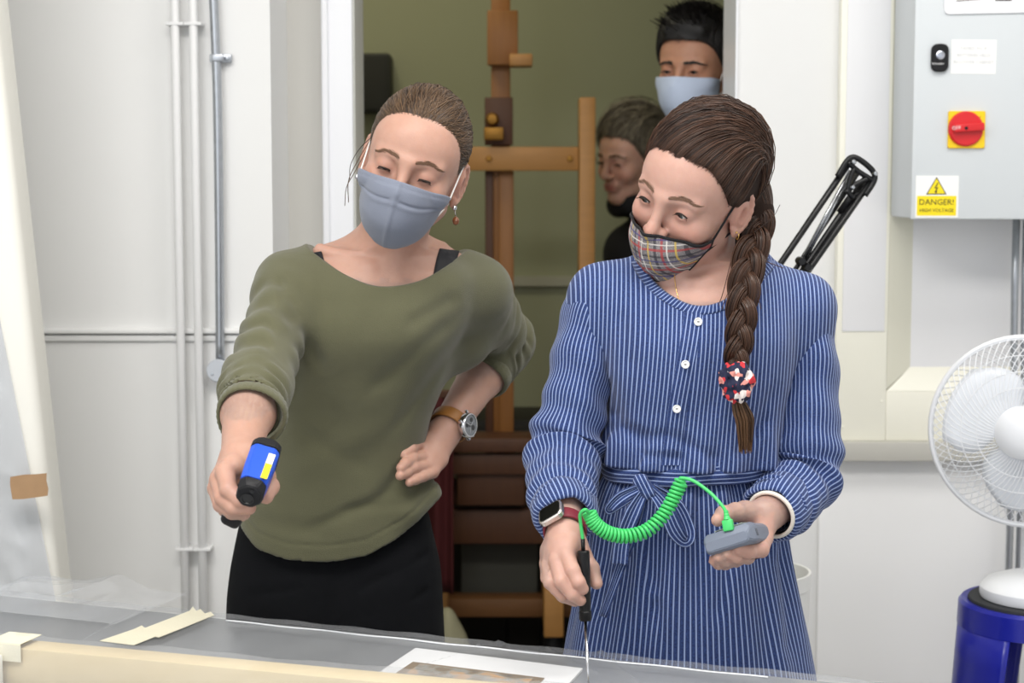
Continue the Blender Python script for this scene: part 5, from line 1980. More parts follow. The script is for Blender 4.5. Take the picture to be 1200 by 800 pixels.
# wristwatch on the left wrist
wd = (W1L - E1L) / np.linalg.norm(W1L - E1L)
wc = W1L - wd * 0.020
hint = np.array([0.62, -0.76, -0.18])
x, y, z = frame(wd, hint)
Mw = mat4(wc, x, y, z)
wt = bpy.data.objects.new('wristwatch', None)
C.objects.link(wt)
wt.parent = w1
wt['label'] = 'steel chronograph wristwatch on tan leather strap'
watch_band(Mw, 0.0300, 0.0300, 0.020, 0.0028, mat('tan_leather', rgb(150, 98, 40), 0.5, var=0.15, vscale=60), wt)
Mc = Mw @ Matrix.Translation((0.0300, 0, 0)) @ Matrix.Rotation(math.pi / 2, 4, 'Y')
M_steel = mat('polished_steel', rgb(205, 206, 210), 0.2, 1.0)
lathe_obj('watch_case', [(0, 0), (0.0195, 0), (0.0205, 0.002), (0.0205, 0.008), (0.019, 0.0105), (0.0172, 0.0108), (0.0168, 0.009), (0, 0.009)], M_steel, wt, Mc, 40)
lathe_obj('watch_dial', [(0, 0.0094), (0.0166, 0.0094), (0.0166, 0.0090)], mat('watch_dial_grey', rgb(122, 126, 130), 0.4), wt, Mc, 32)
# stays three levels deep at most: sub-dials and hands are parts of the watch
for a, r in ((-1.2, 0.0045), (0.6, 0.0038), (2.4, 0.0038), (0, 0.003)):
    o_c = (0.009 * math.cos(a), 0.009 * math.sin(a)) if r > 0.003 else (0, 0)
    lathe_obj('sub_dial', [(0, 0.0100), (r, 0.0100), (r, 0.0094)], mat('watch_black', rgb(40, 42, 46), 0.4), wt, Mc @ Matrix.Translation((*o_c, 0)), 20)
for a in (0.0, 2.1, 3.9):
    bm = bmesh.new()
    add_box(bm, (0.006, 0, 0.0103), (0.012, 0.001, 0.0004), Mc @ Matrix.Rotation(a, 4, 'Z'))
    bm_obj('watch_hand', bm, M_steel, wt)
for a in (-0.5, 0.0, 0.5):
    tube_obj('crown', [Mc @ Vector((0.0200 * math.cos(a - 1.57), 0.0200 * math.sin(a - 1.57), 0.005)), Mc @ Vector((0.0245 * math.cos(a - 1.57), 0.0245 * math.sin(a - 1.57), 0.005))], 0.002, M_steel, wt, 10)
for sx in (-1, 1):
    for sy in (-1, 1):
        bm = bmesh.new()
        add_box(bm, (sx * 0.0165, sy * 0.012, 0.004), (0.010, 0.0035, 0.005), Mc @ Matrix.Rotation(math.pi / 2, 4, 'Z'), 0.001)
        bm_obj('lug', bm, M_steel, wt, True)

# ---------------------------------------------------------------- infrared thermometer in her right hand
tg = thing('infrared_thermometer', 'blue and black pistol-shaped infrared thermometer held in a fist', 'thermometer')
bdir = np.array([-0.09, -0.90, -0.43])
bdir /= np.linalg.norm(bdir)
rear, front = P(311, 530, 2.145), None
xg, yg, zg = frame(bdir, (1, 0, -0.33))      # xg: across the gun to the viewer's right, yg: down or up
if yg[2] < 0:
    yg = -yg
    xg = np.cross(yg, zg)
Mg = mat4(rear, xg, yg, zg)
M_gblue = mat('blue_tool_plastic', rgb(36, 84, 200), 0.4, spec=0.35)
M_gblk = mat('black_tool_plastic', rgb(24, 24, 27), 0.5, spec=0.3)
def octo(w, h, c):
    return [(w / 2, h / 2 - c), (w / 2 - c, h / 2), (-w / 2 + c, h / 2), (-w / 2, h / 2 - c), (-w / 2, -h / 2 + c), (-w / 2 + c, -h / 2), (w / 2 - c, -h / 2), (w / 2, -h / 2 + c)]
def gun_part(name, secs, m, bev=0.0012):
    """secs: (z along the barrel, w, h, chamfer, y shift)"""
    bm = bmesh.new()
    rings = []
    for zz, w, h, c, ys in secs:
        rings.append([bm.verts.new((px_, py_ + ys, zz)) for px_, py_ in octo(w, h, c)])
    for a, b in zip(rings[:-1], rings[1:]):
        for k in range(8):
            bm.faces.new((a[k], a[(k + 1) % 8], b[(k + 1) % 8], b[k]))
    bm.faces.new(rings[0][::-1])
    bm.faces.new(rings[-1])
    bmesh.ops.bevel(bm, geom=list(bm.edges), offset=bev, segments=2, affect='EDGES')
    bm.transform(Mg)
    return bm_obj(name, bm, m, tg, True)
gun_part('body', [(0.012, 0.037, 0.040, 0.006, 0), (0.05, 0.036, 0.040, 0.006, 0), (0.080, 0.033, 0.036, 0.006, 0)], M_gblue)
gun_part('rear_cap', [(-0.008, 0.032, 0.034, 0.008, 0), (0.0, 0.0375, 0.041, 0.006, 0), (0.0125, 0.038, 0.041, 0.006, 0)], M_gblk)
gun_part('nose', [(0.0795, 0.034, 0.037, 0.007, 0), (0.092, 0.032, 0.035, 0.009, 0), (0.095, 0.028, 0.031, 0.009, 0)], M_gblk)
lathe_obj('lens', [(0.0085, 0.0945), (0.0085, 0.0962), (0.0065, 0.0962), (0.006, 0.0952), (0, 0.0952)], mat('lens_black', rgb(12, 12, 14), 0.15), tg, Mg @ Matrix.Translation((-0.001, -0.004, 0)), 24)
lathe_obj('laser_window', [(0.0028, 0.0945), (0.0028, 0.0958), (0, 0.0958)], MATS['lens_black'], tg, Mg @ Matrix.Translation((0.002, 0.0095, 0)), 14)
lb = bmesh.new()
add_box(lb, (0.0105, 0.0202, 0.052), (0.0085, 0.0008, 0.052), Mg @ Matrix.Rotation(0.0, 4, 'Z'), 0)
lo_ = bm_obj('warning_label', lb, mat('label_yellow', rgb(240, 220, 30), 0.5), tg)
lb = bmesh.new()
add_box(lb, (0.0105, 0.0204, 0.037), (0.0085, 0.0010, 0.021), Mg, 0)
bm_obj('label_white_end', lb, mat('label_white', rgb(236, 238, 242), 0.5), lo_)
# grip and trigger
ga, gb_ = Mg @ Vector((0, -0.010, 0.024)), Vector(P(271, 607, 2.150))
x, y, z = frame(np.array(gb_ - ga), zg)
bm = bmesh.new()
add_box(bm, (0, 0, (gb_ - ga).length / 2 + 0.002), (0.034, 0.027, (gb_ - ga).length + 0.008), mat4(np.array(ga), x, y, z), 0.008, 3)
bm_obj('grip', bm, M_gblk, tg, True)
bm = bmesh.new()
add_box(bm, (0, -0.028, 0.052), (0.010, 0.022, 0.008), Mg, 0.003)
bm_obj('trigger', bm, M_gblk, tg, True)
# ================================================================ woman in the striped dress
w2 = thing('person', 'woman with long braid in navy striped dress holding the probe thermometer', 'person', 'people')
H2 = head_matrix(777, 242, 2.38, 28, 36, 6, 0.98)
S2 = Sculpt()
B2 = Loft([row(806, 800, 2.54, 116, .095), row(806, 720, 2.54, 110, .095), row(808, 650, 2.53, 100, .090), row(810, 600, 2.52, 86, .080), row(812, 555, 2.51, 76, .074),
           row(815, 500, 2.50, 80, .078), row(818, 440, 2.49, 90, .092), row(820, 395, 2.485, 98, .098),
           row(822, 355, 2.49, 104, .092), row(825, 328, 2.495, 88, .075), row(828, 308, 2.50, 58, .055)], 2.3)
lo2, hi2 = B2.bounds()
S2.add(B2.fn, lo2, hi2, 0.02)
SR2, SL2 = P(708, 352, 2.50), P(936, 362, 2.50)
NB2 = P(829, 318, 2.515)
HB2 = tp(H2, [0, 0.025, -0.065])[0]
S2.cone(NB2, HB2, 0.053, 0.050, 0.035)
S2.cone(NB2 + np.array([0, 0.012, 0.012]), SR2, 0.034, 0.036, 0.045)
S2.cone(NB2 + np.array([0, 0.012, 0.012]), SL2, 0.034, 0.036, 0.045)
E2R, W2R = P(657, 528, 2.49), P(662, 622, 2.315)
E2L, W2L = P(948, 556, 2.50), P(894, 607, 2.365)
for a, e, w in ((SR2, E2R, W2R), (SL2, E2L, W2L)):
    S2.cone(a, e, 0.036, 0.028, 0.02)
    S2.cone(e, e + (w - e) * 0.5, 0.028, 0.031, 0.02)
    S2.cone(e + (w - e) * 0.5, w, 0.031, 0.0245, 0.02)
S2.cone(P(822, 332, 2.42), P(890, 312, 2.46), 0.006, 0.005, 0.02)
S2.cone(P(806, 332, 2.42), P(755, 312, 2.46), 0.006, 0.005, 0.02)
S2.ball(P(812, 330, 2.395), 0.011, 0.025, 's')
sculpt_head(S2, H2, lid_up=0.24, lid_lo=-0.40, gaze=0.0, nose=1.0, jaw=0.95)
# right hand pinching the probe handle
palm(S2, W2R, (
    [(667, 626, 2.31, .0155), (667, 638, 2.290, .0140), (664, 650, 2.274, .0120)],
    [(662, 627, 2.312, .0160), (657, 641, 2.292, .0140), (653, 656, 2.277, .0120)],
    [(657, 627, 2.316, .0155), (649, 646, 2.300, .0135), (644, 663, 2.288, .0115)],
    [(655, 627, 2.322, .0145), (645, 645, 2.315, .0125), (641, 660, 2.306, .0105)],
    [(669, 628, 2.322, .0145), (676, 640, 2.312, .0145), (682, 650, 2.304, .0130)]))
S2.chain(pxc([(664, 650, 2.274, .0115), (671, 668, 2.254, .0100), (678, 682, 2.246, .0092), (683, 690, 2.249, .0080)]), 0.003)
S2.chain(pxc([(653, 656, 2.277, .0116), (658, 681, 2.254, .0102), (671, 696, 2.249, .0093), (680, 703, 2.253, .0080)]), 0.0025)
S2.chain(pxc([(644, 663, 2.288, .0112), (645, 682, 2.270, .0098), (660, 698, 2.266, .0090), (674, 704, 2.272, .0078)]), 0.0025)
S2.chain(pxc([(641, 660, 2.306, .0100), (641, 677, 2.298, .0086), (651, 690, 2.288, .0080), (662, 697, 2.285, .0072)]), 0.0025)
S2.chain(pxc([(682, 650, 2.304, .0125), (693, 666, 2.292, .0105), (699, 683, 2.277, .0086)]), 0.005)
# left hand cupped under the meter
palm(S2, W2L, (
    [(893, 603, 2.362, .0155), (894, 618, 2.350, .0150), (896, 630, 2.335, .0120)],
    [(891, 606, 2.362, .0160), (887, 622, 2.352, .0145), (886, 634, 2.340, .0118)],
    [(890, 608, 2.364, .0155), (880, 625, 2.354, .0140), (876, 638, 2.345, .0114)],
    [(889, 610, 2.366, .0145), (873, 628, 2.356, .0125), (866, 642, 2.345, .0104)],
    [(886, 602, 2.362, .0150), (873, 600, 2.345, .0150), (862, 600, 2.322, .0130)]))
S2.chain(pxc([(896, 630, 2.335, .0115), (892, 644, 2.290, .0106), (877, 646, 2.262, .0100), (866, 643, 2.256, .0088)]), 0.003)
S2.chain(pxc([(886, 634, 2.340, .0114), (876, 652, 2.290, .0104), (862, 652, 2.264, .0096), (852, 648, 2.258, .0086)]), 0.0025)
S2.chain(pxc([(876, 638, 2.345, .0110), (862, 656, 2.292, .0098), (851, 656, 2.268, .0092), (842, 652, 2.262, .0082)]), 0.0025)
S2.chain(pxc([(866, 642, 2.345, .0100), (850, 660, 2.296, .0088), (842, 660, 2.275, .0082), (836, 656, 2.270, .0074)]), 0.0025)
S2.chain(pxc([(862, 600, 2.322, .0125), (848, 602, 2.295, .0108), (841, 609, 2.276, .0092)]), 0.005)

hl, hh = bb(H2, (-.09, -.115, -.12), (.09, .11, .118))
nl_, nh_ = pbox([(740, 285, 2.60), (915, 372, 2.36)], 0.0)
hl, hh = np.minimum(hl, nl_), np.maximum(hh, nh_)
q1 = pbox([(636, 590, 2.38), (704, 712, 2.23)], 0.012)
q2 = pbox([(832, 585, 2.42), (925, 668, 2.24)], 0.012)
allp = np.array([hl, hh, q1[0], q1[1], q2[0], q2[1], lo2, hi2, E2R - .06, E2L + .06])
V, F = S2.regions([(allp.min(0), allp.max(0), 0.007), (hl, hh, 0.0019), (*q1, 0.0017), (*q2, 0.0017)])
base2 = rgb(199, 158, 143)
mesh_obj('body', V, F, M_skin, w2, attrs={'tint': skin_tint(V, H2, base2)})
eyes(H2, w2, rgb(70, 84, 84), (-0.22, -0.90, -0.24), 0.24, gaze=0.0)
brows(S2, H2, w2, mat('brow_dark', rgb(112, 84, 66), 0.7), 0.0215, 0.004, 150, 0.0003)

# ---- hair: combed back into a braid over her left shoulder
M_hair2 = hair_mat('hair_dark_brown', rgb(30, 20, 16), rgb(84, 58, 44), 0.36)
M_hair2b = mat('hair_dark_brown_base', rgb(40, 27, 21), 0.7, var=0.3, vscale=60, spec=0.15)
yf2 = [(-0.10, 0.085), (-0.06, 0.05), (-0.022, 0.036), (-0.012, 0.028), (-0.003, 0.002), (0.008, -0.020), (0.030, -0.034), (0.05, -0.045), (0.066, -0.052), (0.076, -0.066), (0.084, -0.2), (0.2, -0.2)]
goal_w = P(886, 258, 2.47)
goal = tl(H2, goal_w)
hc2, hr2 = np.array([0, 0.021, 0.030]), np.array([0.074, 0.094, 0.086])
def nape(H):
    H.cone(tp(H2, [0.025, 0.060, -0.01])[0], P(884, 250, 2.470), 0.050, 0.024, 0.03)
    H.cone(P(884, 250, 2.470), P(884, 272, 2.458), 0.024, 0.017, 0.02)
cap2, hc2, hr2 = hair_cap(H2, w2, M_hair2b, yf2, 0.009, 0.003, hc2, hr2, extra=nape)
ln = hairline(yf2, hc2, hr2, 0.080)
strands(H2, w2, M_hair2, hc2, hr2, ln, goal + np.array([0.0, 0.01, 0.01]), 1700, 0.0007, 0.0024, 0.0006, seed=5, z_goal_spread=0.014, via=(0.03, 0.045, 0.10))
strands(H2, w2, M_hair2, hc2, hr2, [(-0.07, 0.0, 0.04), (-0.06, 0.0, 0.08), (-0.04, -0.03, 0.10), (-0.01, -0.05, 0.10), (0.0, -0.01, 0.12), (-0.02, 0.04, 0.115), (-0.04, 0.07, 0.09), (-0.05, 0.08, 0.06)], goal + np.array([0.0, 0.0, 0.01]), 1100, 0.0007, 0.0024, 0.0006, seed=6, z_goal_spread=0.014, t0max=0.2, via=(0.04, 0.06, 0.08))
back = []
rk = np.random.default_rng(31)
for q in range(260):
    a = rk.uniform(0, 2 * math.pi)
    c0_, c1_, c2_ = tp(H2, [0.025, 0.060, -0.005])[0], P(884, 250, 2.470), P(885, 276, 2.455)
    ring = np.array([math.cos(a), math.sin(a), 0.25 * math.cos(a)])
    back.append((catmull([c0_ + ring * 0.050, (c0_ + c1_) / 2 + ring * 0.041, c1_ + ring * 0.0255, c2_ + ring * 0.017], 14), 0.0009))
multi_tube_obj('gathered_hair', back, M_hair2, w2, 4)['kind'] = 'stuff'
# the braid
bp = catmull([P(888, 238, 2.468), P(887, 262, 2.452), P(881, 290, 2.425), P(875, 320, 2.395), P(870, 352, 2.372), P(868, 385, 2.358), P(864, 415, 2.352), P(862, 440, 2.350)], 110)
T_, N_, B_ = transport(bp, (0, -1, 0))
s_ = np.linspace(0, 1, 110)
br = bpy.data.objects.new('braid', None)
C.objects.link(br)
br.parent = w2
br['label'] = 'long dark brown plaited braid'
size = np.interp(s_, [0, 0.12, 0.5, 0.85, 1], [0.9, 1.15, 1.05, 0.85, 0.6])
rb2 = np.random.default_rng(21)
for k in range(3):
    ph = 2 * math.pi * (s_ * 2.6 + k / 3)
    lat = 0.0115 * np.sin(ph) * size
    dep = 0.0075 * np.sin(2 * ph) * size
    cen = bp + B_ * lat[:, None] + N_ * dep[:, None]
    tubes = [(cen, 0.0098 * size)]
    T3, N3, B3 = transport(cen, (0, -1, 0))
    for q in range(40):
        a0 = 2 * math.pi * q / 40 + rb2.normal() * 0.05
        tw = 1.2 * s_ + rb2.normal() * 0.05
        rr = (0.0098 + rb2.uniform(-0.0002, 0.0009)) * size
        tubes.append((cen + rr[:, None] * (np.cos(a0 + tw)[:, None] * N3 * 0.95 + np.sin(a0 + tw)[:, None] * B3 * 1.1), 0.00075))
    o = multi_tube_obj('plait', tubes, M_hair2, br, 4)
    o['kind'] = 'stuff'
tail = []
for q in range(150):
    a, r = rb2.uniform(0, 6.283), math.sqrt(rb2.uniform(0, 1))
    ox, oy = r * math.cos(a), r * math.sin(a)
    L = rb2.uniform(0.75, 1.0)
    pts = []
    for t in np.linspace(0, L, 10):
        c = P(*[np.interp(t, [0, .45, 1], w) for w in ((863, 873, 874), (462, 492, 532), (2.352, 2.350, 2.362))])
        wdt = np.interp(t, [0, .35, 1], [0.007, 0.0135, 0.005])
        pts.append(c + np.array([ox * wdt + 0.004 * t * t * ox, oy * wdt * 0.6, 0]))
    tail.append((np.array(pts), np.linspace(0.0009, 0.0005, 10)))
multi_tube_obj('braid_tail', tail, hair_mat('hair_tail', rgb(58, 40, 28), rgb(112, 82, 58), 0.4), br, 4)['kind'] = 'stuff'
# floral scrunchie
fl = bpy.data.materials.new('floral_cotton')
fl.use_nodes = True
nt = fl.node_tree
tc = nt.nodes.new('ShaderNodeTexCoord')
vo = nt.nodes.new('ShaderNodeTexVoronoi')
vo.inputs['Scale'].default_value = 125
nt.links.new(tc.outputs['Object'], vo.inputs['Vector'])
sp_ = nt.nodes.new('ShaderNodeSeparateColor')
nt.links.new(vo.outputs['Color'], sp_.inputs[0])
cr = nt.nodes.new('ShaderNodeValToRGB')
cr.color_ramp.interpolation = 'CONSTANT'
el = cr.color_ramp.elements
el[0].position, el[0].color = 0.0, rgb(30, 34, 62)
el[1].position, el[1].color = 0.36, rgb(196, 50, 58)
for p_, c_ in ((0.58, rgb(236, 226, 222)), (0.74, rgb(30, 34, 62)), (0.86, rgb(226, 150, 140))):
    e = el.new(p_)
    e.color = c_
nt.links.new(sp_.outputs[0], cr.inputs['Fac'])
nt.links.new(cr.outputs['Color'], nt.nodes['Principled BSDF'].inputs['Base Color'])
nt.nodes['Principled BSDF'].inputs['Roughness'].default_value = 0.85
Kc = Sculpt()
for (a, b, r) in ((855, 436, .0125), (868, 434, .012), (877, 444, .011), (864, 448, .015), (852, 449, .0105), (866, 462, .0125), (857, 462, .011), (847, 442, .007), (872, 456, .011)):
    Kc.ball(P(a, b, 2.340), r, 0.006)
cc = P(862, 449, 2.345)
Kc.add(lambda p: wob(p, 230, 5) * 0.0022 + wob(p, 420, 4, 9) * 0.0009, cc - .06, cc + .06, 0, 'd')
V, F = Kc.grid(cc - 0.045, cc + 0.045, 0.0018)
sc2 = mesh_obj('scrunchie', V, F, fl, w2)
sc2['label'] = 'red and navy floral cotton scrunchie'
wisps = []
for pts in ([(866, 270, 2.42), (895, 262, 2.44), (905, 268, 2.45), (903, 278, 2.45), (895, 274, 2.45)], [(884, 272, 2.42), (905, 255, 2.44), (914, 240, 2.46)], [(858, 300, 2.39), (848, 340, 2.38), (842, 358, 2.375)], [(876, 330, 2.38), (888, 350, 2.37), (892, 362, 2.37)],
            [(880, 300, 2.40), (902, 308, 2.41), (918, 314, 2.42)], [(860, 330, 2.385), (850, 350, 2.378), (846, 362, 2.375)]):
    wisps.append((catmull([P(*q) for q in pts], 20), 0.0006))
multi_tube_obj('loose_hair', wisps, M_hair2, w2, 4)['kind'] = 'stuff'

# ---- plaid mask with black binding
def attr_node(nt, name):
    a = nt.nodes.new('ShaderNodeAttribute')
    a.attribute_name = name
    return a.outputs['Fac']
def math_node(nt, op, a, b=None):
    n = nt.nodes.new('ShaderNodeMath')
    n.operation = op
    for i, v in enumerate((a, b)):
        if v is None:
            continue
        if isinstance(v, (int, float)):
            n.inputs[i].default_value = v
        else:
            nt.links.new(v, n.inputs[i])
    return n.outputs[0]
def band(nt, coord, period, pos, width):
    """1 inside a stripe of the given width at pos in each period"""
    f = math_node(nt, 'FRACT', math_node(nt, 'ADD', math_node(nt, 'DIVIDE', coord, period), -pos + 40.5))
    return math_node(nt, 'LESS_THAN', math_node(nt, 'ABSOLUTE', math_node(nt, 'SUBTRACT', f, 0.5)), width / 2)
pm2 = bpy.data.materials.new('plaid_tweed')
pm2.use_nodes = True
nt = pm2.node_tree
bsd = nt.nodes['Principled BSDF']
bsd.inputs['Roughness'].default_value = 0.9
mx_, mz_ = attr_node(nt, 'mx'), attr_node(nt, 'mz')
cx_ = math_node(nt, 'ADD', mx_, math_node(nt, 'MULTIPLY', mz_, 0.25))
cz_ = math_node(nt, 'ADD', mz_, math_node(nt, 'MULTIPLY', mx_, -0.12))
tc = nt.nodes.new('ShaderNodeTexCoord')
nz = nt.nodes.new('ShaderNodeTexNoise')
nz.inputs['Scale'].default_value = 900
nt.links.new(tc.outputs['Object'], nz.inputs['Vector'])
cr = nt.nodes.new('ShaderNodeValToRGB')
cr.color_ramp.elements[0].position, cr.color_ramp.elements[0].color = 0.35, rgb(96, 92, 96)
cr.color_ramp.elements[1].position, cr.color_ramp.elements[1].color = 0.65, rgb(158, 152, 152)
nt.links.new(nz.outputs['Fac'], cr.inputs['Fac'])
cur = cr.outputs['Color']
for coord, per, pos, wd_, c_, al in ((cx_, 0.034, 0.08, 0.11, rgb(50, 48, 56), .75), (cz_, 0.034, 0.10, 0.10, rgb(50, 48, 56), .7), (cx_, 0.034, 0.34, 0.09, rgb(170, 60, 62), .75), (cz_, 0.034, 0.40, 0.10, rgb(170, 62, 62), .75),
                                     (cx_, 0.034, 0.52, 0.05, rgb(226, 220, 214), .8), (cz_, 0.034, 0.64, 0.05, rgb(226, 220, 214), .7), (cx_, 0.034, 0.80, 0.06, rgb(206, 176, 84), .8), (cz_, 0.034, 0.86, 0.07, rgb(70, 66, 120), .75)):
    mx = nt.nodes.new('ShaderNodeMix')
    mx.data_type = 'RGBA'
    nt.links.new(math_node(nt, 'MULTIPLY', band(nt, coord, per, pos, wd_), al), mx.inputs[0])
    nt.links.new(cur, mx.inputs[6])
    mx.inputs[7].default_value = c_
    cur = mx.outputs[2]
nt.links.new(cur, bsd.inputs['Base Color'])
rows2 = [(0, -.031, -.047, -.113, -.036, .0600), (.15, -.044, -.052, -.117, -.034, .0605), (.35, -.062, -.060, -.119, -.035, .059), (.65, -.090, -.076, -.110, -.042, .050), (.88, -.108, -.094, -.090, -.048, .040), (1, -.115, -.104, -.078, -.052, .030)]
M_bind = mat('black_binding', rgb(24, 23, 26), 0.85)
SH2 = Sculpt()
sculpt_head(SH2, H2, jaw=0.95)
face_mask(SH2, H2, w2, pm2, rows2, 'grey plaid tweed face mask with black edging', (M_bind, 0.0030), (M_bind, 0.0016), fold=lambda U, V: -0.0025 * np.exp(-(U / 0.03) ** 2) + 0.001 * np.sin(U * 6 + V * 5))
M_gold = mat('gold', rgb(222, 180, 110), 0.25, 1.0)
ce = tp(H2, [0.0795, 0.004, -0.047])[0]
V, F = tube_geo(np.array([ce + 0.0055 * np.array([0.3 * math.cos(a), -0.5 * math.cos(a), math.sin(a)]) for a in np.linspace(0, 2 * math.pi, 21)]), 0.0011, 6, False)
mesh_obj('earring', V, F, M_gold, w2)
lathe_obj('earring', [(0, 0.002), (0.002, 0.001), (0.002, -0.001), (0, -0.002)], M_gold, w2, Matrix.Translation(Vector(tp(H2, [0.0795, -0.001, -0.040])[0])), 10)
nk = hit(S2, np.array([790, 791, 793, 797]), np.array([318, 330, 342, 356]), 0.001)
tube_obj('necklace', catmull(nk, 20), 0.0006, M_gold, w2, 5)

# ---- striped cotton
st_m = bpy.data.materials.new('striped_cotton')
st_m.use_nodes = True
nt = st_m.node_tree
bsd = nt.nodes['Principled BSDF']
bsd.inputs['Roughness'].default_value = 0.9
bsd.inputs['Sheen Weight'].default_value = 0.15
sv = attr_node(nt, 'stripe')
tc = nt.nodes.new('ShaderNodeTexCoord')
nz = nt.nodes.new('ShaderNodeTexNoise')
nz.inputs['Scale'].default_value = 480
nz.inputs['Detail'].default_value = 3
nt.links.new(tc.outputs['Object'], nz.inputs['Vector'])
cr = nt.nodes.new('ShaderNodeValToRGB')
cr.color_ramp.elements[0].position, cr.color_ramp.elements[0].color = 0.3, rgb(24, 40, 84)
cr.color_ramp.elements[1].position, cr.color_ramp.elements[1].color = 0.7, rgb(46, 70, 128)
nt.links.new(nz.outputs['Fac'], cr.inputs['Fac'])
mx = nt.nodes.new('ShaderNodeMix')
mx.data_type = 'RGBA'
nt.links.new(math_node(nt, 'MULTIPLY', band(nt, sv, 1.0, 0.0, 0.27), 0.8), mx.inputs[0])
nt.links.new(cr.outputs['Color'], mx.inputs[6])
mx.inputs[7].default_value = rgb(160, 178, 222)
nt.links.new(mx.outputs[2], bsd.inputs['Base Color'])
nb_ = nt.nodes.new('ShaderNodeBump')
nb_.inputs['Strength'].default_value = 0.2
nb_.inputs['Distance'].default_value = 0.002
nt.links.new(nz.outputs['Fac'], nb_.inputs['Height'])
nt.links.new(nb_.outputs['Normal'], bsd.inputs['Normal'])
PITCH_S = 0.0060
dr2 = bpy.data.objects.new('dress', None)
C.objects.link(dr2)
dr2.parent = w2
dr2['label'] = 'navy blue dress with fine white stripes'

# bodice
K3 = Sculpt()
B2s = Loft([row(808, 566, 2.508, 90, .090), row(810, 547, 2.506, 104, .107), row(812, 525, 2.504, 107, .110), row(815, 480, 2.498, 106, .110), row(818, 440, 2.49, 111, .117), row(820, 395, 2.485, 114, .118),
            row(822, 355, 2.49, 110, .100), row(825, 328, 2.495, 94, .083), row(828, 308, 2.50, 64, .063)], 2.3)
l3, h3 = B2s.bounds()
K3.add(B2s.fn, l3, h3, 0.02)
K3.cone(NB2 + np.array([0, 0.012, 0.012]), SR2, 0.040, 0.049, 0.045)
K3.cone(NB2 + np.array([0, 0.012, 0.012]), SL2, 0.040, 0.049, 0.045)
for a_, e_ in ((SR2, E2R), (SL2, E2L)):
    K3.cone(a_, a_ + (e_ - a_) * 0.16, 0.049, 0.046, 0.03)
def folds3(p):
    d = 0.0016 * wob(p, 26, 5, 2)
    for a, b, w, h in CR3:
        dd, t = crease_dist(p, a, b)
        d = d + 1.5 * h * np.exp(-(dd / w) ** 2) * np.clip(np.minimum(t, 1 - t) * 5, 0, 1)
    ang_ = B2s.angle(p)
    zz = np.clip((P(810, 500, 2.4)[2] - p[:, 2]) / 0.06, 0, 1)
    d = d + zz * 0.0075 * np.sin(ang_ * 14 + 2 * wob(p, 20, 3))
    return d
CR3 = [(P(705, 500, 2.46), P(790, 520, 2.38), .012, .006), (P(712, 480, 2.45), P(760, 530, 2.39), .010, .005), (P(706, 440, 2.46), P(730, 500, 2.41), .012, .006), (P(810, 540, 2.385), P(745, 535, 2.39), .008, .005),
       (P(905, 440, 2.46), P(880, 520, 2.40), .010, .004), (P(900, 480, 2.46), P(860, 540, 2.39), .010, .005), (P(726, 360, 2.43), P(740, 440, 2.39), .012, .003), (P(812, 362, 2.39), P(808, 420, 2.38), .005, .003), (P(770, 505, 2.38), P(850, 545, 2.385), .010, .005), (P(840, 380, 2.38), P(836, 500, 2.38), .014, .003)]
K3.add(folds3, l3 - .06, h3 + .06, 0, 'd')
ncp = [(738, 262), (742, 280), (747, 300), (757, 320), (772, 337), (790, 350), (812, 359), (836, 358), (861, 346), (884, 326), (899, 308), (908, 292), (912, 268)]
ncs = catmull(ncp, 80)
n3x = np.array([P(a, b, 2.44)[0] for a, b in ncs])
n3z = np.array([P(a, b, 2.42)[2] for a, b in ncs])
def neck_cut2(p):
    zc = np.interp(p[:, 0], n3x, n3z) + np.clip(p[:, 1] - 2.47, 0, 0.2) * 0.55
    return np.where((p[:, 0] < n3x[0]) | (p[:, 0] > n3x[-1]), -0.05, (p[:, 2] - zc) * 0.75)
K3.add(neck_cut2, (n3x[0] - .02, 2.2, P(812, 375, 2.42)[2]), (n3x[-1] + .02, 2.8, P(812, 230, 2.42)[2]), 0.003, 'i')
zcut = P(810, 553, 2.41)[2]
K3.add(lambda p: zcut - p[:, 2], l3 - .05, (h3[0] + .05, h3[1] + .05, zcut + 0.03), 0.003, 'i')
a3 = np.array([l3, h3, SR2 - .06, SL2 + .06])
V, F = K3.grid(a3.min(0) - .01, a3.max(0) + .01, 0.0038)
cx0 = P(806, 450, 2.4)[0]
def bod_stripe(V):
    # straight grain; cut on the fold so it runs parallel to the button stand
    top = np.clip((V[:, 2] - P(810, 400, 2.4)[2]) / 0.12, 0, 1)
    s = (V[:, 0] - cx0) + (V[:, 2] - P(806, 450, 2.4)[2]) * -0.085 * np.clip(1 - np.abs(V[:, 0] - cx0) / 0.16, 0, 1)
    return (s + 0.0012 * wob(V.astype(np.float32), 22, 4)) / PITCH_S
mesh_obj('bodice', V, F, st_m, dr2, attrs={'stripe': bod_stripe(V)})

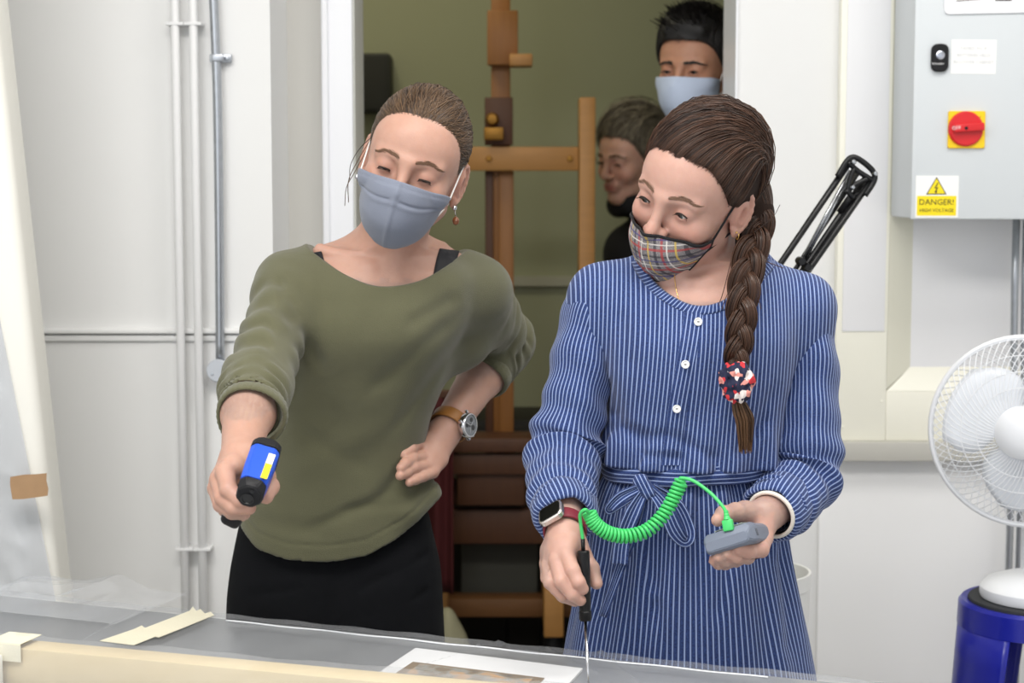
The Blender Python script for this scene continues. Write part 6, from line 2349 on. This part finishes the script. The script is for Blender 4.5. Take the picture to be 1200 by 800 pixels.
# neck band: stripes run across it
ncb = catmull(ncp[1:-1], 70)
tn = np.gradient(ncb, axis=0)
tn /= np.linalg.norm(tn, axis=1)[:, None]
nn = np.stack([-tn[:, 1], tn[:, 0]], -1)          # down and outwards in the photo
nn[nn[:, 1] < 0] *= 1
cenp = np.array([826, 290])
flip = ((ncb - cenp) * nn).sum(1) < 0
nn[flip] *= -1
rows_b = []
for q in (-1.5, 0.5, 3, 6, 8, 9):
    pt = ncb + nn * q
    w_ = hit(S2, pt[:, 0], pt[:, 1], 0.0095 if 0 < q < 9 else 0.006)
    rows_b.append(w_)
Vb = np.stack(rows_b, 1)
okb = (Vb[..., 1] < 2.62).all(1)
Vb = Vb[okb]
arc = np.concatenate([[0], np.cumsum(np.linalg.norm(np.diff(Vb[:, 2], axis=0), axis=1))])
grid_obj('neck_band', Vb, st_m, dr2, 0.0015, {'stripe': (np.repeat(arc[:, None], Vb.shape[1], 1) / PITCH_S * 1.1 + np.linspace(0, 1.0, Vb.shape[1])[None]).ravel()})
# button stand and buttons
pk = catmull([(813, 364), (808, 400), (801, 440), (794, 480), (789, 520), (786, 545)], 40)
Vp = np.stack([hit(K3, pk[:, 0] + q, pk[:, 1], 0.0022 if abs(q) < 10 else 0.0004) for q in (-11, -10, -5, 0, 5, 10, 11)], 1)
grid_obj('button_stand', Vp, st_m, dr2, 0.0, {'stripe': (np.repeat(np.array([[-11, -10, -5, 0, 5, 10, 11]]), 40, 0) * 2.4 / FPX / PITCH_S + 0.3).ravel()})
M_btn = mat('pearl_button', rgb(240, 240, 238), 0.25)
for bx_, by_ in ((818, 377), (803, 427), (793, 479)):
    c = hit(K3, bx_, by_, 0.002)
    c = np.asarray(c).reshape(3)
    Mb = Matrix.Translation(Vector(c)) @ Matrix.Rotation(math.radians(80), 4, 'X')
    b_ = lathe_obj('button', [(0, 0.0022), (0.0036, 0.0022), (0.0046, 0.0034), (0.0054, 0.0034), (0.006, 0.0022), (0.0055, 0.0)], M_btn, dr2, Mb, 20)
# (holes are sewn shut with navy thread)
    bm = bmesh.new()
    add_box(bm, (0, 0, 0.0026), (0.0032, 0.0011, 0.001), Mb)
    bm_obj('button_thread', bm, M_print, dr2)

# sleeves
def sleeve(path, radii, ph, wr, cuff0, seed):
    rr = np.asarray(radii, float)
    rs = np.random.default_rng(seed)
    def rad(s, th):
        r = np.interp(s.ravel(), np.linspace(0, 1, len(rr)), rr).reshape(s.shape)
        e = np.zeros_like(r)
        for (s0, w, n, amp) in wr:
            e += amp * np.exp(-((s - s0) / w) ** 2) * np.sin(n * s * 6.283 + 1.5 * np.sin(th + ph) + ph + 0.8 * np.sin(2 * th + 1))
        e += 0.0016 * np.sin(3 * th + 4 * s + ph) + 0.0012 * np.sin(5 * th - 9 * s)
        return r + e
    return tube_cloth('sleeve', path, rad, st_m, dr2, 130, 110, (0, -1, 0), round(2 * math.pi * 0.047 / PITCH_S))
def PL(rows):
    return [P(*r) for r in rows]
slR, VR = sleeve(PL([(724, 336, 2.50), (704, 356, 2.498), (690, 390, 2.495), (682, 430, 2.49), (672, 480, 2.485), (663, 525, 2.475), (660, 565, 2.425), (661, 594, 2.370), (662, 604, 2.350)]),
                 [.040, .048, .047, .047, .049, .056, .052, .045, .043], 0.3, [(0.62, 0.16, 9, .0062), (0.80, 0.12, 11, .0045), (0.3, 0.2, 6, .0028)], 0, 3)
slL, VL = sleeve(PL([(918, 340, 2.50), (938, 362, 2.50), (944, 400, 2.498), (945, 450, 2.495), (945, 505, 2.49), (944, 550, 2.482), (929, 579, 2.448), (910, 595, 2.405), (906, 598, 2.393)]),
                 [.038, .047, .046, .048, .050, .054, .050, .045, .043], 1.7, [(0.66, 0.14, 9, .0068), (0.82, 0.12, 11, .0045), (0.3, 0.2, 6, .0028)], 0, 4)
# rolled cuffs
def cuff(c0, c1, r0, r1, ph):
    ns = 22
    prof = [(0.0, -0.006), (0.02, 0.0), (0.10, 0.0045), (0.3, 0.0060), (0.6, 0.0062), (0.86, 0.0048), (0.97, 0.001), (1.0, -0.003), (0.9, -0.006), (0.4, -0.009)]
    c0, c1 = np.asarray(c0), np.asarray(c1)
    x, y, z = frame(c1 - c0, (0, -1, 0))
    L = np.linalg.norm(c1 - c0)
    nt_ = 96
    Vc = np.zeros((nt_ + 1, len(prof), 3))
    for i, a in enumerate(np.linspace(0, 2 * math.pi, nt_ + 1)):
        for j, (t, e) in enumerate(prof):
            r = r0 + (r1 - r0) * t + e + 0.0012 * math.sin(4 * a + ph + 3 * t) + 0.0006 * math.sin(9 * a + 5 * t + ph)
            tt = t * L + 0.0016 * math.sin(3 * a + ph)
            Vc[i, j] = c0 + z * tt + r * (math.cos(a) * x + math.sin(a) * y)
    ang = np.linspace(0, 1, nt_ + 1)[:, None] + 0.03 * np.array([p_[0] for p_ in prof])[None]
    grid_obj('cuff', Vc, st_m, dr2, 0.0, {'stripe': (ang * 44).ravel()})
cuff(P(660, 588, 2.382), P(663, 610, 2.336), 0.041, 0.040, 0.5)
cuff(P(923, 585, 2.435), P(901, 603, 2.383), 0.041, 0.041, 2.1)

# skirt with gathers
K4 = Sculpt()
Bk = Loft([row(808, 545, 2.51, 92, .088), row(807, 566, 2.512, 103, .100), row(806, 600, 2.52, 113, .110), row(806, 650, 2.53, 122, .118), row(806, 700, 2.54, 133, .124), row(806, 760, 2.55, 146, .130), row(806, 830, 2.56, 158, .136), row(806, 1000, 2.57, 180, .150)], 2.2)
l4, h4 = Bk.bounds()
K4.add(Bk.fn, l4, h4, 0.01)
ztop = P(808, 556, 2.41)[2]
def gathers(p):
    a = Bk.angle(p)
    t = np.clip((ztop - p[:, 2]) / 0.30, 0, 1)
    d = 0.0042 * np.sin(a * 13 + 1.2 * np.sin(a * 5 + t * 3) + t * 0.8) * (0.35 + 0.65 * np.sin(math.pi * np.clip(t * 0.8 + 0.1, 0, 1)))
    d = d + 0.0022 * np.sin(a * 31 + 2 * np.sin(a * 7)) * np.exp(-(t / 0.25) ** 2)
    for a_, b_, w, h in CR4:
        dd, tt = crease_dist(p, a_, b_)
        d = d + h * np.exp(-(dd / w) ** 2) * np.clip(np.minimum(tt, 1 - tt) * 6, 0, 1)
    return d
CR4 = [(P(757, 575, 2.41), P(766, 700, 2.41), .010, .008), (P(770, 700, 2.41), P(785, 790, 2.41), .010, .006), (P(868, 590, 2.41), P(838, 740, 2.41), .010, .006), (P(720, 620, 2.42), P(702, 740, 2.42), .010, .006), (P(910, 640, 2.43), P(930, 790, 2.42), .010, .006), (P(740, 640, 2.41), P(735, 780, 2.41), .008, .005)]
K4.add(gathers, l4 - .03, h4 + .03, 0, 'd')
K4.add(lambda p: p[:, 2] - ztop - 0.01, l4 - .05, h4 + .05, .003, 'i')
V, F = K4.grid(l4 - .02, (h4[0] + .02, h4[1] + .02, ztop + .03), 0.0040)
sk_ang = Bk.angle(V.astype(np.float32))
mesh_obj('skirt', V, F, st_m, dr2, attrs={'stripe': sk_ang / (2 * math.pi) * 134 + 0.25 * wob(V.astype(np.float32), 14, 4)})
# belt and tied bow
nb2 = 150
Vt = np.zeros((nb2 + 1, 9, 3))
for i, a in enumerate(np.linspace(0, 2 * math.pi, nb2 + 1)):
    for j, q in enumerate(np.linspace(-1, 1, 9)):
        py = 558 + 11 * q - 4 * math.sin(a)
        zc = P(808, py, 2.41)[2]
        pa = 0.1275 + 0.003 * (1 - q * q) + 0.0012 * math.sin(5 * q + 4 * a)
        Vt[i, j] = (P(808, 556, 2.508)[0] + pa * math.sin(a), 2.508 - (pa - 0.022) * math.cos(a), zc + 0.001 * math.sin(7 * a + q))
grid_obj('belt', Vt, st_m, dr2, 0.002, {'stripe': np.repeat(np.linspace(-1, 1, 9)[None] * 2.3 + 0.25, nb2 + 1, 0).ravel()})
def sash(name, rows, wpx, wd0=(1, 0, 0)):
    pts = [P(*r) for r in rows]
    n = 40
    p = catmull(pts, n)
    tv = np.gradient(p, axis=0)
    w = np.cross(tv, (0, -1.0, 0.0))
    w /= np.linalg.norm(w, axis=1)[:, None]
    ww = np.interp(np.linspace(0, 1, n), np.linspace(0, 1, len(wpx)), wpx) * 2.38 / FPX
    u_ = np.linspace(-0.5, 0.5, 7)
    Vs = p[:, None] + w[:, None] * (ww[:, None, None] * u_[None, :, None])
    Vs[..., 1] += (0.0025 * np.cos(u_ * 6.28))[None]
    grid_obj(name, Vs, st_m, dr2, 0.0022, {'stripe': (u_[None] * np.ones((n, 1)) * 4.0 + 0.25).ravel()})
sash('sash_end', [(757, 572, 2.370), (742, 600, 2.366), (730, 632, 2.372), (726, 661, 2.376)], [10, 19, 19, 20])
sash('sash_end', [(757, 574, 2.374), (746, 610, 2.376), (728, 660, 2.385), (706, 722, 2.392)], [10, 15, 13, 9])
sash('sash_loop', [(760, 570, 2.372), (778, 592, 2.362), (792, 622, 2.362), (803, 634, 2.370), (806, 622, 2.382), (792, 592, 2.386), (764, 570, 2.38)], [10, 18, 20, 14, 18, 18, 10])
sash('sash_loop', [(752, 570, 2.372), (728, 582, 2.362), (714, 596, 2.366), (722, 592, 2.380), (752, 574, 2.382)], [9, 14, 12, 12, 9])
Kn = Sculpt()
kc = P(756, 570, 2.372)
Kn.cone(P(751, 564, 2.375), P(760, 577, 2.372), 0.0115, 0.0105, 0.005)
Kn.add(lambda p: 0.001 * wob(p, 260, 4), kc - .03, kc + .03, 0, 'd')
V, F = Kn.grid(kc - 0.028, kc + 0.028, 0.0022)
mesh_obj('knot', V, F, st_m, dr2, attrs={'stripe': (V[:, 0] + 0.5 * V[:, 2]) / PITCH_S})
# legs and shoes under the dress
for px in (750, 862):
    a = P(px, 800, 2.545)
    Kl = Sculpt()
    Kl.cone((a[0], 2.55, 0.62), (a[0], 2.56, 0.42), 0.062, 0.05, 0.02)
    Kl.cone((a[0], 2.56, 0.42), (a[0], 2.58, 0.08), 0.05, 0.032, 0.02)
    V, F = Kl.grid((a[0] - .08, 2.46, 0.03), (a[0] + .08, 2.66, 0.70), 0.007)
    mesh_obj('leg', V, F, M_skin, w2, attrs={'tint': np.repeat(np.array([base2[:3]]), len(V), 0)})
    Ks = Sculpt()
    Ks.cone((a[0], 2.60, 0.04), (a[0], 2.42, 0.03), 0.038, 0.034, 0.02)
    Ks.add(lambda p: -p[:, 2], (a[0] - .1, 2.3, -.1), (a[0] + .1, 2.75, .12), .004, 'i')
    V, F = Ks.grid((a[0] - .06, 2.36, -.01), (a[0] + .06, 2.66, .10), .006)
    mesh_obj('shoe', V, F, M_black, w2)

# smartwatch on the right wrist
wd2 = (W2R - E2R) / np.linalg.norm(W2R - E2R)
wc2 = W2R + wd2 * -0.005
x, y, z = frame(wd2, np.array([-0.50, -0.80, 0.40]))
Mw2 = mat4(wc2, x, y, z)
sw2 = bpy.data.objects.new('smartwatch', None)
C.objects.link(sw2)
sw2.parent = w2
sw2['label'] = 'silver smartwatch on maroon band'
watch_band(Mw2, 0.0285, 0.0275, 0.020, 0.0025, mat('maroon_band', rgb(120, 32, 46), 0.5), sw2)
Mc2 = Mw2 @ Matrix.Translation((0.0275, 0, 0)) @ Matrix.Rotation(math.pi / 2, 4, 'Y')
prism_obj('watch_case', rrect(0.034, 0.038, 0.009), 0.0095, mat('rose_silver', rgb(216, 206, 200), 0.25, 0.9), sw2, Mc2, 0.0018)
prism_obj('watch_screen', rrect(0.0285, 0.0325, 0.0065), 0.001, mat('black_glass', rgb(8, 8, 10), 0.08), sw2, Mc2 @ Matrix.Translation((0, 0, 0.0092)), 0.0004)
tube_obj('crown', [Mc2 @ Vector((0.0175, 0.008, 0.005)), Mc2 @ Vector((0.020, 0.008, 0.005))], 0.0028, MATS['rose_silver'], sw2, 14)
# bangle and hair tie on the left wrist
wd3 = (W2L - E2L) / np.linalg.norm(W2L - E2L)
x, y, z = frame(wd3, (0, -1, 0))
for off_, r_, t_, m_, nm in ((-0.018, 0.0335, 0.0030, mat('white_bangle', rgb(228, 222, 212), 0.3), 'bangle'), (-0.026, 0.0310, 0.0020, M_bind, 'hair_tie')):
    c = W2L + wd3 * off_ + np.array([0.004, 0, -0.002])
    path = np.array([c + r_ * (math.cos(a) * x + math.sin(a) * y) for a in np.linspace(0, 2 * math.pi, 49)])
    tube_obj(nm, path, t_, m_, w2, 10, False)

# ---------------------------------------------------------------- probe thermometer
pt_ = thing('probe_thermometer', 'grey digital probe thermometer with green coiled cable', 'thermometer')
M_green_c = mat('green_cable', rgb(70, 202, 108), 0.4)
ha, hb_ = P(683.5, 645, 2.266), P(686, 727, 2.258)
hd_ = (hb_ - ha) / np.linalg.norm(hb_ - ha)
x, y, z = frame(hd_, (1, 0, 0))
Lh = np.linalg.norm(hb_ - ha)
Mh_ = mat4(ha, x, y, z)
hn = lathe_obj('probe_handle', [(0, 0), (0.0072, 0.0), (0.0085, 0.0015), (0.0085, Lh * 0.70), (0.0078, Lh * 0.84), (0.0078, Lh * 0.86), (0.0086, Lh * 0.87), (0.0086, Lh * 0.97), (0.0075, Lh), (0, Lh)], mat('black_handle', rgb(12, 12, 14), 0.35, spec=0.35), pt_, Mh_, 28)
tube_obj('strain_relief', [ha - hd_ * 0.016, ha + hd_ * 0.001], 0.0028, M_black, hn, 10)
tipp = PZ(690, 803, TZ + 0.010)
tube_obj('probe_needle', [hb_ - hd_ * 0.002, hb_ + (tipp - hb_) * 0.5, tipp], np.array([0.0022, 0.0022, 0.0012]), M_steel, pt_, 12)
cc = catmull([P(690, 600, 2.272), P(697, 613, 2.272), P(712, 624, 2.275), P(733, 628, 2.282), P(757, 622, 2.290), P(776, 605, 2.296), P(789, 584, 2.300), P(799, 563, 2.302)], 900)
T_, N_, B_ = transport(cc, (0, -1, 0))
ph = np.linspace(0, 2 * math.pi * 33, 900)
coil = cc + 0.0082 * (np.cos(ph)[:, None] * N_ + np.sin(ph)[:, None] * B_)
lead_in = catmull([ha - hd_ * 0.014, P(680.5, 614, 2.266), P(680, 602, 2.262), P(686, 597, 2.258), coil[0]], 24)
lead_out = catmull([coil[-1], P(797, 560, 2.294), P(812, 563, 2.288), P(832, 577, 2.275), P(846, 592, 2.262), P(851, 600, 2.258)], 30)
cable = np.concatenate([lead_in[:-1], coil, lead_out[1:]])
cb_ = tube_obj('coiled_cable', cable, 0.0024, M_green_c, pt_, 8)
# the meter
rg = np.array([0.86, -0.36, 0.37])
rg /= np.linalg.norm(rg)
fr = np.array([-0.42, -0.86, 0.0])          # the end face looks this way
fr = fr - rg * fr.dot(rg)
fr /= np.linalg.norm(fr)
upv = np.cross(rg, -fr)
if upv[2] < 0:
    upv = -upv
tilt = math.radians(9)
fr2 = fr * math.cos(tilt) + upv * math.sin(tilt)
up2 = upv * math.cos(tilt) - fr * math.sin(tilt)
fc_ = P(851, 632, 2.245)
Mm = mat4(fc_, rg, up2, np.cross(rg, up2))
zf = np.cross(rg, up2)
sgn = 1.0 if zf.dot(fr2) > 0 else -1.0
M_met = mat('meter_grey_plastic', rgb(118, 126, 142), 0.5, bump=0.1, bscale=900)
M_met2 = mat('meter_dark_plastic', rgb(84, 88, 100), 0.5)
def meter_sec(w, t0, t1, c):
    """outline with chamfered top edges: w wide, from t0 to t1"""
    return [(w / 2, t0 + c * 0.6), (w / 2, t1 - c), (w / 2 - c, t1), (-w / 2 + c, t1), (-w / 2, t1 - c), (-w / 2, t0 + c * 0.6), (-w / 2 + c, t0), (w / 2 - c, t0)]
bm = bmesh.new()
rings = []
for zz, w, t0, t1, c in ((0, 0.062, -0.010, 0.005, 0.004), (-0.008, 0.069, -0.014, 0.014, 0.006), (-0.035, 0.069, -0.014, 0.016, 0.006), (-0.06, 0.057, -0.014, 0.016, 0.006), (-0.105, 0.055, -0.013, 0.015, 0.006), (-0.115, 0.048, -0.009, 0.010, 0.006)):
    rings.append([bm.verts.new((a, b, zz * sgn)) for a, b in meter_sec(w, t0, t1, c)])
for a, b in zip(rings[:-1], rings[1:]):
    for k in range(8):
        bm.faces.new((a[k], a[(k + 1) % 8], b[(k + 1) % 8], b[k]))
bm.faces.new(rings[0])
bm.faces.new(rings[-1])
bmesh.ops.bevel(bm, geom=list(bm.edges), offset=0.0012, segments=2, affect='EDGES')
bm.transform(Mm)
mo = bm_obj('meter', bm, M_met, pt_, True)
bm = bmesh.new()
add_box(bm, (0, 0.0165, -0.038 * sgn), (0.042, 0.0015, 0.030), Mm, 0.0006)
bm_obj('display', bm, mat('lcd_grey', rgb(150, 160, 150), 0.2), mo, True)
for a in (-0.014, 0, 0.014):
    bm = bmesh.new()
    add_box(bm, (a, 0.0165, -0.075 * sgn), (0.010, 0.002, 0.008), Mm, 0.001)
    bm_obj('key', bm, M_met2, mo, True)
bm = bmesh.new()
add_box(bm, (0.0345, 0.0, -0.03 * sgn), (0.001, 0.010, 0.008), Mm, 0.0003)
bm_obj('side_catch', bm, M_met2, mo, True)
# plug
pa, pb_ = P(850.5, 598, 2.258), np.array(Mm @ Vector((0.006, 0.010, -0.004 * sgn)))
x, y, z = frame(pb_ - pa, rg)
Lp = np.linalg.norm(pb_ - pa)
Mpq = mat4(pa, x, y, z)
bm = bmesh.new()
add_box(bm, (0, 0, Lp * 0.72), (0.0145, 0.008, Lp * 0.56), Mpq, 0.0018)
pg = bm_obj('plug', bm, M_green_c, cb_, True)
lathe_obj('plug_boot', [(0, 0), (0.0030, 0), (0.0034, Lp * 0.1), (0.0030, Lp * 0.14), (0.0038, Lp * 0.22), (0.0034, Lp * 0.26), (0.0052, Lp * 0.44), (0, Lp * 0.46)], M_green_c, cb_, Mpq, 16)
# ================================================================ people in the room behind
def bystander(label, M, base, garment_rows, garment_m, shoulders, arms, hair, extra_prims=None, lids=(0.05, -0.42), gaze=-0.05, iris=rgb(70, 60, 50)):
    t = thing('person', label, 'person', 'people')
    S = Sculpt()
    L_ = Loft(garment_rows, 2.3)
    a, b = L_.bounds()
    S.add(L_.fn, a, b, 0.02)
    nb_ = (shoulders[0] + shoulders[1]) / 2 + np.array([0, 0, 0.03])
    S.cone(nb_, tp(M, [0, 0.025, -0.065])[0], 0.058, 0.054, 0.035)
    sculpt_head(S, M, lid_up=lids[0], lid_lo=lids[1], gaze=gaze)
    for (p0, p1, p2) in arms:
        # hands hang relaxed: palm with five curled fingers
        S.cone(p0, p1, 0.045, 0.036, 0.02)
        S.cone(p1, p2, 0.036, 0.025, 0.02)
        d = (p2 - p1) / np.linalg.norm(p2 - p1)
        S.cone(p2, p2 + d * 0.07, 0.022, 0.028, 0.015, flat=0.6, axis=(1, 0, 0))
        for q in range(4):
            o = np.array([0, -0.027 + q * 0.018, 0])
            k0 = p2 + d * 0.085 + o
            k1 = k0 + d * 0.035 + np.array([0.004, 0, 0])
            k2 = k1 + d * 0.025 + np.array([0.012, 0, 0])
            S.chain([list(k0) + [.010], list(k1) + [.009], list(k2) + [.0078]], 0.004)
        th = p2 + d * 0.03 + np.array([0.0, -0.028, 0])
        S.chain([list(th) + [.013], list(th + d * 0.03 + np.array([0.005, -0.014, 0])) + [.0105], list(th + d * 0.058 + np.array([0.012, -0.016, 0])) + [.009]], 0.006)
    hl, hh = bb(M, (-.09, -.115, -.14), (.09, .11, .118))
    pts = np.array([q for ar in arms for q in ar] + [a, b, hl, hh])
    V, F = S.regions([(pts.min(0) - .12, pts.max(0) + .02, 0.012), (hl, hh, 0.0033)])
    mesh_obj('body', V, F, M_skin, t, attrs={'tint': skin_tint(V, M, base)})
    eyes(M, t, iris, (0, -0.95, -0.25), lids[0], gaze=gaze)
    K = Sculpt()
    L2 = Loft(garment_rows, 2.3, 0.012)
    a, b = L2.bounds()
    K.add(L2.fn, a, b, 0.02)
    for s_, ar in zip(shoulders, arms):
        K.cone(nb_, s_, 0.05, 0.058, 0.05)
        K.cone(ar[0], ar[1], 0.058, 0.048, 0.03)
        K.cone(ar[1], ar[1] + (ar[2] - ar[1]) * 0.85, 0.048, 0.038, 0.03)
    if extra_prims:
        extra_prims(K)
    K.add(lambda p: 0.003 * wob(p, 22, 5), a - .2, b + .2, 0, 'd')
    pts = np.array([q for ar in arms for q in ar] + [a, b])
    V, F = K.grid(pts.min(0) - .08, pts.max(0) + .08, 0.012)
    mesh_obj('jacket', V, F, garment_m, t)
    # trousers and shoes
    cx, cy = garment_rows[0][0], garment_rows[0][1]
    zt_ = garment_rows[0][2] + 0.03
    for s_ in (-1, 1):
        dx = (shoulders[1] - shoulders[0])
        dx = dx / np.linalg.norm(dx) * 0.09 * s_
        Kl = Sculpt()
        Kl.cone((cx + dx[0], cy + dx[1], zt_), (cx + dx[0], cy + dx[1], 0.09), 0.085, 0.055, 0.02)
        V, F = Kl.grid((cx + dx[0] - .1, cy + dx[1] - .1, 0.06), (cx + dx[0] + .1, cy + dx[1] + .1, zt_ + .1), 0.012)
        mesh_obj('trouser_leg', V, F, M_trs, t)
        Ks = Sculpt()
        Ks.cone((cx + dx[0], cy + dx[1] + .04, .045), (cx + dx[0] - .05, cy + dx[1] - .14, .036), .042, .036, .02)
        Ks.add(lambda p: -p[:, 2], (-3, 3, -.1), (3, 6, .12), .004, 'i')
        V, F = Ks.grid((cx + dx[0] - .13, cy + dx[1] - .2, -.01), (cx + dx[0] + .08, cy + dx[1] + .1, .11), .008)
        mesh_obj('shoe', V, F, M_black, t)
    return t, S

# the tall masked man, half behind the door jamb
H3 = head_matrix(797, 83, 3.87, 8, 30, -2, 1.05)
mc = np.array([0.585, 4.08])
sh3 = [np.array([0.56, 3.92, 1.50]), np.array([0.62, 4.26, 1.50])]
g3 = [(0.585, 4.08, 0.92, .13, .17), (0.585, 4.08, 1.15, .12, .165), (0.58, 4.08, 1.35, .125, .19), (0.575, 4.07, 1.48, .10, .18), (0.57, 4.06, 1.56, .07, .10)]
t3, S3 = bystander('tall dark-haired man in pale blue mask peering round the doorway', H3, rgb(184, 136, 110), g3, mat('dark_navy_wool', rgb(34, 38, 48), 0.9, var=0.1, vscale=10), sh3,
               [(sh3[0], np.array([0.60, 3.93, 1.20]), np.array([0.58, 3.92, 0.96])), (sh3[1], np.array([0.66, 4.28, 1.20]), np.array([0.63, 4.27, 0.96]))], None)
brows(S3, H3, t3, mat('brow_black', rgb(34, 28, 26), 0.7), 0.0155, 0.002, 130, 0.0007)
M_hair3 = hair_mat('hair_black', rgb(14, 13, 13), rgb(40, 36, 34), 0.45)
yf3 = [(-0.10, 0.085), (-0.06, 0.055), (-0.03, 0.03), (-0.01, 0.012), (0.0, -0.012), (0.02, -0.03), (0.04, -0.044), (0.055, -0.058), (0.064, -0.072), (0.072, -0.2), (0.2, -0.2)]
def quiff(H):
    for x_ in (-0.035, -0.012, 0.012, 0.035):
        a_, b_ = tp(H3, [[x_, -0.040, 0.092], [x_ * 1.1 + 0.004, -0.068, 0.100 - abs(x_) * 0.4]])
        H.cone(a_, b_, 0.020, 0.008, 0.03)
cp3, c3, r3 = hair_cap(H3, t3, mat('hair_black_base', rgb(20, 18, 18), 0.6, var=0.3, vscale=60), yf3, 0.012, 0.004, np.array([0, 0.012, 0.034]), np.array([0.072, 0.092, 0.086]), extra=quiff)
strands(H3, t3, M_hair3, c3, r3, hairline(yf3, c3, r3), (0.02, 0.10, 0.06), 500, 0.0011, 0.004, 0.0005, seed=9, z_goal_spread=0.03, via=(0, 0.02, 0.14))
rq = np.random.default_rng(44)
tuft = []
for q in range(420):
    d_ = rq.normal(size=3) * np.array([0.6, 0.5, 0.25]) + np.array([0, -0.35, 1.0])
    d_ /= np.linalg.norm(d_)
    p0 = c3 + d_ * r3 * 0.99
    ln_ = rq.uniform(0.008, 0.022) * (1.4 if p0[1] < -0.02 else 0.8)
    p2 = p0 + d_ * ln_ * 0.7 + np.array([rq.normal() * 0.006, -ln_ * 0.8, ln_ * 0.25])
    tuft.append((tp(H3, [p0, (p0 + p2) / 2 + d_ * 0.003, p2]), np.array([0.0016, 0.0014, 0.0005])))
multi_tube_obj('hair_tuft', tuft, M_hair3, t3, 4)['kind'] = 'stuff'
face_mask(S3, H3, t3, mat('pale_blue_mask', rgb(186, 198, 220), 0.8, var=0.04, vscale=40), [(0, -.010, -.022, -.108, -.030, .066), (.3, -.042, -.040, -.119, -.027, .067), (.6, -.076, -.060, -.114, -.029, .064), (.85, -.104, -.086, -.092, -.036, .052), (1, -.115, -.102, -.075, -.042, .036)],
          'pale blue face mask', None, (MATS['white_elastic'], 0.0014), nu=45, nv=31)

# the woman behind, unmasked, seen between the easel and the striped dress
H4 = head_matrix(714, 191, 4.76, 12, 50, -6, 1.04)
sh4 = [P(732, 296, 4.94), P(845, 296, 4.98)]
cc4 = (sh4[0] + sh4[1]) / 2
g4 = [(cc4[0], 4.94, 0.85, .15, .12), (cc4[0], 4.94, 1.05, .14, .11), (cc4[0], 4.94, 1.22, .15, .12), (cc4[0], 4.95, 1.32, .14, .10), (cc4[0] - 0.01, 4.94, 1.38, .09, .075)]
def scarf(K):
    for a, b in zip(np.linspace(0, 5.6, 9), np.linspace(0.7, 6.3, 9)):
        c = tp(H4, [0, 0.020, -0.135])[0]
        K.cone(c + 0.066 * np.array([math.cos(a), math.sin(a), 0.1 * math.sin(2 * a)]), c + 0.066 * np.array([math.cos(b), math.sin(b), 0.1 * math.sin(2 * b)]), 0.030, 0.030, 0.02)
t4, S4 = bystander('woman with greying hair and dark scarf in the room behind', H4, rgb(222, 174, 152), g4, mat('dark_jacket', rgb(30, 28, 30), 0.9, var=0.2, vscale=12), sh4,
               [(sh4[0], sh4[0] + np.array([-0.03, 0.05, -0.27]), sh4[0] + np.array([0.02, -0.10, -0.46])), (sh4[1], sh4[1] + np.array([0.03, 0.05, -0.27]), sh4[1] + np.array([0.0, -0.10, -0.46]))], None, scarf)
brows(S4, H4, t4, M_brow1, 0.019, 0.003, 80, 0.0006)
M_hair4 = hair_mat('hair_greying', rgb(66, 58, 48), rgb(150, 140, 120), 0.5)
yf4 = [(-0.10, 0.06), (-0.06, 0.03), (-0.03, 0.006), (-0.01, -0.012), (0.02, -0.034), (0.045, -0.046), (0.06, -0.056), (0.07, -0.07), (0.078, -0.2), (0.2, -0.2)]
cp4, c4, r4 = hair_cap(H4, t4, mat('hair_grey_base', rgb(84, 74, 60), 0.6, var=0.35, vscale=50), yf4, 0.014, 0.004)
strands(H4, t4, M_hair4, c4, r4, hairline(yf4, c4, r4), (0.02, 0.11, 0.0), 520, 0.0013, 0.008, 0.001, seed=12, z_goal_spread=0.04, via=(0.03, 0.02, 0.13), wave=0.006)
